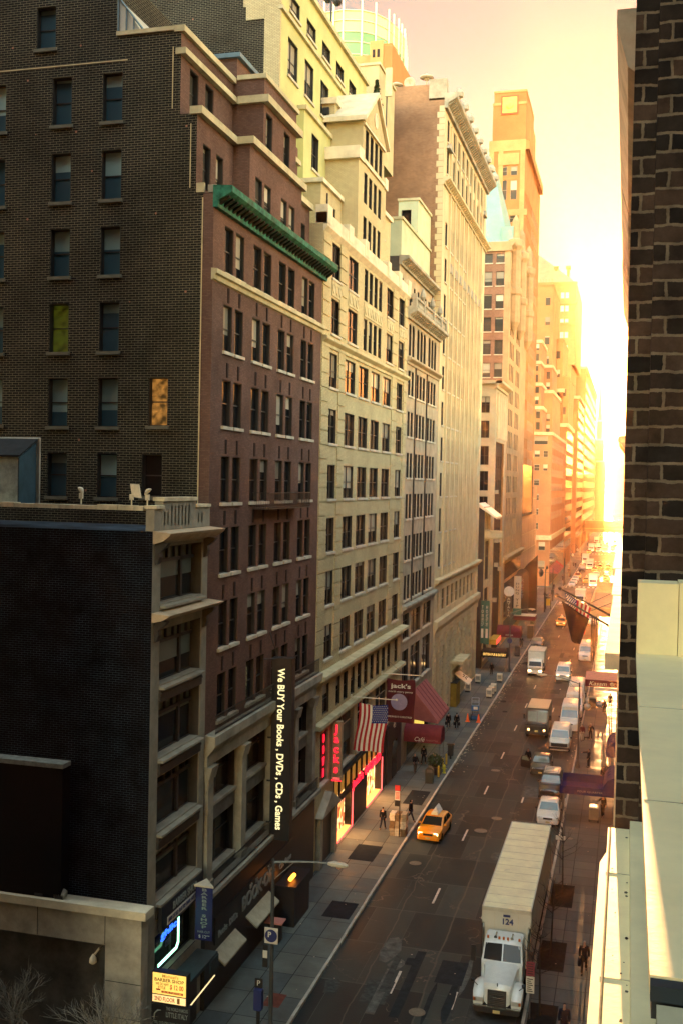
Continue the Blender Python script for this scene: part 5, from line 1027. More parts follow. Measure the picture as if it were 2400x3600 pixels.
spr = put(car('van', 'tall white high-roofed delivery van parked behind the old passenger van', 'van', P_WHITE, 5.9, 2.0, .75, 1.75, 5.75, 5.87, 1.35, 2.62, 1.2, wr=.35, lit=False, group=PARK, ht=.43), -5.55, 114.6)
def ribs(t, z, y0, n): m = MB(); [m.box(-.72+k*.24, y0, z, -.68+k*.24, y0+n, z+.035) for k in range(7)]; m.lathe((0, y0+1.0, z), [(.26, 0), (.26, .06), (.2, .09), (.02, .1)], 12); m.obj('roof_ribs', P_WHITE, t)
ribs(spr, 2.625, 1.95, 3.7); m = MB(); m.loft([rr_ring(.80, 2.02, 2.5, 1.38, .05), rr_ring(.80, 2.45, 2.66, 1.9, .05)]); m.obj('roof_fairing', P_WHITE, spr)
again(spr, 'second tall white delivery van, only its roof and screen showing between two other tall vans', -5.45, 121.6); again(spr, 'rearmost of the three tall white delivery vans under the curved lamp arm', -5.5, 128.6)
tran = again(spr, 'single white high-roofed van standing in front of the red bordered canopy', -5.7, 162.0)
mini = put(car('van', 'white minivan with glowing headlights driving beside the parked vans', 'van', P_WHITE, 5.0, 1.95, .7, 1.4, 4.8, 4.97, 1.18, 1.98, 1.1, wr=.34, group=MOVE, ht=.42), -7.95, 144.3)
m = MB(); [m.box(-.6+k*.4, 1.7, 1.99, -.55+k*.4, 4.6, 2.03) for k in range(4)]; m.obj('roof_ribs', P_SILV, mini)
pol = put(car('parked_car', 'dark car with pale bonnet parked at the left kerb behind the white box truck', 'car', P_GREY, 4.8, 1.85, 1.3, 2.1, 3.5, 4.4, .95, 1.45, .95, lit=False), -13.9, 172.6)
tx2 = again(taxi, 'yellow taxi with lit headlights driving below the black flag', -11.7, 201.0, group=MOVE)
pick = again(mini, 'white van with one lit headlight far off beyond the hanging flags', -5.95, 205.5)
# truck with box body
def box_truck(label, group, box_l=4.6, cabc=P_WHITE, tall=3.25):
    t = thing('box_truck', label, 'truck', group=group); W = 2.05
    m = MB(); m.loft([rr_ring(.96, .45, 1.35, 0, .1), rr_ring(1.0, .4, 1.4, .1, .1), rr_ring(1.0, .4, 2.25, .42, .12, .92), rr_ring(1.0, .4, 2.3, 1.6, .12, .92)]); m.obj('cab', cabc, t, smooth='auto')
    m = MB(); m.q([(-.86, .085, 1.42), (.86, .085, 1.42), (.80, .375, 2.12), (-.80, .375, 2.12)]); m.obj('windscreen', VGL, t, smooth='raw')
    for s in (-1, 1):
        m = MB(); m.q([(s*1.01, .45, 1.42), (s*1.01, 1.3, 1.42), (s*.96, 1.3, 2.05), (s*.965, .6, 2.05)]); m.obj('side_window', VGL, t, smooth='raw')
        m = MB(); m.box(-.17, -.03, .68, .17, .05, .86); m.obj('headlight', LON, t, (s*.72, 0, 0)); m = MB(); m.box(-.09, -.02, 1.45, .09, .06, 1.95); m.obj('mirror', BUMP, t, (s*1.18, .1, 0))
        wheel(t, s*.86, .85, .40, .26); wheel(t, s*.80, 1.9+box_l-1.5, .40, .42)
    m = MB(); m.box(-1.12, 1.75, .95, 1.12, 1.75+box_l, tall); m.obj('cargo_box', P_WHITE, t)
    m = MB()
    for a in ((-1.14, 1.73, tall-.06, 1.14, 1.8, tall+.02), (-1.14, 1.73, .93, -1.06, 1.8, tall), (1.06, 1.73, .93, 1.14, 1.8, tall)): m.box(*a)
    m.box(-1.14, 1.8, tall-.02, 1.14, 1.75+box_l, tall+.025); m.obj('box_edging', mat('edge_trim', (.55, .5, .38), .5, .1, 3), t)
    m = MB(); m.box(-1.0, -.06, .4, 1.0, .02, .62); m.obj('bumper', P_WHITE, t); m = MB(); m.box(-.8, -.02, .9, .8, -.0, 1.25); m.obj('grille', mat('truck_panel', (.4, .38, .3), .5, .1, 3), t); m = MB(); m.box(-.5, 1.6, .5, .5, 1.75+box_l-.1, .93); m.obj('chassis', BUMP, t)
    return t
npr = put(box_truck('white box truck with lit headlights driving near the left pavement', MOVE), -11.9, 147.0)
c = again(npr, 'white box truck with its dark screen crossing the avenue junction', -9.9, 239.0); c = again(npr, 'box truck among the taxis just past the avenue junction', -8.5, 283.4)
# step van
t = thing('step_van', 'dark brown square step van with wide split screen and beige roof', 'van', group=MOVE)
m = MB(); m.loft([rr_ring(1.1, .55, 1.35, 0, .08), rr_ring(1.13, .45, 1.5, .12, .1), rr_ring(1.13, .45, 1.6, .7, .1), rr_ring(1.13, .45, 2.8, 1.0, .1), rr_ring(1.13, .45, 2.95, 1.3, .1), rr_ring(1.13, .45, 2.95, 6.2, .1)]); m.obj('body', P_BROWN, t, smooth='auto')
m = MB(); m.box(-1.08, 1.25, 2.952, 1.08, 6.15, 3.0); m.obj('roof', P_TAN, t)
for s in (-1, 1):
    m = MB(); m.q([(s*.5-.47, .685, 1.66), (s*.5+.47, .685, 1.66), (s*.5+.45, .955, 2.66), (s*.5-.45, .955, 2.66)]); m.obj('windscreen', VGLP, t, smooth='raw')
    m = MB(); m.lathe((s*.8, -.03, .95), [(.12, 0), (.12, .05)], 12, 0, 'y'); m.obj('headlight', mat('headlamp_dim', (.6, .4, .2), .2, 0, 1, emit=(1, .45, .15), es=.25), t); m = MB(); m.box(-.1, 0, 1.9, .1, .08, 2.4); m.obj('mirror', BUMP, t, (s*1.33, .7, 0)); wheel(t, s*.97, .95, .42, .25); wheel(t, s*.92, 4.9, .42, .42)
m = MB(); m.box(-1.1, -.1, .45, 1.1, .02, .68); m.obj('bumper', BUMP, t); m = MB(); m.box(-.16, -.13, .75, .16, -.01, .9); m.obj('number_plate', PLATE, t); m = MB(); m.box(-1.0, .02, 1.3, 1.0, .5, 1.52); m.obj('bonnet_lip', BUMP, t)
put(t, -8.65, 110.6)
# articulated lorry
t = thing('semi_truck', 'long white articulated truck with bonneted cab and pale trailer numbered 124', 'truck')
CABW = paint('paint_cab_white', (.70, .72, .66))
m = MB(); m.loft([rr_ring(.62, .75, 1.55, 0, .12), rr_ring(.68, .7, 1.75, .15, .15), rr_ring(.80, .7, 1.98, 1.7, .2), rr_ring(.95, .7, 2.05, 2.0, .2)]); m.obj('bonnet', CABW, t, smooth='auto')
for s in (-1, 1):
    m = MB(); m.loft([rr_ring(.24, .62, 1.05, .02, .1), rr_ring(.28, .58, 1.28, .25, .12), rr_ring(.28, .75, 1.5, .9, .14), rr_ring(.24, .75, 1.35, 1.55, .14), rr_ring(.2, .7, 1.1, 1.9, .1)]); m.obj('mudguard', CABW, t, (s*.93, 0, 0), 'auto')
    m = MB(); m.box(-.2, -.04, .84, .2, .08, 1.04); m.obj('headlight', LOFF, t, (s*.90, .02, 0)); m = MB(); m.box(-.06, -.05, .86, .06, 0, 1.02); m.obj('indicator', AMB, t, (s*1.1, .03, 0))
    m = MB(); m.tube([(0, 0, 1.35), (s*.25, -.1, 1.62)], .02, 5); m.lathe((s*.27, -.1, 1.66), [(.02, -.13), (.11, -.06), (.12, .05), (.03, .12)], 10); m.obj('bonnet_mirror', BUMP, t, (s*1.0, .55, 0)); m = MB(); m.box(-.12, -.02, 1.95, .12, .08, 2.75); m.tube([(0, .05, 2.8), (-s*.35, .1, 2.85)], .02, 4); m.obj('mirror', BUMP, t, (s*1.45, 1.9, 0))
    wheel(t, s*.98, .95, .5, .3); wheel(t, s*.92, 4.0, .5, .5); wheel(t, s*.92, 15.2, .5, .5); wheel(t, s*.92, 16.4, .5, .5)
    m = MB(); m.tube([(0, 3.55, 1.0), (0, 3.55, 3.3)], .08, 8); m.obj('exhaust', CHROME, t, (s*1.2, 0, 0)); m = MB(); m.lathe((s*.42, 2.9, 3.02), [(.09, -.32), (.05, -.2), (.04, .1), (.05, .25)], 8, 0, 'y'); m.obj('air_horn', CHROME, t)
m = MB(); m.loft([rr_ring(1.02, .7, 2.0, 1.9, .12), rr_ring(1.05, .7, 2.1, 2.0, .12), rr_ring(1.05, .7, 2.85, 2.35, .15, .96), rr_ring(1.05, .7, 3.0, 2.65, .15, .95), rr_ring(1.05, .7, 3.0, 3.5, .12, .95)]); m.obj('cab', CABW, t, smooth='auto')
m = MB(); m.q([(-.94, 1.985, 2.08), (-.03, 1.96, 2.08), (-.03, 2.31, 2.83), (-.88, 2.33, 2.80)]); m.q([(.03, 1.96, 2.08), (.94, 1.985, 2.08), (.88, 2.33, 2.80), (.03, 2.31, 2.83)]); m.obj('windscreen', VGL, t, smooth='raw')
m = MB(); m.box(-.46, -.06, .72, .46, .0, 1.5); m.obj('grille', BUMP, t); o = t.children[-1]
m = MB(); [m.box(-.42, -.085, .80+k*.085, .42, -.061, .82+k*.085) for k in range(8)]; m.box(-.3, -.095, 1.17, -.02, -.087, 1.2); m.box(.04, -.095, 1.14, .3, -.087, 1.18); m.obj('grille_bars', CHROME, o)
m = MB(); m.loft([rr_ring(1.12, .38, .68, -.12, .08), rr_ring(1.2, .38, .7, .1, .08)]); m.obj('bumper', BUMP, t); m = MB(); m.box(-1.16, -.14, .66, 1.16, -.08, .72); m.obj('bumper_strip', CHROME, t); m = MB(); m.box(-.17, -.17, .42, .17, -.13, .56); m.obj('number_plate', PLATE, t)
m = MB(); [m.box(x-.05, 2.5, 2.96, x+.05, 2.6, 3.08) for x in (-.8, -.22, 0, .22, .8)]; m.obj('marker_lights', AMB, t); m = MB(); m.tube([(0, .1, 1.62), (0, .1, 1.8)], .03, 6); m.obj('bonnet_emblem', CHROME, t)
m = MB(); m.box(-.5, .3, .55, .5, 17, .95); m.obj('chassis', BUMP, t)
TRL = mat('trailer_skin', (.64, .60, .48), .45, .10, .7, bump=.15); TRR = mat('trailer_roof', (.90, .78, .48), .5, .15, .9, bump=.4)
m = MB(); m.box(-1.28, 3.75, 1.05, 1.28, 18.3, 4.06); o = m.obj('trailer', TRL, t)
m = MB(); m.box(-1.25, 3.8, 4.062, 1.25, 18.25, 4.085); m.obj('trailer_roof', TRR, o)
m = MB()
for x in (-1.29, 1.23): m.box(x, 3.72, 4.0, x+.06, 18.32, 4.11); m.box(x, 3.71, 1.04, x+.06, 3.78, 4.06)
m.box(-1.28, 3.71, 3.9, 1.28, 3.745, 4.1); m.box(-1.28, 18.3, 4.0, 1.28, 18.34, 4.11); [m.box(-.75, 9.2+k*.22, 4.086, -.45, 9.24+k*.22, 4.095) for k in range(2)]; m.obj('trailer_edging', mat('edge_trim', (1, 1, 1)), o)
m = MB(); [m.box(-1.22, 4.4+k*1.15, 4.086, 1.22, 4.44+k*1.15, 4.094) for k in range(12)]; m.obj('roof_seams', mat('roof_seam', (.62, .52, .32), .6, .3, 4), o)
m = MB(); [m.box(s*1.281, 4.2+k*.6, 1.1, s*1.295, 4.23+k*.6, 4.0) for s in (-1, 1) for k in range(24)]; m.obj('side_posts', TRL, o)
m = MB(); [m.box(x-.006, 3.742, 1.15, x+.006, 3.752, 3.9) for x in (-.62, .62)]; m.obj('front_seams', mat('roof_seam', (1, 1, 1)), o)
put(t, -5.62, 51.5, R(0)); NAVY = mat('navy_letters', (.02, .03, .12), .5, 0, 1)
l = letters(o, '124', .42, (0, 3.70, 3.35), 'cam', NAVY, bold=.012); l.location = (0.05, 3.70, 3.4); m = MB(); m.box(-.17, 3.695, 3.66, .2, 3.705, 3.78); m.obj('trailer_badge', NAVY, o)
# more distant cars
far = [(suv, 'dark car nosing out at the right kerb beside the crossing', -6.5, 268.5, P_SILV, P_BLACK), (taxi, 'taxi left of the box truck just past the junction', -10.7, 295, None, None), (hatch, 'foremost silver car of the row at the left kerb past the junction', -13.8, 281.6, P_SILV, P_WHITE), (hatch, 'second pale car in the left kerb row past the junction', -13.7, 289.5, None, None),
 (hatch, 'third pale car in the left kerb row past the junction', -13.7, 298.5, None, None), (taxi, 'taxi fourth in the left kerb row past the junction', -13.6, 309, None, None), (suv, 'dark utility vehicle with lit lamps at the left kerb near the street awnings', -13.4, 333, None, None), (taxi, 'taxi in the middle lane ahead of another taxi', -9.7, 335, None, None), (taxi, 'taxi just behind another taxi in the middle lane', -8.4, 346.5, None, None),
 (suv, 'white utility vehicle crossing the second avenue', -14.0, 382, P_WHITE, P_BLACK), (taxi, 'taxi at the far side of the second avenue on the left', -14.6, 427, None, None), (taxi, 'taxi at the far side of the second avenue in the middle', -12.7, 446, None, None), (hatch, 'pale car beyond the second avenue behind the taxis', -11, 457, None, None), (spr, 'tall pale van facing the second avenue on the right', -8.2, 448, None, None), (spr, 'tall pale van at the right kerb facing the second avenue', -6, 447, None, None),
 (hatch, 'white car shining near the right kerb past the junction', -5.6, 318, None, None), (taxi, 'taxi by the right kerb near the shining white car', -5.7, 306, None, None), (hatch, 'car on the road beneath the overpass', -9, 500, P_GREY, P_WHITE), (hatch, 'small white car in the glare before the overpass', -13, 478, None, None), (taxi, 'taxi waiting before the overpass at the left', -14.5, 492, None, None)]
for s, lb, x, y, nw, od in far: again(s, lb, x, y, 0, nw, od, FARC)
rr = random.Random(31)
for k in range(22):
    y = rr.choice((rr.uniform(360, 386), rr.uniform(430, 515), rr.uniform(430, 515), rr.uniform(312, 356))); x = rr.choice((-14, -11.2, -8.6, -5.8)); s = rr.choice((taxi, hatch, hatch, suv, npr))
    again(s, 'small vehicle in the thick traffic around the second avenue', x+rr.uniform(-.3, .3), y, 0, P_SILV if s == suv else None, P_BLACK if s == suv else None, 'thick traffic around the second avenue')
for k, (x, y, s) in enumerate(((-11, 600, hatch), (-8, 640, hatch), (-12, 690, spr), (-7, 720, hatch), (-10, 780, spr), (-13, 560, taxi), (-6.5, 860, hatch))): again(s, 'tiny vehicle glinting in the glare beyond the overpass', x, y, 0, None, None, 'vehicles beyond the overpass')
# ------------------------------------------------------------------ people
SKIN = mat('skin', (.30, .17, .11), .6, .05, 4); HAIRD = mat('hair_dark', (.012, .010, .009), .7, .2, 20); HAIRG = mat('hair_grey', (.28, .26, .22), .7, .2, 20)
def cloth(n, c): return mat('cloth_'+n, c, .9, .2, 6)
C_BLK = cloth('black', (.006, .006, .008)); C_NAVY = cloth('navy', (.008, .010, .018)); C_GREY = cloth('grey', (.05, .05, .05)); C_JEAN = cloth('denim', (.016, .022, .036)); C_RED = cloth('maroon', (.10, .022, .02)); C_TAN = cloth('tan', (.2, .15, .09)); SHOE = cloth('shoe', (.006, .006, .006))
def skin_obj(name, V, E_, rad, m, parent, root=0, sub=2):
    me = bpy.data.meshes.new(name); me.from_pydata([tuple(v) for v in V], E_, []); me.materials.append(m)
    o = link(name, me, parent); md = o.modifiers.new('skin', 'SKIN'); sv = me.skin_vertices[0].data
    for i, r in enumerate(rad): sv[i].radius = r if isinstance(r, tuple) else (r, r)
    sv[root].use_root = True; md.use_smooth_shade = True
    s = o.modifiers.new('smooth', 'SUBSURF'); s.levels = sub-1; s.render_levels = sub-1
    return o
def person(label, x, y, face=0.0, stride=.0, coat=C_BLK, legs=C_BLK, hair=HAIRD, h=1.75, long=False, hood=False, arms=((0, 0), (0, 0)), bend=0.0, seed=0, z=SW, hat=None, reach=None):
    """face: heading in degrees, 0 looks at the camera (-y); arms: (swing, elbow) in degrees for right and left; reach: (side, target) brings that hand to a point in the person's own space"""
    t = thing('person', label, 'person', (x, y, z), R(face)); k = h/1.75
    S = Matrix.Rotation(R(-bend), 3, 'X'); hip = Vector((0, 0, .93))
    up = lambda p: (S @ (Vector(p)-hip))+hip if bend else Vector(p)
    J = {'pel': Vector((0, 0, .95)), 'sp': up((0, .01, 1.15)), 'ch': up((0, .015, 1.36)), 'nk': up((0, .01, 1.49)), 'hb': up((0, -.005, 1.57)), 'hm': up((0, -.01, 1.65)), 'ht': up((0, .0, 1.735))}
    V, E_, Rd, ix = [], [], [], {}
    def add(n, p, r, par=None):
        ix[n] = len(V); V.append(Vector(p)*k); Rd.append(tuple(q*k for q in r) if isinstance(r, tuple) else r*k)
        if par is not None: E_.append((ix[par], ix[n]))
    add('pel', J['pel'], (.13, .10)); add('sp', J['sp'], (.125, .09), 'pel'); add('ch', J['ch'], (.145, .10), 'sp'); add('nk', J['nk'], .055, 'ch'); add('hb', J['hb'], (.062, .07), 'nk'); add('hm', J['hm'], (.075, .092), 'hb'); add('ht', J['ht'], (.052, .062), 'hm')
    add('nose', up((0, -.112, 1.625)), .013, 'hm'); add('chin', up((0, -.082, 1.565)), .03, 'hb')
    AR, LG = {}, {}
    for i, s in enumerate((-1, 1)):
        n = 'r' if s < 0 else 'l'; sw, el = arms[i]; a = R(sw)
        sh = up((s*.185, .015, 1.42)); e0 = sh+Vector((s*.045, -math.sin(a)*.29, -math.cos(a)*.29)); b_ = a+R(el); wr = e0+Vector((s*.0, -math.sin(b_)*.25, -math.cos(b_)*.25))
        if reach and reach[0] == s:
            wr = Vector(reach[1]); d = (wr-sh); L_ = min(d.length, .53); wr = sh+d.normalized()*L_; e0 = (sh+wr)/2+Vector((s*.06, .02, -.08))
        AR[n] = (sh, e0, wr); d = (wr-e0).normalized(); side = Vector((s, 0, 0)); fwd = d.cross(side).normalized(); fwd = fwd if fwd.y < 0 else -fwd
        add(n+'sh', sh, .062, 'ch'); add(n+'el', e0, .045, n+'sh'); add(n+'wr', wr, (.028, .024), n+'el'); pm = wr+d*.065; add(n+'pm', pm, (.040, .022), n+'wr')
        for f in range(4):
            o_ = fwd*(.027-.018*f); l = (.068, .076, .072, .056)[f]; p1 = pm+d*.035+o_; p2 = p1+d*l*.5-side*.006; p3 = p2+d*l*.45-side*.022
            add(n+'f%d' % f, p1, .0095, n+'pm'); add(n+'g%d' % f, p2, .0088, n+'f%d' % f); add(n+'h%d' % f, p3, .0075, n+'g%d' % f)
        th = wr+d*.035+fwd*.038; add(n+'t0', th, .011, n+'wr'); add(n+'t1', th+d*.035+fwd*.016-side*.01, .0095, n+'t0')
        q = stride*(1 if s < 0 else -1); hp = Vector((s*.092, 0, .90)); kn = hp+Vector((s*.008, -math.sin(q)*.42-.01, -math.cos(q)*.42)); q2 = q-abs(stride)*(.9 if q < 0 else .15); q2 = q2 if stride else 0
        an = kn+Vector((0, -math.sin(q2)*.40, -math.cos(q2)*.40)); LG[n] = (hp, kn, an); lift = max(0, .085-an.z)
        an.z += lift
        add(n+'hp', hp, .088, 'pel'); add(n+'kn', kn, .058, n+'hp'); add(n+'cf', kn.lerp(an, .35)+Vector((0, .015, 0)), .052, n+'kn'); add(n+'an', an, .038, n+'cf'); add(n+'he', an+Vector((0, .03, -.05)), .034, n+'an'); add(n+'to', an+Vector((s*.015, -.15, -.055)), (.040, .028), n+'he')
    skin_obj('body', V, E_, Rd, SKIN, t)
    # coat or jacket with sleeves
    def sub(names, extra, m, nm, grow):
        VV, EE, RR_, jx = [], [], [], {}
        for n, p, r, par in names+extra:
            jx[n] = len(VV); VV.append(Vector(p)*k); RR_.append(tuple((q+grow)*k for q in r) if isinstance(r, tuple) else (r+grow)*k)
            if par: EE.append((jx[par], jx[n]))
        return skin_obj(nm, VV, EE, RR_, m, t)
    low = .62 if long else .84
    cn = [('a', J['pel'], (.14, .11), None), ('b', J['sp'], (.135, .10), 'a'), ('c', J['ch'], (.152, .11), 'b'), ('d', J['nk']-Vector((0, 0, .015)), .060, 'c'), ('z', (0, .0, low), (.15, .12), 'a')]
    for n in 'rl': sh, e0, wr = AR[n]; cn += [(n+'1', sh, .068, 'c'), (n+'2', e0, .054, n+'1'), (n+'3', e0.lerp(wr, .97), .042, n+'2')]
    sub(cn, [], coat, 'coat', .016)
    cn = [('p', (0, 0, .93), (.12, .10), None)]
    for n in 'rl': hp, kn, an = LG[n]; cn += [(n+'1', hp, .088, 'p'), (n+'2', kn, .064, n+'1'), (n+'3', kn.lerp(an, .45)+Vector((0, .012, 0)), .058, n+'2'), (n+'4', an.lerp(kn, .04), .050, n+'3')]
    sub(cn, [], legs, 'trousers', .012)
    for n in 'rl':
        an = LG[n][2]; s = -1 if n == 'r' else 1
        skin_obj('shoe', [(an+Vector((0, .035, -.045)))*k, (an+Vector((0, -.04, -.04)))*k, (an+Vector((s*.015, -.16, -.058)))*k], [(0, 1), (1, 2)], [.042*k, .046*k, (.048*k, .026*k)], SHOE, t)
    if hood: skin_obj('hood', [J['nk']*k, (J['hm']+Vector((0, .022, 0)))*k, (J['ht']+Vector((0, .03, .01)))*k], [(0, 1), (1, 2)], [.085*k, (.10*k, .105*k), .075*k], coat, t)
    else: skin_obj('hair', [(J['hb']+Vector((0, .045, .02)))*k, (J['hm']+Vector((0, .03, .03)))*k, (J['ht']+Vector((0, .005, .012)))*k], [(0, 1), (1, 2)], [.05*k, (.078*k, .078*k), .062*k], hat or hair, t)
    return t
def hold(label, x, y, z, what, m, rz=0, cat='bag'):
    t = thing('briefcase' if what == 'case' else 'bag', label, cat, (x, y, z), rz); b = MB()
    if what == 'case': b.loft([rr_ring(.07, 0, .32, -.22, .04), rr_ring(.08, -.01, .33, 0, .04), rr_ring(.07, 0, .32, .22, .04)])
    else: b.loft([rr_ring(.06, 0, .34, -.15, .04), rr_ring(.10, -.02, .30, 0, .05), rr_ring(.06, 0, .34, .15, .04)])
    b.obj('bag_body', m, t, smooth='auto'); b = MB(); b.tube([(0, -.09, .30), (0, -.07, .40), (0, .07, .40), (0, .09, .30)], .012, 6); b.obj('handle', m, t); return t
def g(x, y): return x*.995, y*.995      # points read off at road level, moved up to pavement level
x, y = g(-1.68, 57.9); person('grey haired man in black coat carrying a black case along the right pavement', x, y, 0, .32, hair=HAIRG, h=1.8, long=True, arms=((0, 4), (-12, 8))); hold('black soft case in the hand of the grey haired man', x-.25, y, SW+.47, 'case', C_BLK)
x, y = g(-2.32, 50.6); person('dark haired man in open dark jacket at the bottom edge of the right pavement', x, y, 5, .15, coat=C_NAVY, h=1.78)
x, y = g(-1.35, 86.1); person('man in black pushing an insulated food cart with one outstretched arm', x, y, -155, .12, h=1.82, arms=((0, 0), (0, 0)), reach=(1, (.38, -.35, 1.2)))
x, y = g(-3.0, 101); person('person by the lamp post stretching one arm out over the blue canopy', x, y, -60, 0, arms=((85, 5), (10, 20)))
x, y = g(-3.2, 112.2); person('dog walker in black with a pale cap', x, y, 170, .1, arms=((40, 10), (5, 10)), hat=cloth('pale_cap', (.4, .38, .3)))
x, y = g(-4.0, 111.4); person('man in maroon jacket and pale trousers beside the dog walker', x, y, 10, .1, coat=C_RED, legs=cloth('pale_trousers', (.28, .27, .22)))
x, y = g(-2.1, 125.8); person('shorter person of the pair walking away on the right pavement', x, y, 172, .3, h=1.65, coat=C_BLK)
x, y = g(-1.5, 129.1); person('taller long coated person of the pair walking away on the right pavement', x, y, 175, .3, h=1.82, long=True)
x, y = g(-17.35, 77.5); person('young man in black jacket walking away past the lit shop window', x, y, 168, .28, legs=C_JEAN, h=1.75)
x, y = g(-15.7, 80.0); person('person striding across the pavement behind the stack of bundles', x, y, 75, .45, legs=C_JEAN, hood=True)
x, y = g(-18.1, 93.8); person('worker bending over a loaded hand truck near the cafe canopy', x, y, 30, .2, bend=14, legs=C_GREY, arms=((35, 10), (35, 10)))
x, y = g(-17.9, 96.8); person('bulky hooded man walking behind the worker under the cafe canopy', x, y, 170, .3, hood=True, h=1.82)
x, y = g(-18.1, 112); person('left walker of the pair strolling away beside the sloped red awning', x, y, 178, .25, legs=C_JEAN, h=1.74, long=True); hold('dark bag held by the left walker of the pair', x-.28, y, SW+.42, 'bag', C_BLK)
x, y = g(-17.2, 112); person('right walker of the pair in a dark suit with bags in both hands', x, y, 182, .25, h=1.8); hold('black case held in the inner hand of the suited walker', x-.26, y, SW+.45, 'case', C_BLK); hold('dark bag held in the outer hand of the suited walker', x+.27, y, SW+.45, 'bag', C_BLK)
x, y = g(-17.7, 145.7); person('hooded person standing under the black pub canopy', x, y, 5, .05, hood=True, h=1.8)
x, y = g(-16.2, 172.4); person('person in black with a bulky bag under the arm by the second canopy', x, y, 175, .2, arms=((20, 60), (0, 10)), h=1.85)
x, y = g(-18.3, 219.8); person('lone walker in a long dark coat on the corner pavement', x, y, 180, .25, long=True)
x, y = g(-17.7, 247.4); person('first of the group waiting at the avenue crossing', x, y, 90, .1); x, y = g(-18.3, 249); person('second of the group waiting at the avenue crossing', x, y, 150, .1, h=1.8); x, y = g(-16.9, 246.1); person('third of the group with a wide coat stepping into the crossing', x, y, 120, .35, long=True)
x, y = g(-19.9, 233.8); person('walker in a grey coat at the corner of the glass building', x, y, 160, .3, coat=C_GREY, long=True); x, y = g(-20.6, 240); person('walker near the kerb by the glass building corner', x, y, 20, .2, coat=C_GREY)
x, y = g(-17.8, 272); person('walker on the avenue corner by the row of small awnings', x, y, 0, .3); x, y = g(-17.2, 300); person('walker below the small pink awnings', x, y, 180, .2); x, y = g(-17.0, 325); person('walker near the red awnings past the junction', x, y, 0, .2); x, y = g(-16.2, 352); person('walker by the far left kerb past the awnings', x, y, 0, .2)
x, y = g(-1.5, 95.5); person('person half hidden beneath the blue canopy at the right', x, y, 180, .2, legs=C_JEAN)
x, y = -8.45, 99.2; person('driver standing behind the open door of the dark saloon', x, y, 0, 0, z=0, h=1.78)
# small dog on the right pavement
x, y = g(-3.6, 111.9); t = thing('dog', 'small dark dog standing beside its walker on the right pavement', 'dog', (x, y, SW), R(80))
V = [(0, .16, .27), (0, 0, .27), (0, -.16, .29), (0, -.25, .36), (0, -.31, .40), (0, -.40, .385), (0, .26, .34), (0, .31, .43)]; E_ = [(0, 1), (1, 2), (2, 3), (3, 4), (4, 5), (0, 6), (6, 7)]; Rd = [.065, .065, .08, .05, .055, .03, .02, .012]
for s in (-1, 1):
    i = len(V); V += [(s*.05, -.17, .18), (s*.05, -.16, .09), (s*.05, -.18, .015)]; E_ += [(2, i), (i, i+1), (i+1, i+2)]; Rd += [.03, .02, .018]
    i = len(V); V += [(s*.05, .15, .18), (s*.05, .20, .11), (s*.05, .18, .015)]; E_ += [(0, i), (i, i+1), (i+1, i+2)]; Rd += [.038, .018, .018]; i = len(V); V += [(s*.04, -.29, .46)]; E_ += [(4, i)]; Rd += [.018]
skin_obj('body', V, E_, Rd, C_BLK, t, 1)
t = thing('dog_lead', 'thin dark lead between the walker and the small dog', 'lead', (x, y, SW)); m = MB(); m.tube([(.02, -.25, .4), (.2, -.0, .6), (.33, .15, .86)], .012, 4); m.obj('strap', C_BLK, t)
# ------------------------------------------------------------------ signs, banners, awnings
def emit(name, c, s): return mat(name, tuple(min(1, q) for q in c), .4, 0, 1, emit=c, es=s)
WLET = mat('sign_white', (.62, .60, .5), .5, .1, 3); YLET = mat('sign_cream_letters', (.85, .78, .45), .5, 0, 1, emit=(1, .85, .42), es=.035); GLET = mat('sign_grey_letters', (.22, .26, .24), .5, .1, 3)
REDN = emit('neon_red', (1, .012, .03), .09); PINKN = emit('neon_pink', (1, .10, .10), .075); GRN = emit('neon_green', (.35, 1, .6), .12); BLUN = emit('led_blue', (.02, .10, 1), .12)
MAROON = mat('canvas_maroon', (.14, .022, .03), .8, .2, 2); NAVYC = mat('canvas_navy', (.003, .010, .075), .7, .2, 2); PURP = mat('canvas_purple', (.03, .026, .085), .8, .25, 2); REDC = mat('canvas_faded_red', (.34, .10, .09), .8, .15, 2); STEEL = mat('pole_steel', (.05, .055, .055), .5, .2, 3); PALEP = mat('pole_pale', (.62, .56, .4), .4, .15, 3)
# tall projecting sign on the brown building
t = thing('hanging_sign', 'tall black projecting sign with cream letters saying We BUY Your Books DVDs CDs Games', 'sign', (FX, 57.3, 6))
m = MB(t.location); m.box(-19.42, 57.0, 5.7, -18.22, 57.6, 16.1); m.obj('panel', BLACKP, t)
m = MB(t.location); m.box(-19.44, 56.97, 16.1, -18.2, 57.63, 16.18); m.tube([(FX, 57.3, 17.6), (-19.2, 57.3, 16.18)], .035, 5); m.tube([(FX, 56.2, 16.2), (-18.9, 57.2, 16.15)], .03, 5)
for z in (6.6, 9.0, 11.5, 14.2): m.tube([(FX-.02, 57.3, z), (-19.4, 57.3, z)], .05, 5)
m.obj('brackets', IRON, t)
letters(t, 'We BUY Your Books , DVDs , CDs , Games', 1, (-18.88, 56.985, 10.95), 'cam', YLET, spin=R(-90), fit=(9.3, .5), bold=.022, depth=.01)
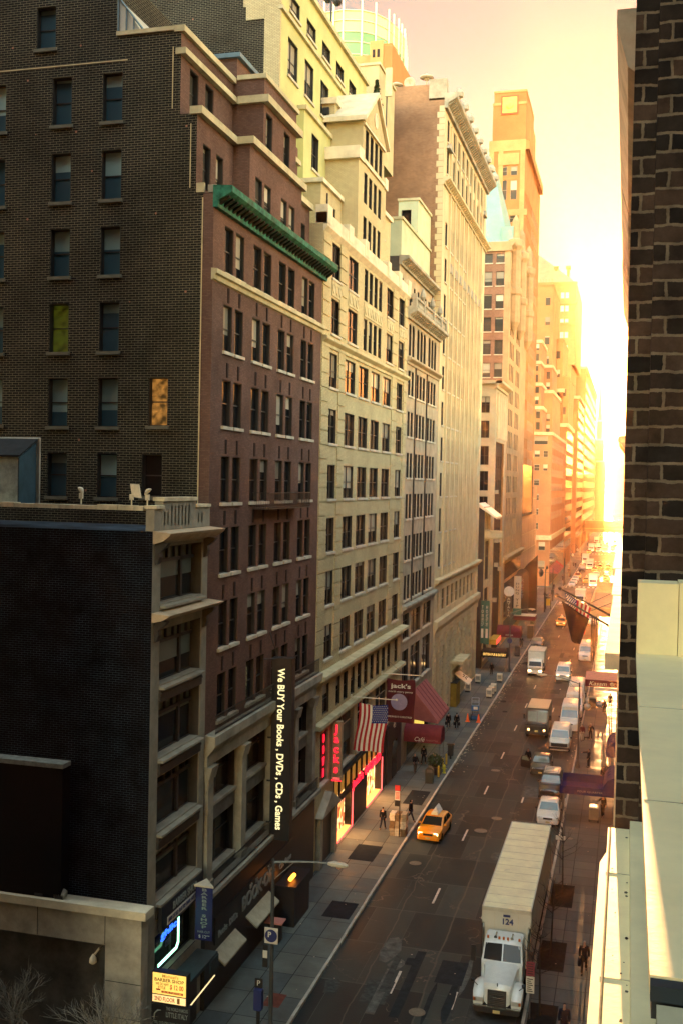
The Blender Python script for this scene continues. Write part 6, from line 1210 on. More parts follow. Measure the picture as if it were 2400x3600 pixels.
# book shop fascia letters
t = thing('shop_sign', 'raised grey letters reading BOOK OFF on the black shopfront of the brown building', 'sign', (FX+.2, 55.6, 3))
m = MB(t.location); m.box(FX+.2, 49.0, 2.9, FX+.26, 61.6, 4.3); m.obj('fascia', BLACKP, t)
letters(t, 'BOOK·OFF', 1, (FX+.28, 55.5, 3.5), 'street', GLET, fit=(5.4, .78), bold=.03, depth=.06)
letters(t, 'Books  DVDs', 1, (FX+.28, 50.75, 3.3), 'street', GLET, fit=(2.7, .36), bold=.02, depth=.05, name='small_lettering'); letters(t, 'CDs  Games', 1, (FX+.28, 60.15, 3.35), 'street', GLET, fit=(2.2, .36), bold=.02, depth=.05, name='small_lettering')
m = MB(t.location)
for y in (54.0, 54.9, 57.0): 
    for d in (0, .22): m.lathe((FX+.27, y+d, 4.12), [(.07, 0), (.07, .05)], 8, 0, 'x'); m.box(FX+.27, y+d-.05, 3.93, FX+.31, y+d+.05, 4.05)
m.obj('figure_marks', GLET, t)
for y0, y1, lb in ((48.9, 52.0, 'small pale sloping canopy under the word Books'), (53.6, 57.4, 'long pale sloping canopy under the BOOK OFF letters')):
    t = thing('awning', lb, 'awning', (FX+.2, (y0+y1)/2, 2)); m = MB(t.location); m.prism([(FX+.2, 2.55), (FX+.85, 2.05), (FX+.85, 1.95), (FX+.2, 2.45)], 'y', y0, y1); m.obj('cover', mat('pale_canopy', (.40, .37, .25), .7, .2, 2), t)
    m = MB(t.location)
    for y in (y0+.1, y1-.1): m.tube([(FX+.2, y, 1.9), (FX+.82, y, 1.97)], .02, 4)
    m.obj('arms', IRON, t)
t = thing('entrance_vestibule', 'dark boxed shop entrance with an orange glow on top of its roof', 'entrance', (-18.9, 60, SW)); m = MB(t.location); m.box(-19.48, 58.4, SW, -18.25, 61.4, 2.45); m.box(-19.45, 58.3, 2.45, -18.15, 61.5, 2.55); m.obj('box', BLACKP, t); m = MB(t.location); m.tube([(-18.7, 58.9, 2.75), (-18.7, 59.7, 2.75)], .12, 8); m.obj('lamp', emit('lamp_orange', (1, .26, .02), .30), t)
t = thing('bin', 'black bin with a flat pink lid under the tall street lamp', 'bin', (-18.75, 56.4, SW)); m = MB(); m.loft([rr_ring(.34, 0, 1.05, -.3, .04), rr_ring(.36, 0, 1.1, 0, .04), rr_ring(.34, 0, 1.05, .3, .04)]); m.obj('body', BLACKP, t); m = MB(); m.box(-.52, -.42, 1.11, .52, .42, 1.18); m.obj('lid', mat('pink_lid', (.50, .20, .15), .6, .15, 3), t)
# barber shop signs
t = thing('shop_sign', 'dark fascia sign with grey letters BARBER SHOP above a white price strip', 'sign', (FX+.1, 45, 6.6)); m = MB(t.location); m.box(FX+.13, 42.5, 6.2, FX+.3, 47.2, 7.35); m.obj('panel', mat('fascia_blue_black', (.008, .012, .02), .5, .2, 1), t); letters(t, 'BARBER SHOP', 1, (FX+.31, 45.05, 6.98), 'street', GLET, fit=(2.7, .36), bold=.02, depth=.02)
m = MB(t.location); m.box(FX+.3, 43.1, 6.32, FX+.315, 46.8, 6.68); m.obj('price_strip', WLET, t); letters(t, 'HAIR CUT $12  FLAT TOP  SHAVE  HOT TOWEL', 1, (FX+.325, 44.95, 6.5), 'street', NAVY, fit=(3.5, .22), bold=.015, depth=.01, name='small_lettering')
t = thing('hanging_sign', 'dark blue three sided projecting sign reading BARBER SHOP downwards, hair cut $12', 'sign', (-19, 46.3, 5.6)); m = MB(t.location); m.prism([(-19.32, 46.1), (-18.45, 46.1), (-19.1, 46.9)], 'z', 4.45, 7.0); m.obj('panel', mat('sign_blue', (.012, .014, .085), .4, .1, 2), t); m = MB(t.location); m.prism([(-19.38, 46.04), (-18.39, 46.04), (-19.12, 46.98)], 'z', 7.001, 7.08); m.tube([(FX, 46.5, 6.6), (-19.15, 46.5, 6.6)], .04, 4); m.obj('cap', PALEP, t)
letters(t, list('BARBER SHOP'), 1, (-18.87, 46.085, 5.98), 'cam', GLET, fit=(.36, 1.9), vertical=True, depth=.012, bold=.03); letters(t, 'HAIR CUT', 1, (-18.87, 46.085, 4.86), 'cam', GLET, fit=(.62, .11), depth=.012, name='small_lettering'); letters(t, '$ 12°°', 1, (-18.85, 46.085, 4.63), 'cam', WLET, fit=(.55, .17), depth=.012, name='small_lettering')
t = thing('illuminated_sign', 'lit yellow box sign reading BARBER SHOP with a 2nd FLOOR panel under it', 'sign', (-18.4, 41.4, 4.5)); m = MB(t.location); m.box(-19.22, 41.2, 3.8, -17.58, 41.55, 5.14); m.obj('case', IRON, t)
YL = mat('lit_yellow', (.9, .62, .2), .5, 0, 1, emit=(1, .55, .10), es=.036); m = MB(t.location); m.box(-19.17, 41.18, 4.2, -17.63, 41.195, 5.1); m.obj('face', YL, t); m = MB(t.location); m.box(-19.17, 41.18, 3.84, -17.63, 41.195, 4.15); m.obj('floor_panel', mat('lit_cream', (.9, .75, .5), .5, 0, 1, emit=(1, .60, .20), es=.034), t)
DKL = mat('ink_dark', (.03, .02, .01), .5, 0, 1); RDL = mat('ink_red', (.5, .03, .01), .5, 0, 1)
for tx, x, z, f, mm in (("Michael's", -18.35, 5.0, (.75, .14), mat('ink_gold', (.55, .3, .06), .5, 0, 1)), ('BARBER SHOP', -18.4, 4.82, (1.36, .15), DKL), ('WE DO ANY', -18.72, 4.64, (.62, .12), mat('ink_brown', (.3, .14, .03), .5, 0, 1)), ('STYLE', -18.74, 4.49, (.34, .12), mat('ink_brown', (.3, .14, .03), .5, 0, 1)), ('$ 12 00', -18.05, 4.55, (.62, .24), RDL)): letters(t, tx, 1, (x, 41.175, z), 'cam', mm, fit=f, depth=.008, bold=.012)
m = MB(t.location); m.box(-18.75, 41.172, 4.27, -17.75, 41.179, 4.36); m.box(-19.0, 41.172, 4.36, -18.8, 41.179, 4.42); m.obj('red_strip', RDL, t); letters(t, '(212) 719-5120', 1, (-18.25, 41.168, 4.315), 'cam', YL, fit=(.85, .06), depth=.004, name='small_lettering'); letters(t, '2ND FLOOR', 1, (-18.6, 41.175, 4.0), 'cam', RDL, fit=(.95, .18), depth=.008, bold=.012, name='small_lettering'); m = MB(t.location); m.box(-18.02, 41.172, 3.88, -17.9, 41.179, 4.12); m.obj('picture_patch', mat('ink_brown', (1, 1, 1)), t)
t = thing('shop_sign', 'black sign board reading THE WORLD FAMOUS LITTLE ITALY with a telephone number', 'sign', (-18.3, 41.4, 3.3)); m = MB(t.location); m.box(-19.25, 41.25, 2.7, -17.45, 41.5, 3.75); m.obj('panel', BLACKP, t)
for tx, x, z, f in (('THE WORLD FAMOUS', -18.05, 3.58, (1.0, .15)), ('LITTLE ITALY', -18.05, 3.32, (1.0, .22)), ('TEL: 212-730-7575 / 719-5600', -18.33, 2.93, (1.6, .12))): letters(t, tx, 1, (x, 41.24, z), 'cam', GLET, fit=f, depth=.008, bold=.01)
m = MB(t.location); m.tube([(-19.1, 41.23, 3.05), (-19.08, 41.23, 3.3), (-18.95, 41.23, 3.45), (-18.78, 41.23, 3.48)], [.015, .03, .035, .01], 6); m.obj('swoosh', GLET, t)
t = thing('neon_sign', 'bent green neon tube framing a shop window beside blue dotted letters', 'neon sign', (FX+.02, 44, 5)); m = MB(t.location)
for d in (0, .09): m.tube([(FX+.05, 44.95-d, 6.1), (FX+.05, 44.95-d, 4.75+d), (FX+.05, 44.75-d, 4.55+d), (FX+.05, 42.75, 4.55+d)], .03, 6)
m.obj('tube', GRN, t); letters(t, 'ghlic', 1, (FX+.05, 43.85, 5.75), 'street', BLUN, fit=(1.7, .42), depth=.03, bold=.02); letters(t, 'OPEN', 1, (FX+.04, 43.8, 5.25), 'street', mat('dull_blue', (.03, .06, .12), .5, 0, 1), fit=(.6, .3), depth=.02, name='small_lettering')
t = thing('shop_canopy', 'dark shop canopy with a pale lit edge above the street entrance', 'canopy', (FX+.4, 45.3, 3.3)); m = MB(t.location); m.box(FX+.13, 43.2, 3.42, FX+1.2, 47.0, 3.6); m.box(FX+1.2, 46.0, 2.9, FX+1.25, 47.0, 3.5); m.obj('roof', mat('dark_slate', (.03, .045, .045), .6, .3, 2), t); m = MB(t.location); m.tube([(FX+1.1, 43.6, 2.35), (FX+1.1, 46.9, 2.45)], .035, 5); m.obj('strip_lamp', mat('strip_pale', (.7, .62, .4), .5, 0, 1, emit=(1, .75, .35), es=.04), t)
# Jack's
t = thing('hanging_sign', "red lit projecting sign spelling Jacks downwards beside the storefront", 'sign', (FX+.4, 71, 7.4)); m = MB(t.location); m.box(-19.5, 70.7, 5.75, -18.9, 71.15, 9.55); m.box(-19.55, 70.65, 5.4, -18.85, 71.2, 5.74); m.obj('case', mat('sign_tan', (.30, .24, .14), .6, .2, 2), t); letters(t, list('Jacks'), 1, (-19.2, 70.67, 7.65), 'cam', REDN, fit=(.42, 3.4), vertical=True, depth=.05, bold=.02, line=.9); letters(t, 'WORLD', 1, (-19.2, 70.64, 5.57), 'cam', PINKN, fit=(.5, .15), depth=.01, name='small_lettering'); m = MB(t.location); m.box(-19.55, 70.64, 5.38, -18.85, 70.655, 5.46); m.obj('red_base', REDN, t)
t = thing('neon_sign', 'red neon letters glowing inside the first floor window left of the Jacks sign', 'neon sign', (FX-.2, 69.2, 7)); letters(t, list('DOWN'), 1, (FX-.15, 69.6, 7.4), 'street', REDN, fit=(.5, 3.0), vertical=True, depth=.03, bold=.03); m = MB(t.location); m.box(FX-.2, 69.1, 5.7, FX-.18, 70.1, 9.1); m.obj('backboard', BLACKP, t)
t = thing('storefront', "shop front with glowing windows full of goods and red letters reading jack's WORLD", 'storefront', (FX-.1, 80, 2))
def goods():
    mm, tt, n, b = _nodes('window_goods'); L = tt.links.new; tc = n.new('ShaderNodeTexCoord'); vo = n.new('ShaderNodeTexVoronoi'); vo.inputs['Scale'].default_value = 3.2; mp = n.new('ShaderNodeMapping'); mp.inputs['Scale'].default_value = (1, 1, .8); L(tc.outputs['Object'], mp.inputs[0]); L(mp.outputs[0], vo.inputs['Vector'])
    cr = n.new('ShaderNodeValToRGB'); cr.color_ramp.interpolation = 'CONSTANT'; e = cr.color_ramp.elements; e[0].color = (.10, .025, .008, 1); e[1].position = .3; e[1].color = (1, .42, .10, 1)
    for p, c in ((.48, (.35, .10, .03, 1)), (.6, (1, .66, .30, 1)), (.78, (.75, .20, .12, 1)), (.88, (1, .8, .5, 1))): q = e.new(p); q.color = c
    L(vo.outputs['Color'], cr.inputs[0]); L(cr.outputs[0], b.inputs['Emission Color']); L(cr.outputs[0], b.inputs['Base Color']); b.inputs['Emission Strength'].default_value = .075; return mm
GOODS = goods(); AMBW = mat('amber_window', (.4, .2, .04), .3, .5, 1.5, emit=(1, .42, .06), es=.010)
for y0, y1 in ((72.15, 77.2), (81.8, 87.1)):
    m = MB(t.location); m.box(FX-.9, y0, .2, FX-.6, y1, 3.0); o = m.obj('display', GOODS, t)
    m = MB(t.location); m.q([(FX-.6, y0, .2), (FX-.05, y0, .2), (FX-.05, y1, .2), (FX-.6, y1, .2)]); m.obj('display_floor', mat('lit_shelf', (.8, .4, .12), .5, .3, 4, emit=(1, .42, .10), es=.05), o)
    m = MB(t.location); m.tube([(FX+.03, y0, .2), (FX+.03, y1, .2), (FX+.03, y1, 3.0)], .05, 6); m.obj('neon_edge', PINKN, t)
m = MB(t.location)
for k in range(10): m.box(FX-.12, 72.0+k*1.64, 3.55, FX-.1, 73.4+k*1.64, 5.05)
m.obj('transom', AMBW, t)
m = MB(t.location); m.box(FX-.15, 77.3, .1, FX+.02, 81.7, 3.0); m.box(FX-.05, 71.92, 3.05, FX+.06, 88.58, 3.5); m.box(FX-.05, 71.92, 5.08, FX+.3, 88.58, 5.35); m.box(FX-1.0, 87.15, .1, FX+.04, 88.58, 5.0)
for k in range(11): m.box(FX-.1, 71.9+k*1.64-.1, 3.5, FX+.03, 71.9+k*1.64+.1, 5.08)
m.obj('frame', IRON, t); letters(t, "jack's WORLD", 1, (FX+.1, 81.5, 3.3), 'street', REDN, fit=(9.2, .9), bold=.012, depth=.08)
for i, (y, z) in enumerate(((74.6, 2.7), (84.4, 2.7))):      # the shop's own window lamps
    la = bpy.data.lights.new('shop_lamp', 'AREA'); la.energy = 26; la.color = (1, .42, .14); la.shape = 'RECTANGLE'; la.size = 4.4; la.size_y = .5; lo = bpy.data.objects.new('shop_lamp', la); COL.objects.link(lo); lo.parent = t; lo.location = Vector((FX+.05, y, z))-t.location; lo.rotation_euler = (0, R(-50), 0)
# flag of stripes
def cloth_grid(x0, x1, z1, z0, y, nu, nv, amp, sway, ph=0):
    def P(u, v): return (x0+(x1-x0)*u+sway*v**1.5*(1-.3*u)+.05*math.sin(6*v+ph), y+amp*math.sin(u*9+v*3+ph)*(.25+v), z1+(z0-z1)*v-.12*math.sin(math.pi*u)*(1-v))
    return P
RED = mat('flag_red', (.42, .02, .025), .8, .1, 4); FWH = mat('flag_white', (.72, .66, .52), .8, .08, 4); FBL = mat('flag_blue', (.012, .03, .16), .8, .15, 4)
def flag_sheet(t, P, nu, nv, pick, mats, name='cloth'):
    m = MB()
    for i in range(nu):
        for j in range(nv):
            u0, u1, v0, v1 = i/nu, (i+1)/nu, j/nv, (j+1)/nv; m.q([Vector(P(u0, v0)), Vector(P(u1, v0)), Vector(P(u1, v1)), Vector(P(u0, v1))], pick((u0+u1)/2, (v0+v1)/2))
    o = m.obj(name, mats, t, smooth='raw'); bm = bmesh.new(); bm.from_mesh(o.data); bmesh.ops.remove_doubles(bm, verts=bm.verts[:], dist=.0005); bm.to_mesh(o.data); bm.free()
    s = o.modifiers.new('thick', 'SOLIDIFY'); s.thickness = .012; return o
def stars(t, P, us, vs_, m, d=-.02):
    q = MB()
    for i, u in enumerate(us):
        for j, v in enumerate(vs_):
            c = Vector(P(u+(.5*(us[1]-us[0]) if j % 2 else 0), v))+Vector((0, d, 0)); pts = [c+Vector((math.sin(k*math.pi/5)*(.045 if k % 2 == 0 else .018), 0, math.cos(k*math.pi/5)*(.045 if k % 2 == 0 else .018))) for k in range(10)]; q.q(pts)
    o = q.obj('stars', m, t, smooth='raw'); return o
def pole(label, a, b, m, r=.045):
    t = thing('flagpole', label, 'flagpole', a); d = Vector(b)-Vector(a); q = MB(); q.tube([(0, 0, 0), d], [r, r*.7], 8); q.obj('pole', m, t); q = MB(); q.lathe(d, [(.02, -.08), (.09, -.03), (.09, .04), (.02, .09)], 8); q.obj('finial', m, t); q = MB(); q.box(-.03, -.14, -.16, .05, .14, .16); q.obj('wall_plate', m, t); q = MB(); q.tube([(0, 0, 1.5), d*.55], .012, 4); q.obj('stay', IRON, t); return t
pole('pale flagpole reaching out from the storefront and carrying the hanging stars and stripes', (FX+.03, 76.1, 10.25), (-16.2, 76.1, 10.25), PALEP)
pole('pale flagpole carrying the dark red shop banner', (FX+.03, 86.2, 10.3), (-16.2, 86.2, 10.3), PALEP)
t = thing('flag', 'large stars and stripes flag hanging below its pole in front of the lit shop', 'flag', (-18, 76.1, 9.9))
P = cloth_grid(-1.05, 1.15, -.05, -3.65, 0, 26, 18, .10, -.36)
flag_sheet(t, P, 26, 18, lambda u, v: 2 if (u > .462 and v < .40) else (0 if int(u*13) % 2 == 0 else 1), [RED, FWH, FBL])
stars(t, P, [.49+.065*k for k in range(8)], [.03+.04*k for k in range(9)], FWH)
t = thing('banner', "dark red banner with jack's lettering over a pale lilac disc", 'banner', (-18.05, 86.2, 10)); P = cloth_grid(-1.2, 1.25, -.08, -3.75, 0, 14, 12, .05, .0)
flag_sheet(t, P, 14, 12, lambda u, v: 0, [mat('banner_red', (.085, .014, .018), .8, .15, 2)]); m = MB(); m.lathe((-.05, -.14, -2.0), [(.70, 0), (.70, -.02)], 28, 0, 'y'); m.obj('disc', mat('lilac', (.30, .25, .34), .7, .1, 5), t)
letters(t, "jack's", 1, (-18.0, 86.05, 9.3), 'cam', WLET, fit=(1.7, .5), bold=.02, depth=.01); letters(t, 'worth every penny', 1, (-18.0, 86.05, 8.85), 'cam', WLET, fit=(2.1, .2), depth=.01, name='small_lettering'); letters(t, 'NAME BRANDS AT CLOSEOUT PRICES', 1, (-18.05, 86.05, 6.75), 'cam', WLET, fit=(2.1, .14), depth=.01, name='small_lettering')
# doorway 45 and cafe canopy
t = thing('doorway', 'dark doorway marked 45 between the lit shop and the cafe canopy', 'doorway', (FX, 91.5, SW)); m = MB(t.location); m.box(FX, 88.62, SW, FX+.12, 94.4, 5.6); m.obj('surround', BLACKP, t); m = MB(t.location); m.box(FX+.12, 90.6, SW, FX+.14, 92.6, 3.4); m.obj('door', GLD, t); letters(t, '45', 1, (FX+.14, 91.3, 4.85), 'street', WLET, fit=(1.0, .55), depth=.02)
def barrel(label, y, x0, x1, z0, z1, ly, m, txt=None, poles=True, name='entrance_canopy', fit=(1.6, .4), val=.45, tm=None):
    t = thing(name, label, 'canopy', ((x0+x1)/2, y+ly/2, z0)); n = 8
    prof = [(y, z0), (y, z0+val)]+[(y+ly/2-ly/2*math.cos(math.pi*k/n), z0+val+(z1-z0-val)*math.sin(math.pi*k/n)) for k in range(1, n)]+[(y+ly, z0+val), (y+ly, z0)]
    mb = MB(t.location); mb.prism(prof, 'x', x0, x1); mb.obj('cover', m, t, smooth='auto')
    mb = MB(t.location)
    if poles:
        for yy in (y+.08, y+ly-.08): mb.tube([(x1-.1, yy, SW), (x1-.1, yy, z0)], .03, 6)
        mb.obj('poles', STEEL, t)
    if txt: letters(t, txt, 1, ((x0+x1)/2+.1, y-.02, z0+val*.5), 'cam', tm or WLET, fit=fit, depth=.01, shear=.2)
    return t
barrel('rounded dark red entrance canopy lettered Café reaching to the kerb', 95.6, -19.6, -16.1, 2.35, 3.85, 2.0, MAROON, None, val=.6); t = bpy.data.objects['entrance_canopy']; letters(t, 'Café', 1, (-18.1, 95.58, 2.66), 'cam', WLET, fit=(.95, .4), depth=.01, shear=.35); letters(t, 'MANHATTAN', 1, (-16.95, 95.58, 2.6), 'cam', mat('letter_pink', (.3, .12, .12), .6, 0, 1), fit=(1.1, .17), depth=.01, name='small_lettering')
t = thing('awning', 'steep faded red awning with dark seams beside the cafe canopy', 'awning', (FX, 103, 5)); m = MB(t.location); m.q([(FX+.02, 100.2, 6.25), (FX+.02, 106.8, 6.25), (FX+2.5, 106.8, 3.35), (FX+2.5, 100.2, 3.35)]); m.q([(FX+2.5, 100.2, 3.35), (FX+2.5, 106.8, 3.35), (FX+2.5, 106.8, 3.15), (FX+2.5, 100.2, 3.15)]); m.q([(FX+.02, 100.2, 6.25), (FX+2.5, 100.2, 3.35), (FX+2.5, 100.2, 3.15), (FX+.02, 100.2, 3.4)]); m.q([(FX+.02, 106.8, 6.25), (FX+2.5, 106.8, 3.35), (FX+2.5, 106.8, 3.15), (FX+.02, 106.8, 3.4)]); m.obj('cover', REDC, t, smooth='raw')
m = MB(t.location)
for k in range(4): y = 101.6+k*1.3; m.tube([(FX+.05, y, 6.26), (FX+2.5, y, 3.37)], .025, 4)
m.obj('seams', MAROON, t); m = MB(t.location); m.box(FX+.02, 101, 1, FX+.06, 106, 3.3); m.obj('lit_window', mat('yellow_shop', (.5, .4, .08), .4, .4, 2, emit=(1, .72, .12), es=.03), t)
# further down the left pavement
t = thing('awning', 'small pale square awning numbered 25 over an ochre door panel', 'awning', (FX, 128, 2.5)); m = MB(t.location); m.prism([(FX+.02, 3.5), (FX+1.7, 2.35), (FX+1.7, 2.25), (FX+.02, 3.4)], 'y', 125.6, 128.8); m.obj('cover', PALEP, t); letters(t, '25', 1, (FX+1.0, 127, 2.92), 'cam', IRON, fit=(.8, .5), depth=.02).rotation_euler = (0, R(34), 0)
t = thing('door_panel', 'tall ochre panel closing a doorway in the cream building', 'panel', (FX, 124.5, SW)); m = MB(t.location); m.box(FX+.02, 122.6, SW, FX+.75, 125.4, 2.9); m.obj('board', mat('ochre_board', (.22, .14, .02), .8, .25, 1.5), t); m = MB(t.location); m.box(FX+.02, 122.55, 2.9, FX+.8, 125.45, 3.0); m.obj('cap', IRON, t)
t = thing('door_hood', 'flat pale stone hood jutting from the cream building', 'hood', (FX, 126, 5.4)); m = MB(t.location); m.box(FX, 122.5, 5.2, FX+1.5, 128.5, 5.55); m.obj('slab', LIME, t); m = MB(t.location); [m.prism([(FX, 4.2), (FX+.9, 5.2), (FX, 5.2)], 'y', y, y+.3) for y in (123, 127.7)]; m.obj('brackets', LIME, t)
t = thing('hanging_sign', 'tall dark green double sign with white letters beginning HO', 'sign', (-19, 147.6, 7)); SGR = mat('sign_green', (.01, .10, .07), .5, .15, 2)
m = MB(t.location); m.box(-19.6, 147.3, 4.1, -19.06, 147.7, 10.1); m.box(-19.0, 147.3, 4.0, -18.4, 147.7, 10.1); m.obj('panels', SGR, t)
for x, h in ((-19.33, 'TOヨガジ'), (-18.7, 'HOビデオ')): letters(t, list(h), 1, (x, 147.28, 8.0), 'cam', WLET, fit=(.36, 2.9), vertical=True, depth=.015, bold=.02)
m = MB(t.location); [m.box(x-.16, 147.27, 4.9, x+.16, 147.29, 6.2) for x in (-19.33, -18.7)]; m.obj('white_patch', WLET, t); m = MB(t.location); [m.tube([(FX, 147.5, z), (-19.6, 147.5, z)], .04, 4) for z in (5, 9.4)]; m.obj('arms', IRON, t)
t = barrel('black flat canopy lettered BRITISH PUB & EATERY over the pavement', 147.9, -19.55, -15.85, 2.15, 3.0, 3.6, mat('canvas_black', (.008, .009, .010), .7, .2, 2), None, name='entrance_canopy', val=.8); letters(t, 'BRITISH PUB & EATERY', 1, (-17.6, 147.87, 2.55), 'cam', mat('gold_letters', (.75, .55, .15), .5, 0, 1, emit=(1, .7, .2), es=.03), fit=(3.2, .36), depth=.01, bold=.015)
t = thing('illuminated_sign', 'boxy shop sign with yellow end and glowing red side above the pub canopy', 'sign', (-18, 153, 4)); m = MB(t.location); m.box(-19.0, 152, 3.3, -17.9, 157.5, 4.0); m.obj('case', mat('sign_yellow', (.42, .26, .02), .6, .1, 3), t); m = MB(t.location); m.box(-17.9, 152.05, 3.32, -17.86, 157.45, 3.98); m.obj('red_face', emit('lit_red', (1, .05, .03), .07), t)
t = barrel('rounded dark red canopy lettered ANTALIA past the pub', 166, -19.5, -15.8, 2.5, 4.2, 3.2, MAROON, 'ANTALIA', fit=(1.2, .3), val=.7)
t = barrel('flat dark red canopy near the avenue corner with small shrubs beside it', 184.3, -18.8, -15.1, 3.0, 3.7, 3.4, MAROON, None, val=.66); m = MB(t.location); m.box(-18.8, 184.28, 3.72, -15.1, 187.7, 3.78); m.obj('pale_roof', PALEP, t)
t = thing('hanging_sign', 'brown upright sign reading ANTALIA topped by a pale round disc', 'sign', (-19, 176, 6)); m = MB(t.location); m.box(-19.3, 176, 4.4, -18.3, 176.3, 7.9); m.obj('panel', mat('sign_brown', (.05, .03, .02), .5, .2, 2), t); m = MB(t.location); m.lathe((-18.8, 176.15, 8.7), [(.85, -.1), (.85, .1)], 20, 0, 'y'); m.obj('disc', WLET, t); letters(t, list('ANTALIA'), 1, (-18.8, 175.97, 6.1), 'cam', WLET, fit=(.5, 3.1), vertical=True, depth=.02, bold=.02)
t = thing('hanging_sign', 'cream upright sign reading HUNG YIP in dark letters', 'sign', (-18, 181, 8)); m = MB(t.location); m.box(-18.5, 181, 5.4, -17.3, 181.3, 10.9); m.obj('panel', mat('sign_cream', (.5, .42, .28), .6, .1, 2), t); letters(t, list('HUNG YIP'), 1, (-17.9, 180.97, 7.7), 'cam', IRON, fit=(.6, 4.2), vertical=True, depth=.02, bold=.02); m = MB(t.location); m.box(-18.6, 180.9, 4.3, -17.2, 181.4, 5.35); m.obj('green_base', SGR, t)
t = thing('banner', 'tall black banner with a pointed top on the gothic house corner', 'banner', (-18.5, 203, 6)); m = MB(t.location); m.prism([(-19.68, 2.2), (-16.4, 2.2), (-16.4, 13.2), (-18.2, 11.5), (-19.68, 9.6)], 'y', 203, 203.25); m.obj('cloth', mat('canvas_black', (1, 1, 1)), t)
t = thing('hanging_sign', 'black round topped sign with faint letters beside the black banner', 'sign', (-18.8, 196, 6)); m = MB(t.location); m.prism([(-19.65, 2.6)]+[(-17.4, 2.6)]+[(-18.53+1.12*math.cos(math.pi*k/8), 10+1.0*math.sin(math.pi*k/8)) for k in range(9)], 'y', 196, 196.3); m.obj('panel', BLACKP, t); letters(t, list('REST'), 1, (-18.5, 195.97, 7.4), 'cam', GLET, fit=(.6, 3.6), vertical=True, depth=.02)
for k, (y, mm, lb) in enumerate(((284.5, REDC, 'first'), (289, REDC, 'second'), (293.5, REDC, 'third'), (298, REDC, 'fourth'), (302.5, REDC, 'fifth'), (308, mat('canvas_red', (.45, .05, .05), .8, .1, 2), 'bright red'))):
    t = thing('awning', 'striped pinkish awning, %s from the avenue corner of the stepped tower' % lb if k < 5 else 'bright red awning after the row of pinkish ones', 'awning', (FX, y, 4)); m = MB(t.location); m.prism([(FX+.02, 5.0), (FX+2.1, 3.4), (FX+2.1, 3.2), (FX+.02, 3.2)], 'y', y, y+3.3); m.obj('cover', mm, t); m = MB(t.location); [m.prism([(FX+.03, 5.02), (FX+2.12, 3.42), (FX+2.12, 3.39), (FX+.03, 4.99)], 'y', y+.3+j*.8, y+.5+j*.8) for j in range(4)]; m.obj('stripes', MAROON, t)
# right-hand awnings
t = thing('entrance_canopy', 'long navy blue canopy on thin poles across the right pavement', 'canopy', (-2.3, 84.5, 3)); m = MB(t.location); m.box(-4.5, 83.3, 2.75, .14, 85.4, 2.85); m.box(-4.5, 83.2, 2.45, .14, 83.29, 3.05); m.box(-4.5, 85.41, 2.6, .14, 85.5, 3.5); m.box(-4.6, 83.2, 2.45, -4.51, 85.5, 3.05); m.obj('cover', NAVYC, t); m = MB(t.location); [m.tube([(x, y, SW), (x, y, 2.6)], .03, 6) for x in (-4.5,) for y in (83.3, 85.4)]; m.obj('poles', STEEL, t); letters(t, 'FOUR QUARTER', 1, (-2.3, 83.19, 2.72), 'cam', GLET, fit=(1.9, .16), depth=.01)
for y0, y1, lb in ((82.5, 86.5, 'purple awning that droops onto the navy canopy'), (94.5, 98.5, 'purple awning further along the right pavement')):
    t = thing('awning', lb, 'awning', (0, (y0+y1)/2, 3)); P_ = [(.14, 4.3)]+[(.14-1.5*math.sin(math.pi/2*k/5), 3.1+1.2*math.cos(math.pi/2*k/5)) for k in range(1, 6)]+[(-1.36, 2.75), (.14, 2.75)]; m = MB(t.location); m.prism(P_, 'y', y0, y1); m.obj('cover', PURP, t, smooth='auto'); m = MB(t.location); [m.tube([(.1, y0+k*(y1-y0)/5, 4.31), (-.95, y0+k*(y1-y0)/5, 3.98), (-1.38, y0+k*(y1-y0)/5, 3.1)], .02, 4) for k in range(6)]; m.obj('ribs', NAVYC, t)
t = thing('entrance_canopy', 'pink topped canopy with a dark red lettered front over the right pavement', 'canopy', (-2.5, 132, 3)); m = MB(t.location); m.prism([(130.6, 3.0), (133.5, 3.55), (133.5, 2.9), (130.6, 2.95)], 'x', -4.5, .25); m.obj('roof', mat('canvas_pink', (.55, .24, .2), .8, .15, 2), t); m = MB(t.location); m.box(-4.5, 130.5, 2.2, .25, 130.58, 3.02); m.obj('valance', MAROON, t); m = MB(t.location); m.box(-3.4, 130.55, 1.75, .2, 130.6, 2.15); m.obj('name_strip', WLET, t); m = MB(t.location); [m.tube([(-4.45, y, SW), (-4.45, y, 2.9)], .03, 6) for y in (130.6, 133.4)]; m.obj('poles', STEEL, t); letters(t, 'Kasam', 1, (-3.0, 130.48, 2.6), 'cam', WLET, fit=(2.1, .5), depth=.01, shear=.3)
m = MB(t.location); m.lathe((-1.35, 130.48, 2.6), [(.24, 0), (.24, -.02), (.17, -.02), (.17, 0)], 14, 0, 'y'); m.obj('ring_mark', WLET, t)
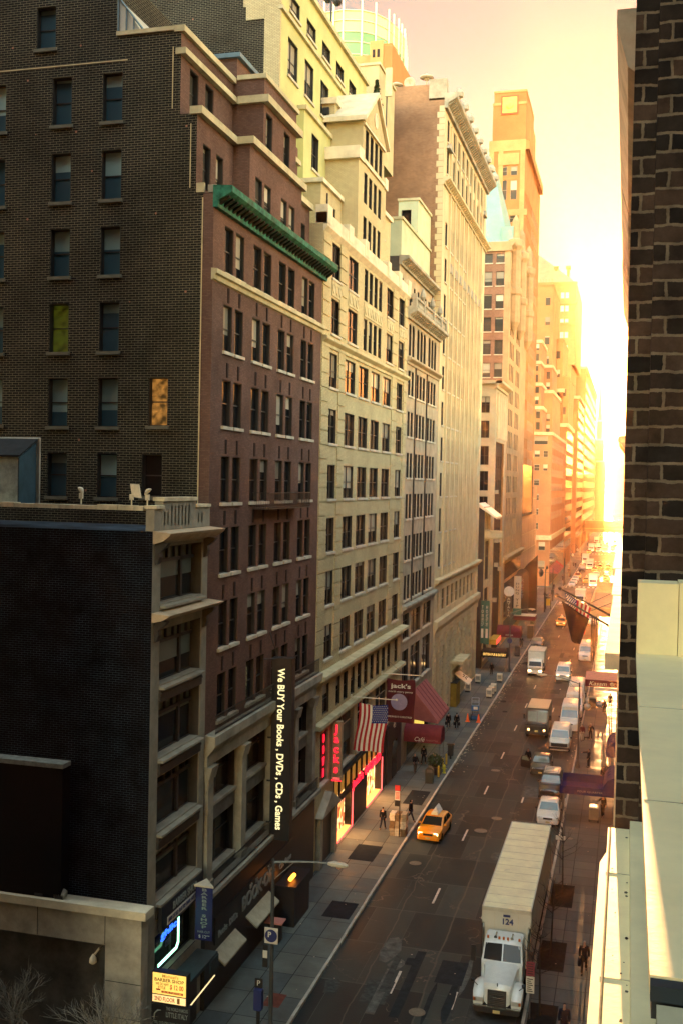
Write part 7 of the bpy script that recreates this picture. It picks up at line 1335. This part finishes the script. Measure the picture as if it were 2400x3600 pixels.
# flags on the right
pole('dark flagpole slanting up from the right hand houses, upper of two', (-.05, 45.6, 20.65), (-2.7, 45.3, 22.0), IRON, .05); pole('dark flagpole slanting up from the right hand houses, lower of two', (-.05, 44.6, 20.3), (-2.8, 44.9, 21.75), IRON, .05)
t = thing('flag', 'large black flag drooping from the lower slanted pole', 'flag', (-2.6, 44.9, 21.5)); 
def PB(u, v): a = Vector((0, 0, .02)).lerp(Vector((1.15, -.1, -.66)), u); b = Vector((.47, .0, -1.62)).lerp(Vector((.82, -.05, -1.72)), u); q = a.lerp(b, v); return (q.x, q.y+.12*math.sin(u*7+v*4), q.z-.08*math.sin(math.pi*u)*v)
flag_sheet(t, PB, 14, 14, lambda u, v: 0, [mat('flag_black', (.003, .005, .010), .95, .2, 3, spec=0)])
t = thing('flag', 'stars and stripes flag furled behind the black flag', 'flag', (-2.5, 45.35, 21.85))
def PS(u, v): a = Vector((0, 0, -.03)).lerp(Vector((1.1, .0, -.62)), u); b = Vector((.12, .0, -.55)).lerp(Vector((.85, 0, -1.75)), u); q = a.lerp(b, v); return (q.x, q.y+.10*math.sin(u*9+v*3), q.z)
flag_sheet(t, PS, 26, 14, lambda u, v: 2 if u < .46 else (0 if int(u*13) % 2 == 0 else 1), [RED, FWH, FBL]); stars(t, PS, [.05+.07*k for k in range(6)], [.1+.11*k for k in range(8)], FWH, -.03)
# ------------------------------------------------------------------ street furniture
def lamp_post(label, x, y, z, arm, head_z, sx=1):
    t = thing('street_lamp', label, 'street lamp', (x, y, SW)); m = MB(); m.tube([(0, 0, 0), (0, 0, .5), (0, 0, z)], [.16, .11, .075], 10); m.obj('post', STEEL, t); m = MB(); m.lathe((0, 0, 0), [(.24, 0), (.24, .25), (.15, .6), (.12, .75)], 10); m.obj('base', STEEL, t)
    m = MB(); pts = [(sx*arm*u, 0, z-.15+(head_z-z+.15)*math.sin(math.pi/2*u)) for u in [k/8 for k in range(9)]]; m.tube(pts, [.055-.02*k/8 for k in range(9)], 8); m.tube([(0, 0, z-1.0), pts[3]], .02, 5); m.obj('arm', mat('pole_grey', (.22, .24, .21), .5, .2, 3), t)
    m = MB(); h = [rr_ring(.07, head_z-.05, head_z+.05, 0, .02), rr_ring(.17, head_z-.10, head_z+.10, .25, .05), rr_ring(.16, head_z-.1, head_z+.08, .75, .05), rr_ring(.06, head_z-.06, head_z+.02, .95, .02)]
    h = [[(sx*(arm-.1+p[1]), p[0], p[2]) for p in r] for r in h]; m.loft(h); o = m.obj('lamp_head', PALEP, t, smooth='auto'); m = MB(); m.lathe((sx*(arm+.42), 0, head_z-.16), [(.02, -.06), (.12, 0), (.13, .06)], 10); m.obj('lens', mat('lamp_lens', (.6, .3, .18), .3, 0, 1), o); return t
lm = lamp_post('tall street lamp with a curved arm near the book shop, carrying parking signs', -15.6, 46.5, 8.45, 2.75, 8.55); lp = lm.location
t = thing('parking_sign', 'round blue parking sign on a white square plate on the tall lamp post', 'sign', (-15.6, 46.33, 5)); m = MB(t.location); m.box(-15.9, 46.3, 4.65, -15.25, 46.33, 5.4); m.obj('plate', WLET, t); m = MB(t.location); m.lathe((-15.575, 46.29, 5.03), [(.30, 0), (.30, -.015)], 20, 0, 'y'); m.obj('disc', NAVY, t); letters(t, 'P', .34, (-15.65, 46.265, 5.08), 'cam', WLET, depth=.01, bold=.01)
t = thing('parking_sign', 'narrow black and white regulation sign low on the tall lamp post', 'sign', (-15.8, 46.4, 4)); m = MB(t.location); m.box(-15.98, 46.3, 3.5, -15.72, 46.33, 4.55); m.obj('plate', IRON, t); m = MB(t.location); m.box(-15.96, 46.28, 3.95, -15.74, 46.299, 4.3); m.obj('white_patch', WLET, t)
t = thing('parking_meter', 'black parking ticket box marked P beside the lamp post', 'parking meter', (-16.35, 46.9, SW)); m = MB(); m.box(-.07, -.07, 0, .07, .07, 1.1); m.obj('post', IRON, t); m = MB(); m.loft([rr_ring(.2, 1.0, 2.0, -.15, .05), rr_ring(.22, 1.0, 2.05, 0, .05), rr_ring(.2, 1.0, 2.0, .15, .05)]); m.obj('case', NAVY, t); m = MB(); m.box(-.19, -.03, 2.06, .19, .03, 2.5); m.obj('board', IRON, t); letters(t, 'P', .36, (-16.35, 46.86, SW+2.28), 'cam', WLET, depth=.01)
lamp_post('street lamp with a long curved arm on the right pavement by the vans', -3.95, 100, 8.0, 3.1, 8.5, -1)
t = lamp_post('slim street lamp on the left pavement near the pub canopy', -15.6, 148.6, 8.4, 2.6, 9.0); m = MB(); m.lathe((0, -.12, 4.4), [(.36, 0), (.36, -.03)], 14, 0, 'y'); m.obj('round_sign', NAVY, t); m = MB(); m.box(-.45, -.15, 2.2, -.1, -.1, 3.4); m.obj('notice', IRON, t)
t = thing('parking_sign', 'tall pole with red and white street regulation signs beside the stack of bundles', 'sign', (-15.75, 75.9, SW)); m = MB(); m.tube([(0, 0, 0), (0, 0, 3.9)], .045, 6); m.obj('pole', IRON, t)
for z0, z1, mm in ((3.45, 3.85, mat('sign_red', (.5, .03, .03), .5, .1, 3)), (2.75, 3.42, WLET), (2.3, 2.72, IRON)): m = MB(); m.box(-.36, -.07, z0, .02, -.05, z1); m.obj('plate', mm, t)
m = MB(); [m.box(-.32, -.085, 2.85+k*.09, -.02, -.071, 2.89+k*.09) for k in range(6)]; m.obj('print', mat('sign_red', (1, 1, 1)), t)
t = thing('bundle_stack', 'man-high stack of tied paper bundles and cartons on the kerb', 'stack', (-15.9, 76.4, SW)); rr = random.Random(2); BND = [mat('paper_bundle', (.30, .25, .16), .9, .35, 4), mat('carton', (.16, .11, .06), .9, .3, 4), mat('newsprint', (.5, .46, .34), .9, .3, 6)]
for i in range(3):
    for k in range(9): m = MB(); a = rr.uniform(-.03, .03); m.box(-.62+i*.42+a, -.38+a, k*.185, -.62+i*.42+.39+a, .45-a, k*.185+.17); m.obj('bundle', BND[(k*3+i*5+k//3) % 3], t)
t = thing('mailbox', 'dark green mailbox with a rounded top near the planted shrub', 'mailbox', (-16.2, 90.7, SW), R(4)); GRNB = mat('mailbox_green', (.012, .022, .02), .45, .2, 3); m = MB(); m.prism([(-.36, 0), (.36, 0), (.36, 1.05)]+[(.36*math.cos(math.pi*k/8), 1.05+.36*math.sin(math.pi*k/8)) for k in range(1, 8)]+[(-.36, 1.05)], 'y', -.34, .34); m.obj('body', GRNB, t); m = MB(); m.box(-.25, -.37, .95, .25, -.34, 1.2); m.obj('hatch', STEEL, t); m = MB(); [m.box(x-.05, y-.05, -.0, x+.05, y+.05, .08) for x in (-.3, .3) for y in (-.3, .3)]; m.obj('feet', GRNB, t)
t = thing('planter', 'square planter holding a dense dark shrub between the mailbox and the bollards', 'planter', (-16.25, 93.6, SW)); m = MB(); m.loft([[(-.5, -.5, 0), (.5, -.5, 0), (.5, .5, 0), (-.5, .5, 0)], [(-.58, -.58, .7), (.58, -.58, .7), (.58, .58, .7), (-.58, .58, .7)]]); m.obj('tub', IRON, t)
def leaves(t, n, c, r, h, s, m, name='foliage', seed=1):
    rr = random.Random(seed); mb = MB()
    for k in range(n):
        d = Vector((rr.gauss(0, 1), rr.gauss(0, 1), rr.gauss(0, 1))).normalized(); q = Vector(c)+Vector((d.x*r, d.y*r, d.z*h))*rr.uniform(.55, 1.05); a = Vector((rr.uniform(-1, 1), rr.uniform(-1, 1), rr.uniform(-1, 1))).normalized()*s; b_ = a.cross(d).normalized()*s*.6; mb.q([q-a, q-b_, q+a, q+b_])
    return mb.obj(name, m, t, smooth='raw')
LEAF = mat('shrub_leaf', (.03, .05, .02), .8, .4, 6); leaves(t, 420, (0, 0, 1.2), .7, .65, .1, LEAF); m = MB(); m.tube([(0, 0, .6), (0, 0, 1.2)], .06, 6); m.obj('stem', WOOD, t)
YB = mat('bollard_yellow', (.42, .30, .03), .6, .3, 4)
bl = thing('bollard', 'yellow steel bollard nearest the mailbox', 'bollard', (-15.75, 92.6, SW), group='yellow bollards at the kerb'); m = MB(); m.lathe((0, 0, 0), [(.09, 0), (.09, .95), (.06, 1.02), (.01, 1.05)], 10); m.obj('post', YB, bl); m = MB(); m.lathe((0, 0, 0), [(.14, 0), (.14, .05)], 10); m.obj('flange', STEEL, bl)
for x, y, lb in ((-15.85, 95.4, 'yellow steel bollard in the middle of the row behind the planter'), (-15.8, 97.0, 'yellow steel bollard at the far end, by the canopy pole')): c = copy_tree(bl); c.location = (x, y, SW); c['label'] = lb
t = thing('fire_hydrant', 'small yellow green fire hydrant at the kerb beside the bollards', 'hydrant', (-15.5, 94.1, SW)); m = MB(); m.lathe((0, 0, 0), [(.17, 0), (.17, .06), (.11, .1), (.11, .55), (.15, .58), (.13, .7), (.05, .8)], 12); m.obj('barrel', mat('hydrant_lime', (.38, .40, .03), .6, .2, 5), t); m = MB(); m.tube([(-.2, 0, .42), (.2, 0, .42)], .05, 8); m.obj('outlets', mat('hydrant_lime', (1, 1, 1)), t)
t = thing('litter_bin', 'dark post-mounted litter bin between the canopy poles and the kerb', 'bin', (-15.75, 99.2, SW)); m = MB(); m.loft([rr_ring(.26, .35, 1.35, -.22, .05), rr_ring(.28, .35, 1.4, 0, .05), rr_ring(.26, .35, 1.35, .22, .05)]); m.obj('body', IRON, t); m = MB(); m.tube([(0, 0, 0), (0, 0, .4)], .08, 8); m.box(-.36, -.3, 1.41, .36, .3, 1.5); m.obj('stand', IRON, t)
# scissor lift with cones
t = thing('scissor_lift', 'blue folded scissor lift parked on the pavement between two cones', 'lift', (-15.95, 117.2, SW), R(8)); LBL = mat('lift_blue', (.012, .09, .24), .45, .2, 4); m = MB(); m.box(-.4, -.85, .12, .4, .85, .5); m.obj('chassis', LBL, t); m = MB()
for k in range(4): m.hull([(-.34, -.7, .55+k*.13), (-.28, -.7, .55+k*.13), (-.28, -.7, .62+k*.13), (-.34, -.7, .62+k*.13)], [(-.34, .7, .60+k*.13), (-.28, .7, .60+k*.13), (-.28, .7, .67+k*.13), (-.34, .7, .67+k*.13)]); m.box(.28, -.7, .55+k*.13, .34, .7, .63+k*.13)
m.obj('scissor_arms', IRON, t); m = MB(); m.box(-.42, -.9, 1.1, .42, .9, 1.2); m.box(-.42, -.9, 1.2, .42, -.86, 1.7); m.obj('platform', LBL, t); m = MB()
for x in (-.4, .4):
    for y in (-.88, 0, .88): m.tube([(x, y, 1.2), (x, y, 2.2)], .022, 5)
    for z in (1.7, 2.2): m.tube([(x, -.88, z), (x, .88, z)], .022, 5)
for y in (-.88, .88):
    for z in (1.7, 2.2): m.tube([(-.4, y, z), (.4, y, z)], .022, 5)
m.obj('guard_rail', mat('rail_pale', (.35, .45, .5), .5, .2, 4), t); [wheel(t, x, y, .2, .14) for x in (-.42, .42) for y in (-.62, .62)]; m = MB(); m.box(-.2, -.95, 1.25, .25, -.91, 1.55); m.obj('label_plate', WLET, t)
cn = thing('traffic_cone', 'orange traffic cone on the building side of the blue lift', 'cone', (-16.55, 115.6, SW), group='cones by the lift'); m = MB(); m.lathe((0, 0, 0), [(.19, .05), (.05, .88), (.03, .9)], 12); m.obj('body', mat('cone_orange', (.85, .12, .02), .5, .1, 5), cn); m = MB(); m.box(-.25, -.25, 0, .25, .25, .05); m.obj('foot', mat('cone_orange', (1, 1, 1)), cn); c = copy_tree(cn); c.location = (-15.35, 115.6, SW); c['label'] = 'orange traffic cone on the road side of the blue lift'
# newspaper boxes
nb = thing('newspaper_box', 'pale newspaper box at the front of the kerbside row', 'newspaper box', (-15.95, 129.4, SW), group='newspaper boxes'); NBW = mat('box_enamel', (.52, .47, .33), .5, .25, 3); m = MB(); m.loft([[(-.34, -.3, .22), (.34, -.3, .22), (.34, .3, .22), (-.34, .3, .22)], [(-.34, -.3, 1.05), (.34, -.3, 1.05), (.34, .3, 1.15), (-.34, .3, 1.15)]]); m.obj('case', NBW, nb); m = MB(); m.box(-.26, -.32, .5, .26, -.301, .95); m.obj('door', mat('box_window', (.25, .24, .2), .3, .3, 3), nb); m = MB(); m.box(-.3, -.28, 0, .3, .28, .22); m.obj('stand', IRON, nb)
for x, y, lb in ((-15.9, 131.2, 'pale newspaper box in the middle of the kerbside row'), (-15.85, 132.9, 'pale newspaper box at the back of the kerbside row'), (-15.95, 140.3, 'pale newspaper box alone by the pub canopy pole'), (-18.6, 138.6, 'pale newspaper box against the wall before the pub'), (-19.0, 132.2, 'pale newspaper box by the wall nearest the number 25 awning')): c = copy_tree(nb); c.location = (x, y, SW); c['label'] = lb
t = thing('utility_cabinet', 'dark kerbside cabinet past the pub canopy', 'cabinet', (-15.9, 163, SW)); m = MB(); m.loft([rr_ring(.4, 0, 1.5, -.35, .06), rr_ring(.42, 0, 1.6, 0, .06), rr_ring(.4, 0, 1.5, .35, .06)]); m.obj('case', GRNB, t); m = MB(); m.box(-.34, -.39, .2, .34, -.36, 1.35); m.obj('panel', STEEL, t)
t = thing('utility_cabinet', 'tall dark box at the kerb beyond the second canopy', 'cabinet', (-15.7, 183, SW)); m = MB(); m.box(-.5, -.5, 0, .5, .5, 2.2); m.obj('case', GRNB, t); m = MB(); m.box(-.55, -.55, 2.2, .55, .55, 2.3); m.obj('lid', LIMED, t)
# traffic signals at the avenue
def signal(label, x, y, arm, h=7.2, sx=-1):
    t = thing('traffic_signal', label, 'traffic light', (x, y, SW)); m = MB(); m.tube([(0, 0, 0), (0, 0, h)], [.14, .09], 8); m.obj('post', IRON, t); m = MB(); m.tube([(0, 0, h-1.0), (sx*arm, 0, h-.7)], .05, 6); m.tube([(0, 0, h-.4), (sx*arm*.9, 0, h-.6)], .03, 5); m.obj('arm', STEEL, t); m = MB()
    for xx, zz in ((sx*arm*.96, h-1.5), (sx*arm*.3, h-1.5)): m.box(xx-.17, -.15, zz-.5, xx+.17, .15, zz+.5); [m.lathe((xx, -.16, zz+d), [(.12, 0), (.13, -.08)], 8, 0, 'y') for d in (-.3, 0, .3)]
    m.obj('signal_head', IRON, t); m = MB(); m.box(-.3, -.2, 1.6, .3, .2, 2.6); m.obj('control_box', IRON, t); return t
signal('traffic signal pole with long arms on the near avenue corner', -16.2, 244, 9, 7.5); signal('traffic signal pole on the far avenue corner by the striped awnings', -15.9, 282, 8, 7.4, 1); signal('traffic signal at the second avenue on the left', -15.8, 386, 7, 7.2, 1)
def ornate_lamp(label, x, y):
    t = thing('street_lamp', label, 'street lamp', (x, y, SW)); m = MB(); m.tube([(0, 0, 0), (0, 0, 8.5)], [.17, .09], 8); m.lathe((0, 0, 0), [(.35, 0), (.35, .3), (.2, 1.1), (.16, 1.2)], 8); m.obj('post', IRON, t); m = MB(); pts = [(1.0-1.0*math.cos(a), 0, 8.5+1.1*math.sin(a)) for a in [math.pi*k/8 for k in range(9)]]; m.tube(pts, .05, 6); m.obj('crook', IRON, t); m = MB(); m.lathe((2.0, 0, 8.0), [(.05, .5), (.3, .2), (.35, 0), (.2, -.25), (.03, -.35)], 10); m.obj('lantern', mat('lantern_pale', (.6, .5, .35), .4, .1, 3), t); return t
ornate_lamp('crook topped street lamp left of the row of striped awnings', -16.0, 287); ornate_lamp('crook topped street lamp further along the striped awnings', -15.9, 312)
t = thing('street_lamp', 'dark post with a leafy scroll bracket at the near avenue corner', 'street lamp', (-16.3, 222, SW)); m = MB(); m.tube([(0, 0, 0), (0, 0, 9)], [.16, .09], 8); m.obj('post', IRON, t); m = MB(); m.lathe((-.9, 0, 8.2), [(.2, -.5), (.8, -.3), (.9, 0), (.6, .35), (.1, .5)], 8, 0, 'x'); m.obj('bracket', STEEL, t); m = MB(); m.lathe((.3, 0, 9.2), [(.05, -.3), (.25, 0), (.12, .4), (.02, .6)], 8); m.obj('finial', IRON, t)
for x, y, lb in ((-16.0, 228, 'yellow framed pavement stand at the avenue corner'), (-16.1, 188.5, 'twin dark conical shrubs in tubs beside the flat red canopy')):
    if 'stand' in lb: t = thing('news_stand', lb, 'stand', (x, y, SW)); m = MB(); [m.tube([(a, b_, 0), (a, b_, 2.6)], .05, 5) for a in (-.5, .5) for b_ in (-.5, .5)]; m.box(-.6, -.6, 2.5, .6, .6, 2.65); m.obj('frame', IRON, t); m = MB(); m.box(-.4, -.1, .8, .4, .1, 2.2); m.obj('board', mat('stand_yellow', (.65, .45, .05), .6, .1, 3), t)
    else:
        for k in range(2): t = thing('conical_shrub', ('dark conical shrub in a tub beside the flat red canopy, near one', 'dark conical shrub in a tub beside the flat red canopy, far one')[k], 'shrub', (x+.2, y-1.6+k*2.2, SW)); m = MB(); m.lathe((0, 0, 0), [(.32, 0), (.4, .6), (.35, .6)], 8); m.obj('tub', IRON, t); leaves(t, 160, (0, 0, 1.5), .42, .95, .12, LEAF, seed=k)
# right pavement: litter, bins, cart, saplings
t = thing('litter_bin', 'dark wire litter bin heaped with pale rubbish near the vans', 'bin', (-3.5, 128, SW)); m = MB(); m.loft([rr_ring(.40, 0, 1.15, -.36, .05), rr_ring(.42, 0, 1.2, 0, .05), rr_ring(.40, 0, 1.15, .36, .05)]); m.obj('body', IRON, t); m = MB(); m.box(-.46, -.42, 1.21, .46, .42, 1.3); m.obj('lid', LIMED, t)
for k, (x, y, c, lb) in enumerate(((-2.75, 128.6, 'rubbish_blue', 'blue rubbish bag behind the dark litter bin'), (-2.3, 128.2, 'rubbish_blue', 'second blue rubbish bag slumped right of the bin'), (-4.1, 126.8, 'rubbish_white', 'white rubbish bag at the kerb left of the bin'), (-4.1, 130.5, 'rubbish_white', 'white rubbish bag behind the van tails'))):
    t = thing('rubbish_bag', lb, 'bag', (x, y, SW)); m = MB(); rr = random.Random(k); m.lathe((0, 0, 0), [(.2, 0), (.42, .15), (.45, .4), (.3, .62), (.08, .74), (.12, .84)], 9); m.v = [(v[0]*rr.uniform(.85, 1.15), v[1]*rr.uniform(.85, 1.15), v[2]) for v in m.v]; m.obj('sack', mat(c, (.04, .16, .26) if 'blue' in c else (.5, .46, .36), .35, .2, 6), t, smooth=True); m = MB(); m.tube([(0, 0, .7), (0, 0, .8)], .07, 6); m.obj('knot', IRON, t)
t = thing('food_cart', 'boxy insulated food cart with a silver top pushed by the man in black', 'cart', (-2.0, 84.4, SW)); m = MB(); m.box(-.36, -.4, .22, .36, .4, 1.12); m.obj('body', mat('cart_tan', (.16, .13, .08), .6, .2, 4), t); m = MB(); [m.box(-.34+k*.23, -.38, 1.12, -.14+k*.23, .38, 1.24) for k in range(3)]; m.obj('lids', mat('cart_lid', (.75, .72, .6), .3, .1, 4), t); m = MB(); m.tube([(-.3, .4, 1.0), (-.3, .55, 1.5), (.3, .55, 1.5), (.3, .4, 1.0)], .025, 6); m.obj('handle', STEEL, t); [wheel(t, x, y, .12, .07) for x in (-.34, .34) for y in (-.3, .3)]
t = thing('wall_lamp', 'dark lamp bracket jutting over the right pavement between the purple awnings', 'lamp', (.13, 91, 2.6)); m = MB(); m.tube([(0, 0, 0), (-1.2, 0, .15)], .04, 5); m.obj('arm', IRON, t); m = MB(); m.lathe((-1.3, 0, -.05), [(.05, .35), (.35, .05), (.4, -.1), (.3, -.2)], 8); m.obj('shade', IRON, t)
def sapling(label, x, y, h, seed, lean=0):
    t = thing('sapling', label, 'tree', (x, y, SW)); rr = random.Random(seed); BK = mat('bark_dark', (.018, .016, .013), .9, .3, 4); m = MB(); m.tube([(0, 0, 0), (lean*.3, 0, h*.4), (lean*.6, .05, h*.75), (lean, .0, h)], [.055, .045, .03, .012], 7); m.obj('trunk', BK, t); m = MB()
    for k in range(20):
        z = h*rr.uniform(.42, .97); a = rr.uniform(0, 6.28); l = (1.15-z/h)*h*.42; p0 = Vector((lean*z/h, 0, z)); p1 = p0+Vector((math.cos(a)*l*.55, math.sin(a)*l*.55, l*.35)); p2 = p1+Vector((math.cos(a+.4)*l*.4, math.sin(a+.4)*l*.4, l*.45)); m.tube([p0, p1, p2], [.02, .012, .004], 5)
        for j in range(2): q = p1.lerp(p2, rr.random()); m.tube([q, q+Vector((rr.uniform(-.3, .3), rr.uniform(-.3, .3), .3))], [.008, .003], 4)
    m.obj('branches', BK, t); return t
sapling('bare sapling in the soil square beside the lorry cab', -3.55, 59.3, 4.4, 3, .15); sapling('bare sapling in the soil square beside the middle of the trailer', -3.45, 68.6, 5.0, 8, -.1); sapling('bare sapling at the bottom edge beside the parking sign', -3.6, 52.4, 4.6, 12, -.1)
mb = MB(); z = SW+.012
for x0, y0, x1, y1 in ((-4.15, 57.4, -2.75, 61.2), (-4.15, 66.4, -2.75, 70.2), (-4.15, 50.4, -2.75, 53.6)): mb.q([(x0, y0, z), (x1, y0, z), (x1, y1, z), (x0, y1, z)])
tag(mb.obj('soil', mat('tree_soil', (.010, .013, .012), .95, .5, 5, .5, spec=.01)), kind='structure')
t = thing('parking_sign', 'red and white street regulation sign at the kerb by the lorry bonnet', 'sign', (-4.05, 51.9, SW)); m = MB(); m.tube([(0, 0, 0), (0, 0, 2.9)], .04, 6); m.obj('pole', STEEL, t); m = MB(); m.box(-.2, -.06, 2.15, .2, -.045, 2.85); m.obj('plate', mat('sign_maroon', (.20, .03, .05), .5, .1, 3), t); m = MB(); m.box(-.2, -.06, 1.3, .2, -.045, 2.12); m.obj('white_plate', WLET, t); m = MB(); [m.box(-.15, -.075, 1.38+k*.1, .13-.05*(k % 3), -.061, 1.42+k*.1) for k in range(7)]; [m.box(-.14, -.075, 2.25+k*.12, .12, -.061, 2.29+k*.12) for k in range(5)]; m.obj('print', IRON, t)
t = thing('parking_sign', 'thin signpost beside the white hatchback seen nearly end-on', 'sign', (-3.95, 79, SW)); m = MB(); m.tube([(0, 0, 0), (0, 0, 3.3)], .04, 6); m.obj('pole', STEEL, t); m = MB(); m.box(-.02, -.2, 2.6, .02, .2, 3.2); m.obj('plate', WLET, t)
t = thing('parking_sign', 'small pale sign plate on a post beside the trailer tail', 'sign', (-3.85, 72.2, SW)); m = MB(); m.tube([(0, 0, 0), (0, 0, 2.5)], .035, 6); m.obj('pole', STEEL, t); m = MB(); m.box(-.32, -.05, 2.3, .32, .05, 2.55); m.obj('plate', WLET, t)
# floodlights on the parapet and fittings by the left edge
FLT = mat('floodlight_cream', (.60, .54, .38), .5, .2, 5)
for x, lb, k in ((-23.35, 'small cream floodlight on the parapet, leftmost of three fittings', 0), (-20.9, 'square cream floodlight panel facing away on the parapet', 1), (-20.15, 'small cream floodlight tilted up nearest the corner', 2)):
    t = thing('floodlight', lb, 'floodlight', (x, 41.95, 25.1)); m = MB(); m.tube([(0, 0, 0), (0, 0, .45)], .035, 5); m.box(-.08, -.06, .25, .08, .06, .5); m.obj('bracket', FLT, t); m = MB()
    if k == 1: m.hull([(0.02, .0, .38), (.5, -.1, .34), (.5, -.04, .34), (.02, .06, .38)], [(-.1, .02, .95), (.36, -.06, .93), (.36, 0, .93), (-.1, .08, .95)])
    else: m.lathe((0, 0, 0), [(.06, -.15), (.13, 0), (.14, .12), (.05, .16)], 10, 0, 'z'); m.v = [(v[0]*.8+v[2]*(.6 if k else -.4), v[1], .62+v[2]*.9) for v in m.v]
    m.obj('head', FLT, t)
t = thing('wall_lamp', 'cream hooded security lamp on the dark recess of the concrete building', 'lamp', (-21.75, 41.3, 5.6)); m = MB(); m.tube([(0, .12, .12), (0, -.1, .15), (-.12, -.25, -.05)], .05, 6); m.obj('arm', FLT, t); m = MB(); m.lathe((-.16, -.32, -.32), [(.04, .3), (.15, .12), (.17, -.05), (.08, -.12)], 10); m.obj('hood', FLT, t, smooth=True)
for x, lb, k in ((-24.6, 'small square vent on the concrete coping', 0), (-23.6, 'domed pale vent cowl on the concrete coping', 1)):
    t = thing('roof_vent', lb, 'roof vent', (x, 41.15, 7.78)); m = MB(); m.box(-.15, -.12, 0, .15, .12, .3) if not k else m.loft([rr_ring(.26, 0, .22, -.2, .06), rr_ring(.28, 0, .42, 0, .1), rr_ring(.2, 0, .3, .2, .1)]); m.obj('body', LIMED if k else BLUEG, t); m = MB(); m.box(-.2, -.215, .02, .2, -.205, .16); m.obj('opening', IRON, t)
def bare_tree(label, x, y, h, seed):
    t = thing('bare_tree', label, 'tree', (x, y, SW)); rr = random.Random(seed); BK = mat('bark_grey', (.20, .19, .15), .9, .3, 4); m = MB(); m.tube([(0, 0, 0), (.1, 0, h*.3), (0, .1, h*.5)], [.13, .10, .08], 8); m.obj('trunk', BK, t); m = MB()
    def grow(p, d, l, r, dep):
        q = p+d*l; mid = p.lerp(q, .5)+Vector((rr.uniform(-1, 1), rr.uniform(-1, 1), rr.uniform(-.5, .5)))*l*.08; m.tube([p, mid, q], [r, r*.8, r*.6], 5)
        if dep: [grow(p.lerp(q, rr.uniform(.45, 1)), (d+Vector((rr.uniform(-1, 1), rr.uniform(-1, 1), rr.uniform(-.5, .8)))*.75).normalized(), l*rr.uniform(.55, .85), r*.6, dep-1) for _ in range(3)]
    for k in range(6): grow(Vector((.05, .03, h*rr.uniform(.28, .5))), Vector((rr.uniform(-1, 1), rr.uniform(-1, .6), rr.uniform(.5, 1.2))).normalized(), h*.19, .05, 4)
    m.obj('branches', BK, t)
bare_tree('leafless street tree with pale twigs before the concrete pillar', -19.6, 38.6, 6.6, 5); bare_tree('leafless tree at the left edge before the dark recess', -24.2, 38.9, 6.8, 9)
MHM = mat('manhole_iron', (.13, .12, .085), .55, .3, 6)
for x, y, s, lb in ((-9.4, 83, 1, 'round manhole cover between the lanes left of the lorry tail'), (-9.5, 51.1, 1, 'round manhole cover at the bottom edge left of the lorry bonnet'), (-13.6, 71.3, 1, 'shiny manhole cover in the road in front of the taxi'), (-10.2, 79.6, 1.2, 'patched manhole cover right of the taxi'), (-11.2, 97, 1, 'manhole cover in the middle lane near the dark saloon'), (-3.6, 79.6, .6, 'small round cover in the right pavement behind the trailer')):
    t = thing('manhole_cover', lb, 'manhole cover', (x, y, .012 if x < -4.4 else SW+.012)); m = MB(); m.lathe((0, 0, 0), [(.42*s, 0), (.42*s, .012), (.37*s, .012), (.36*s, .004), (.3*s, .006), (.02, .01)], 20); m.obj('lid', MHM, t)
# ------------------------------------------------------------------ haze lit by the low sun
m = bpy.data.materials.new('haze_air'); m.use_nodes = True; n = m.node_tree.nodes; n.remove(n['Principled BSDF'])
pv = n.new('ShaderNodeVolumePrincipled'); pv.inputs['Color'].default_value = (1.0, .50, .24, 1); pv.inputs['Density'].default_value = .00013; pv.inputs['Anisotropy'].default_value = .84
m.node_tree.links.new(pv.outputs[0], n['Material Output'].inputs['Volume'])
mb = MB(); mb.box(-950, -70, -1.5, 950, 2650, 165); tag(mb.obj('haze', m), kind='stuff')
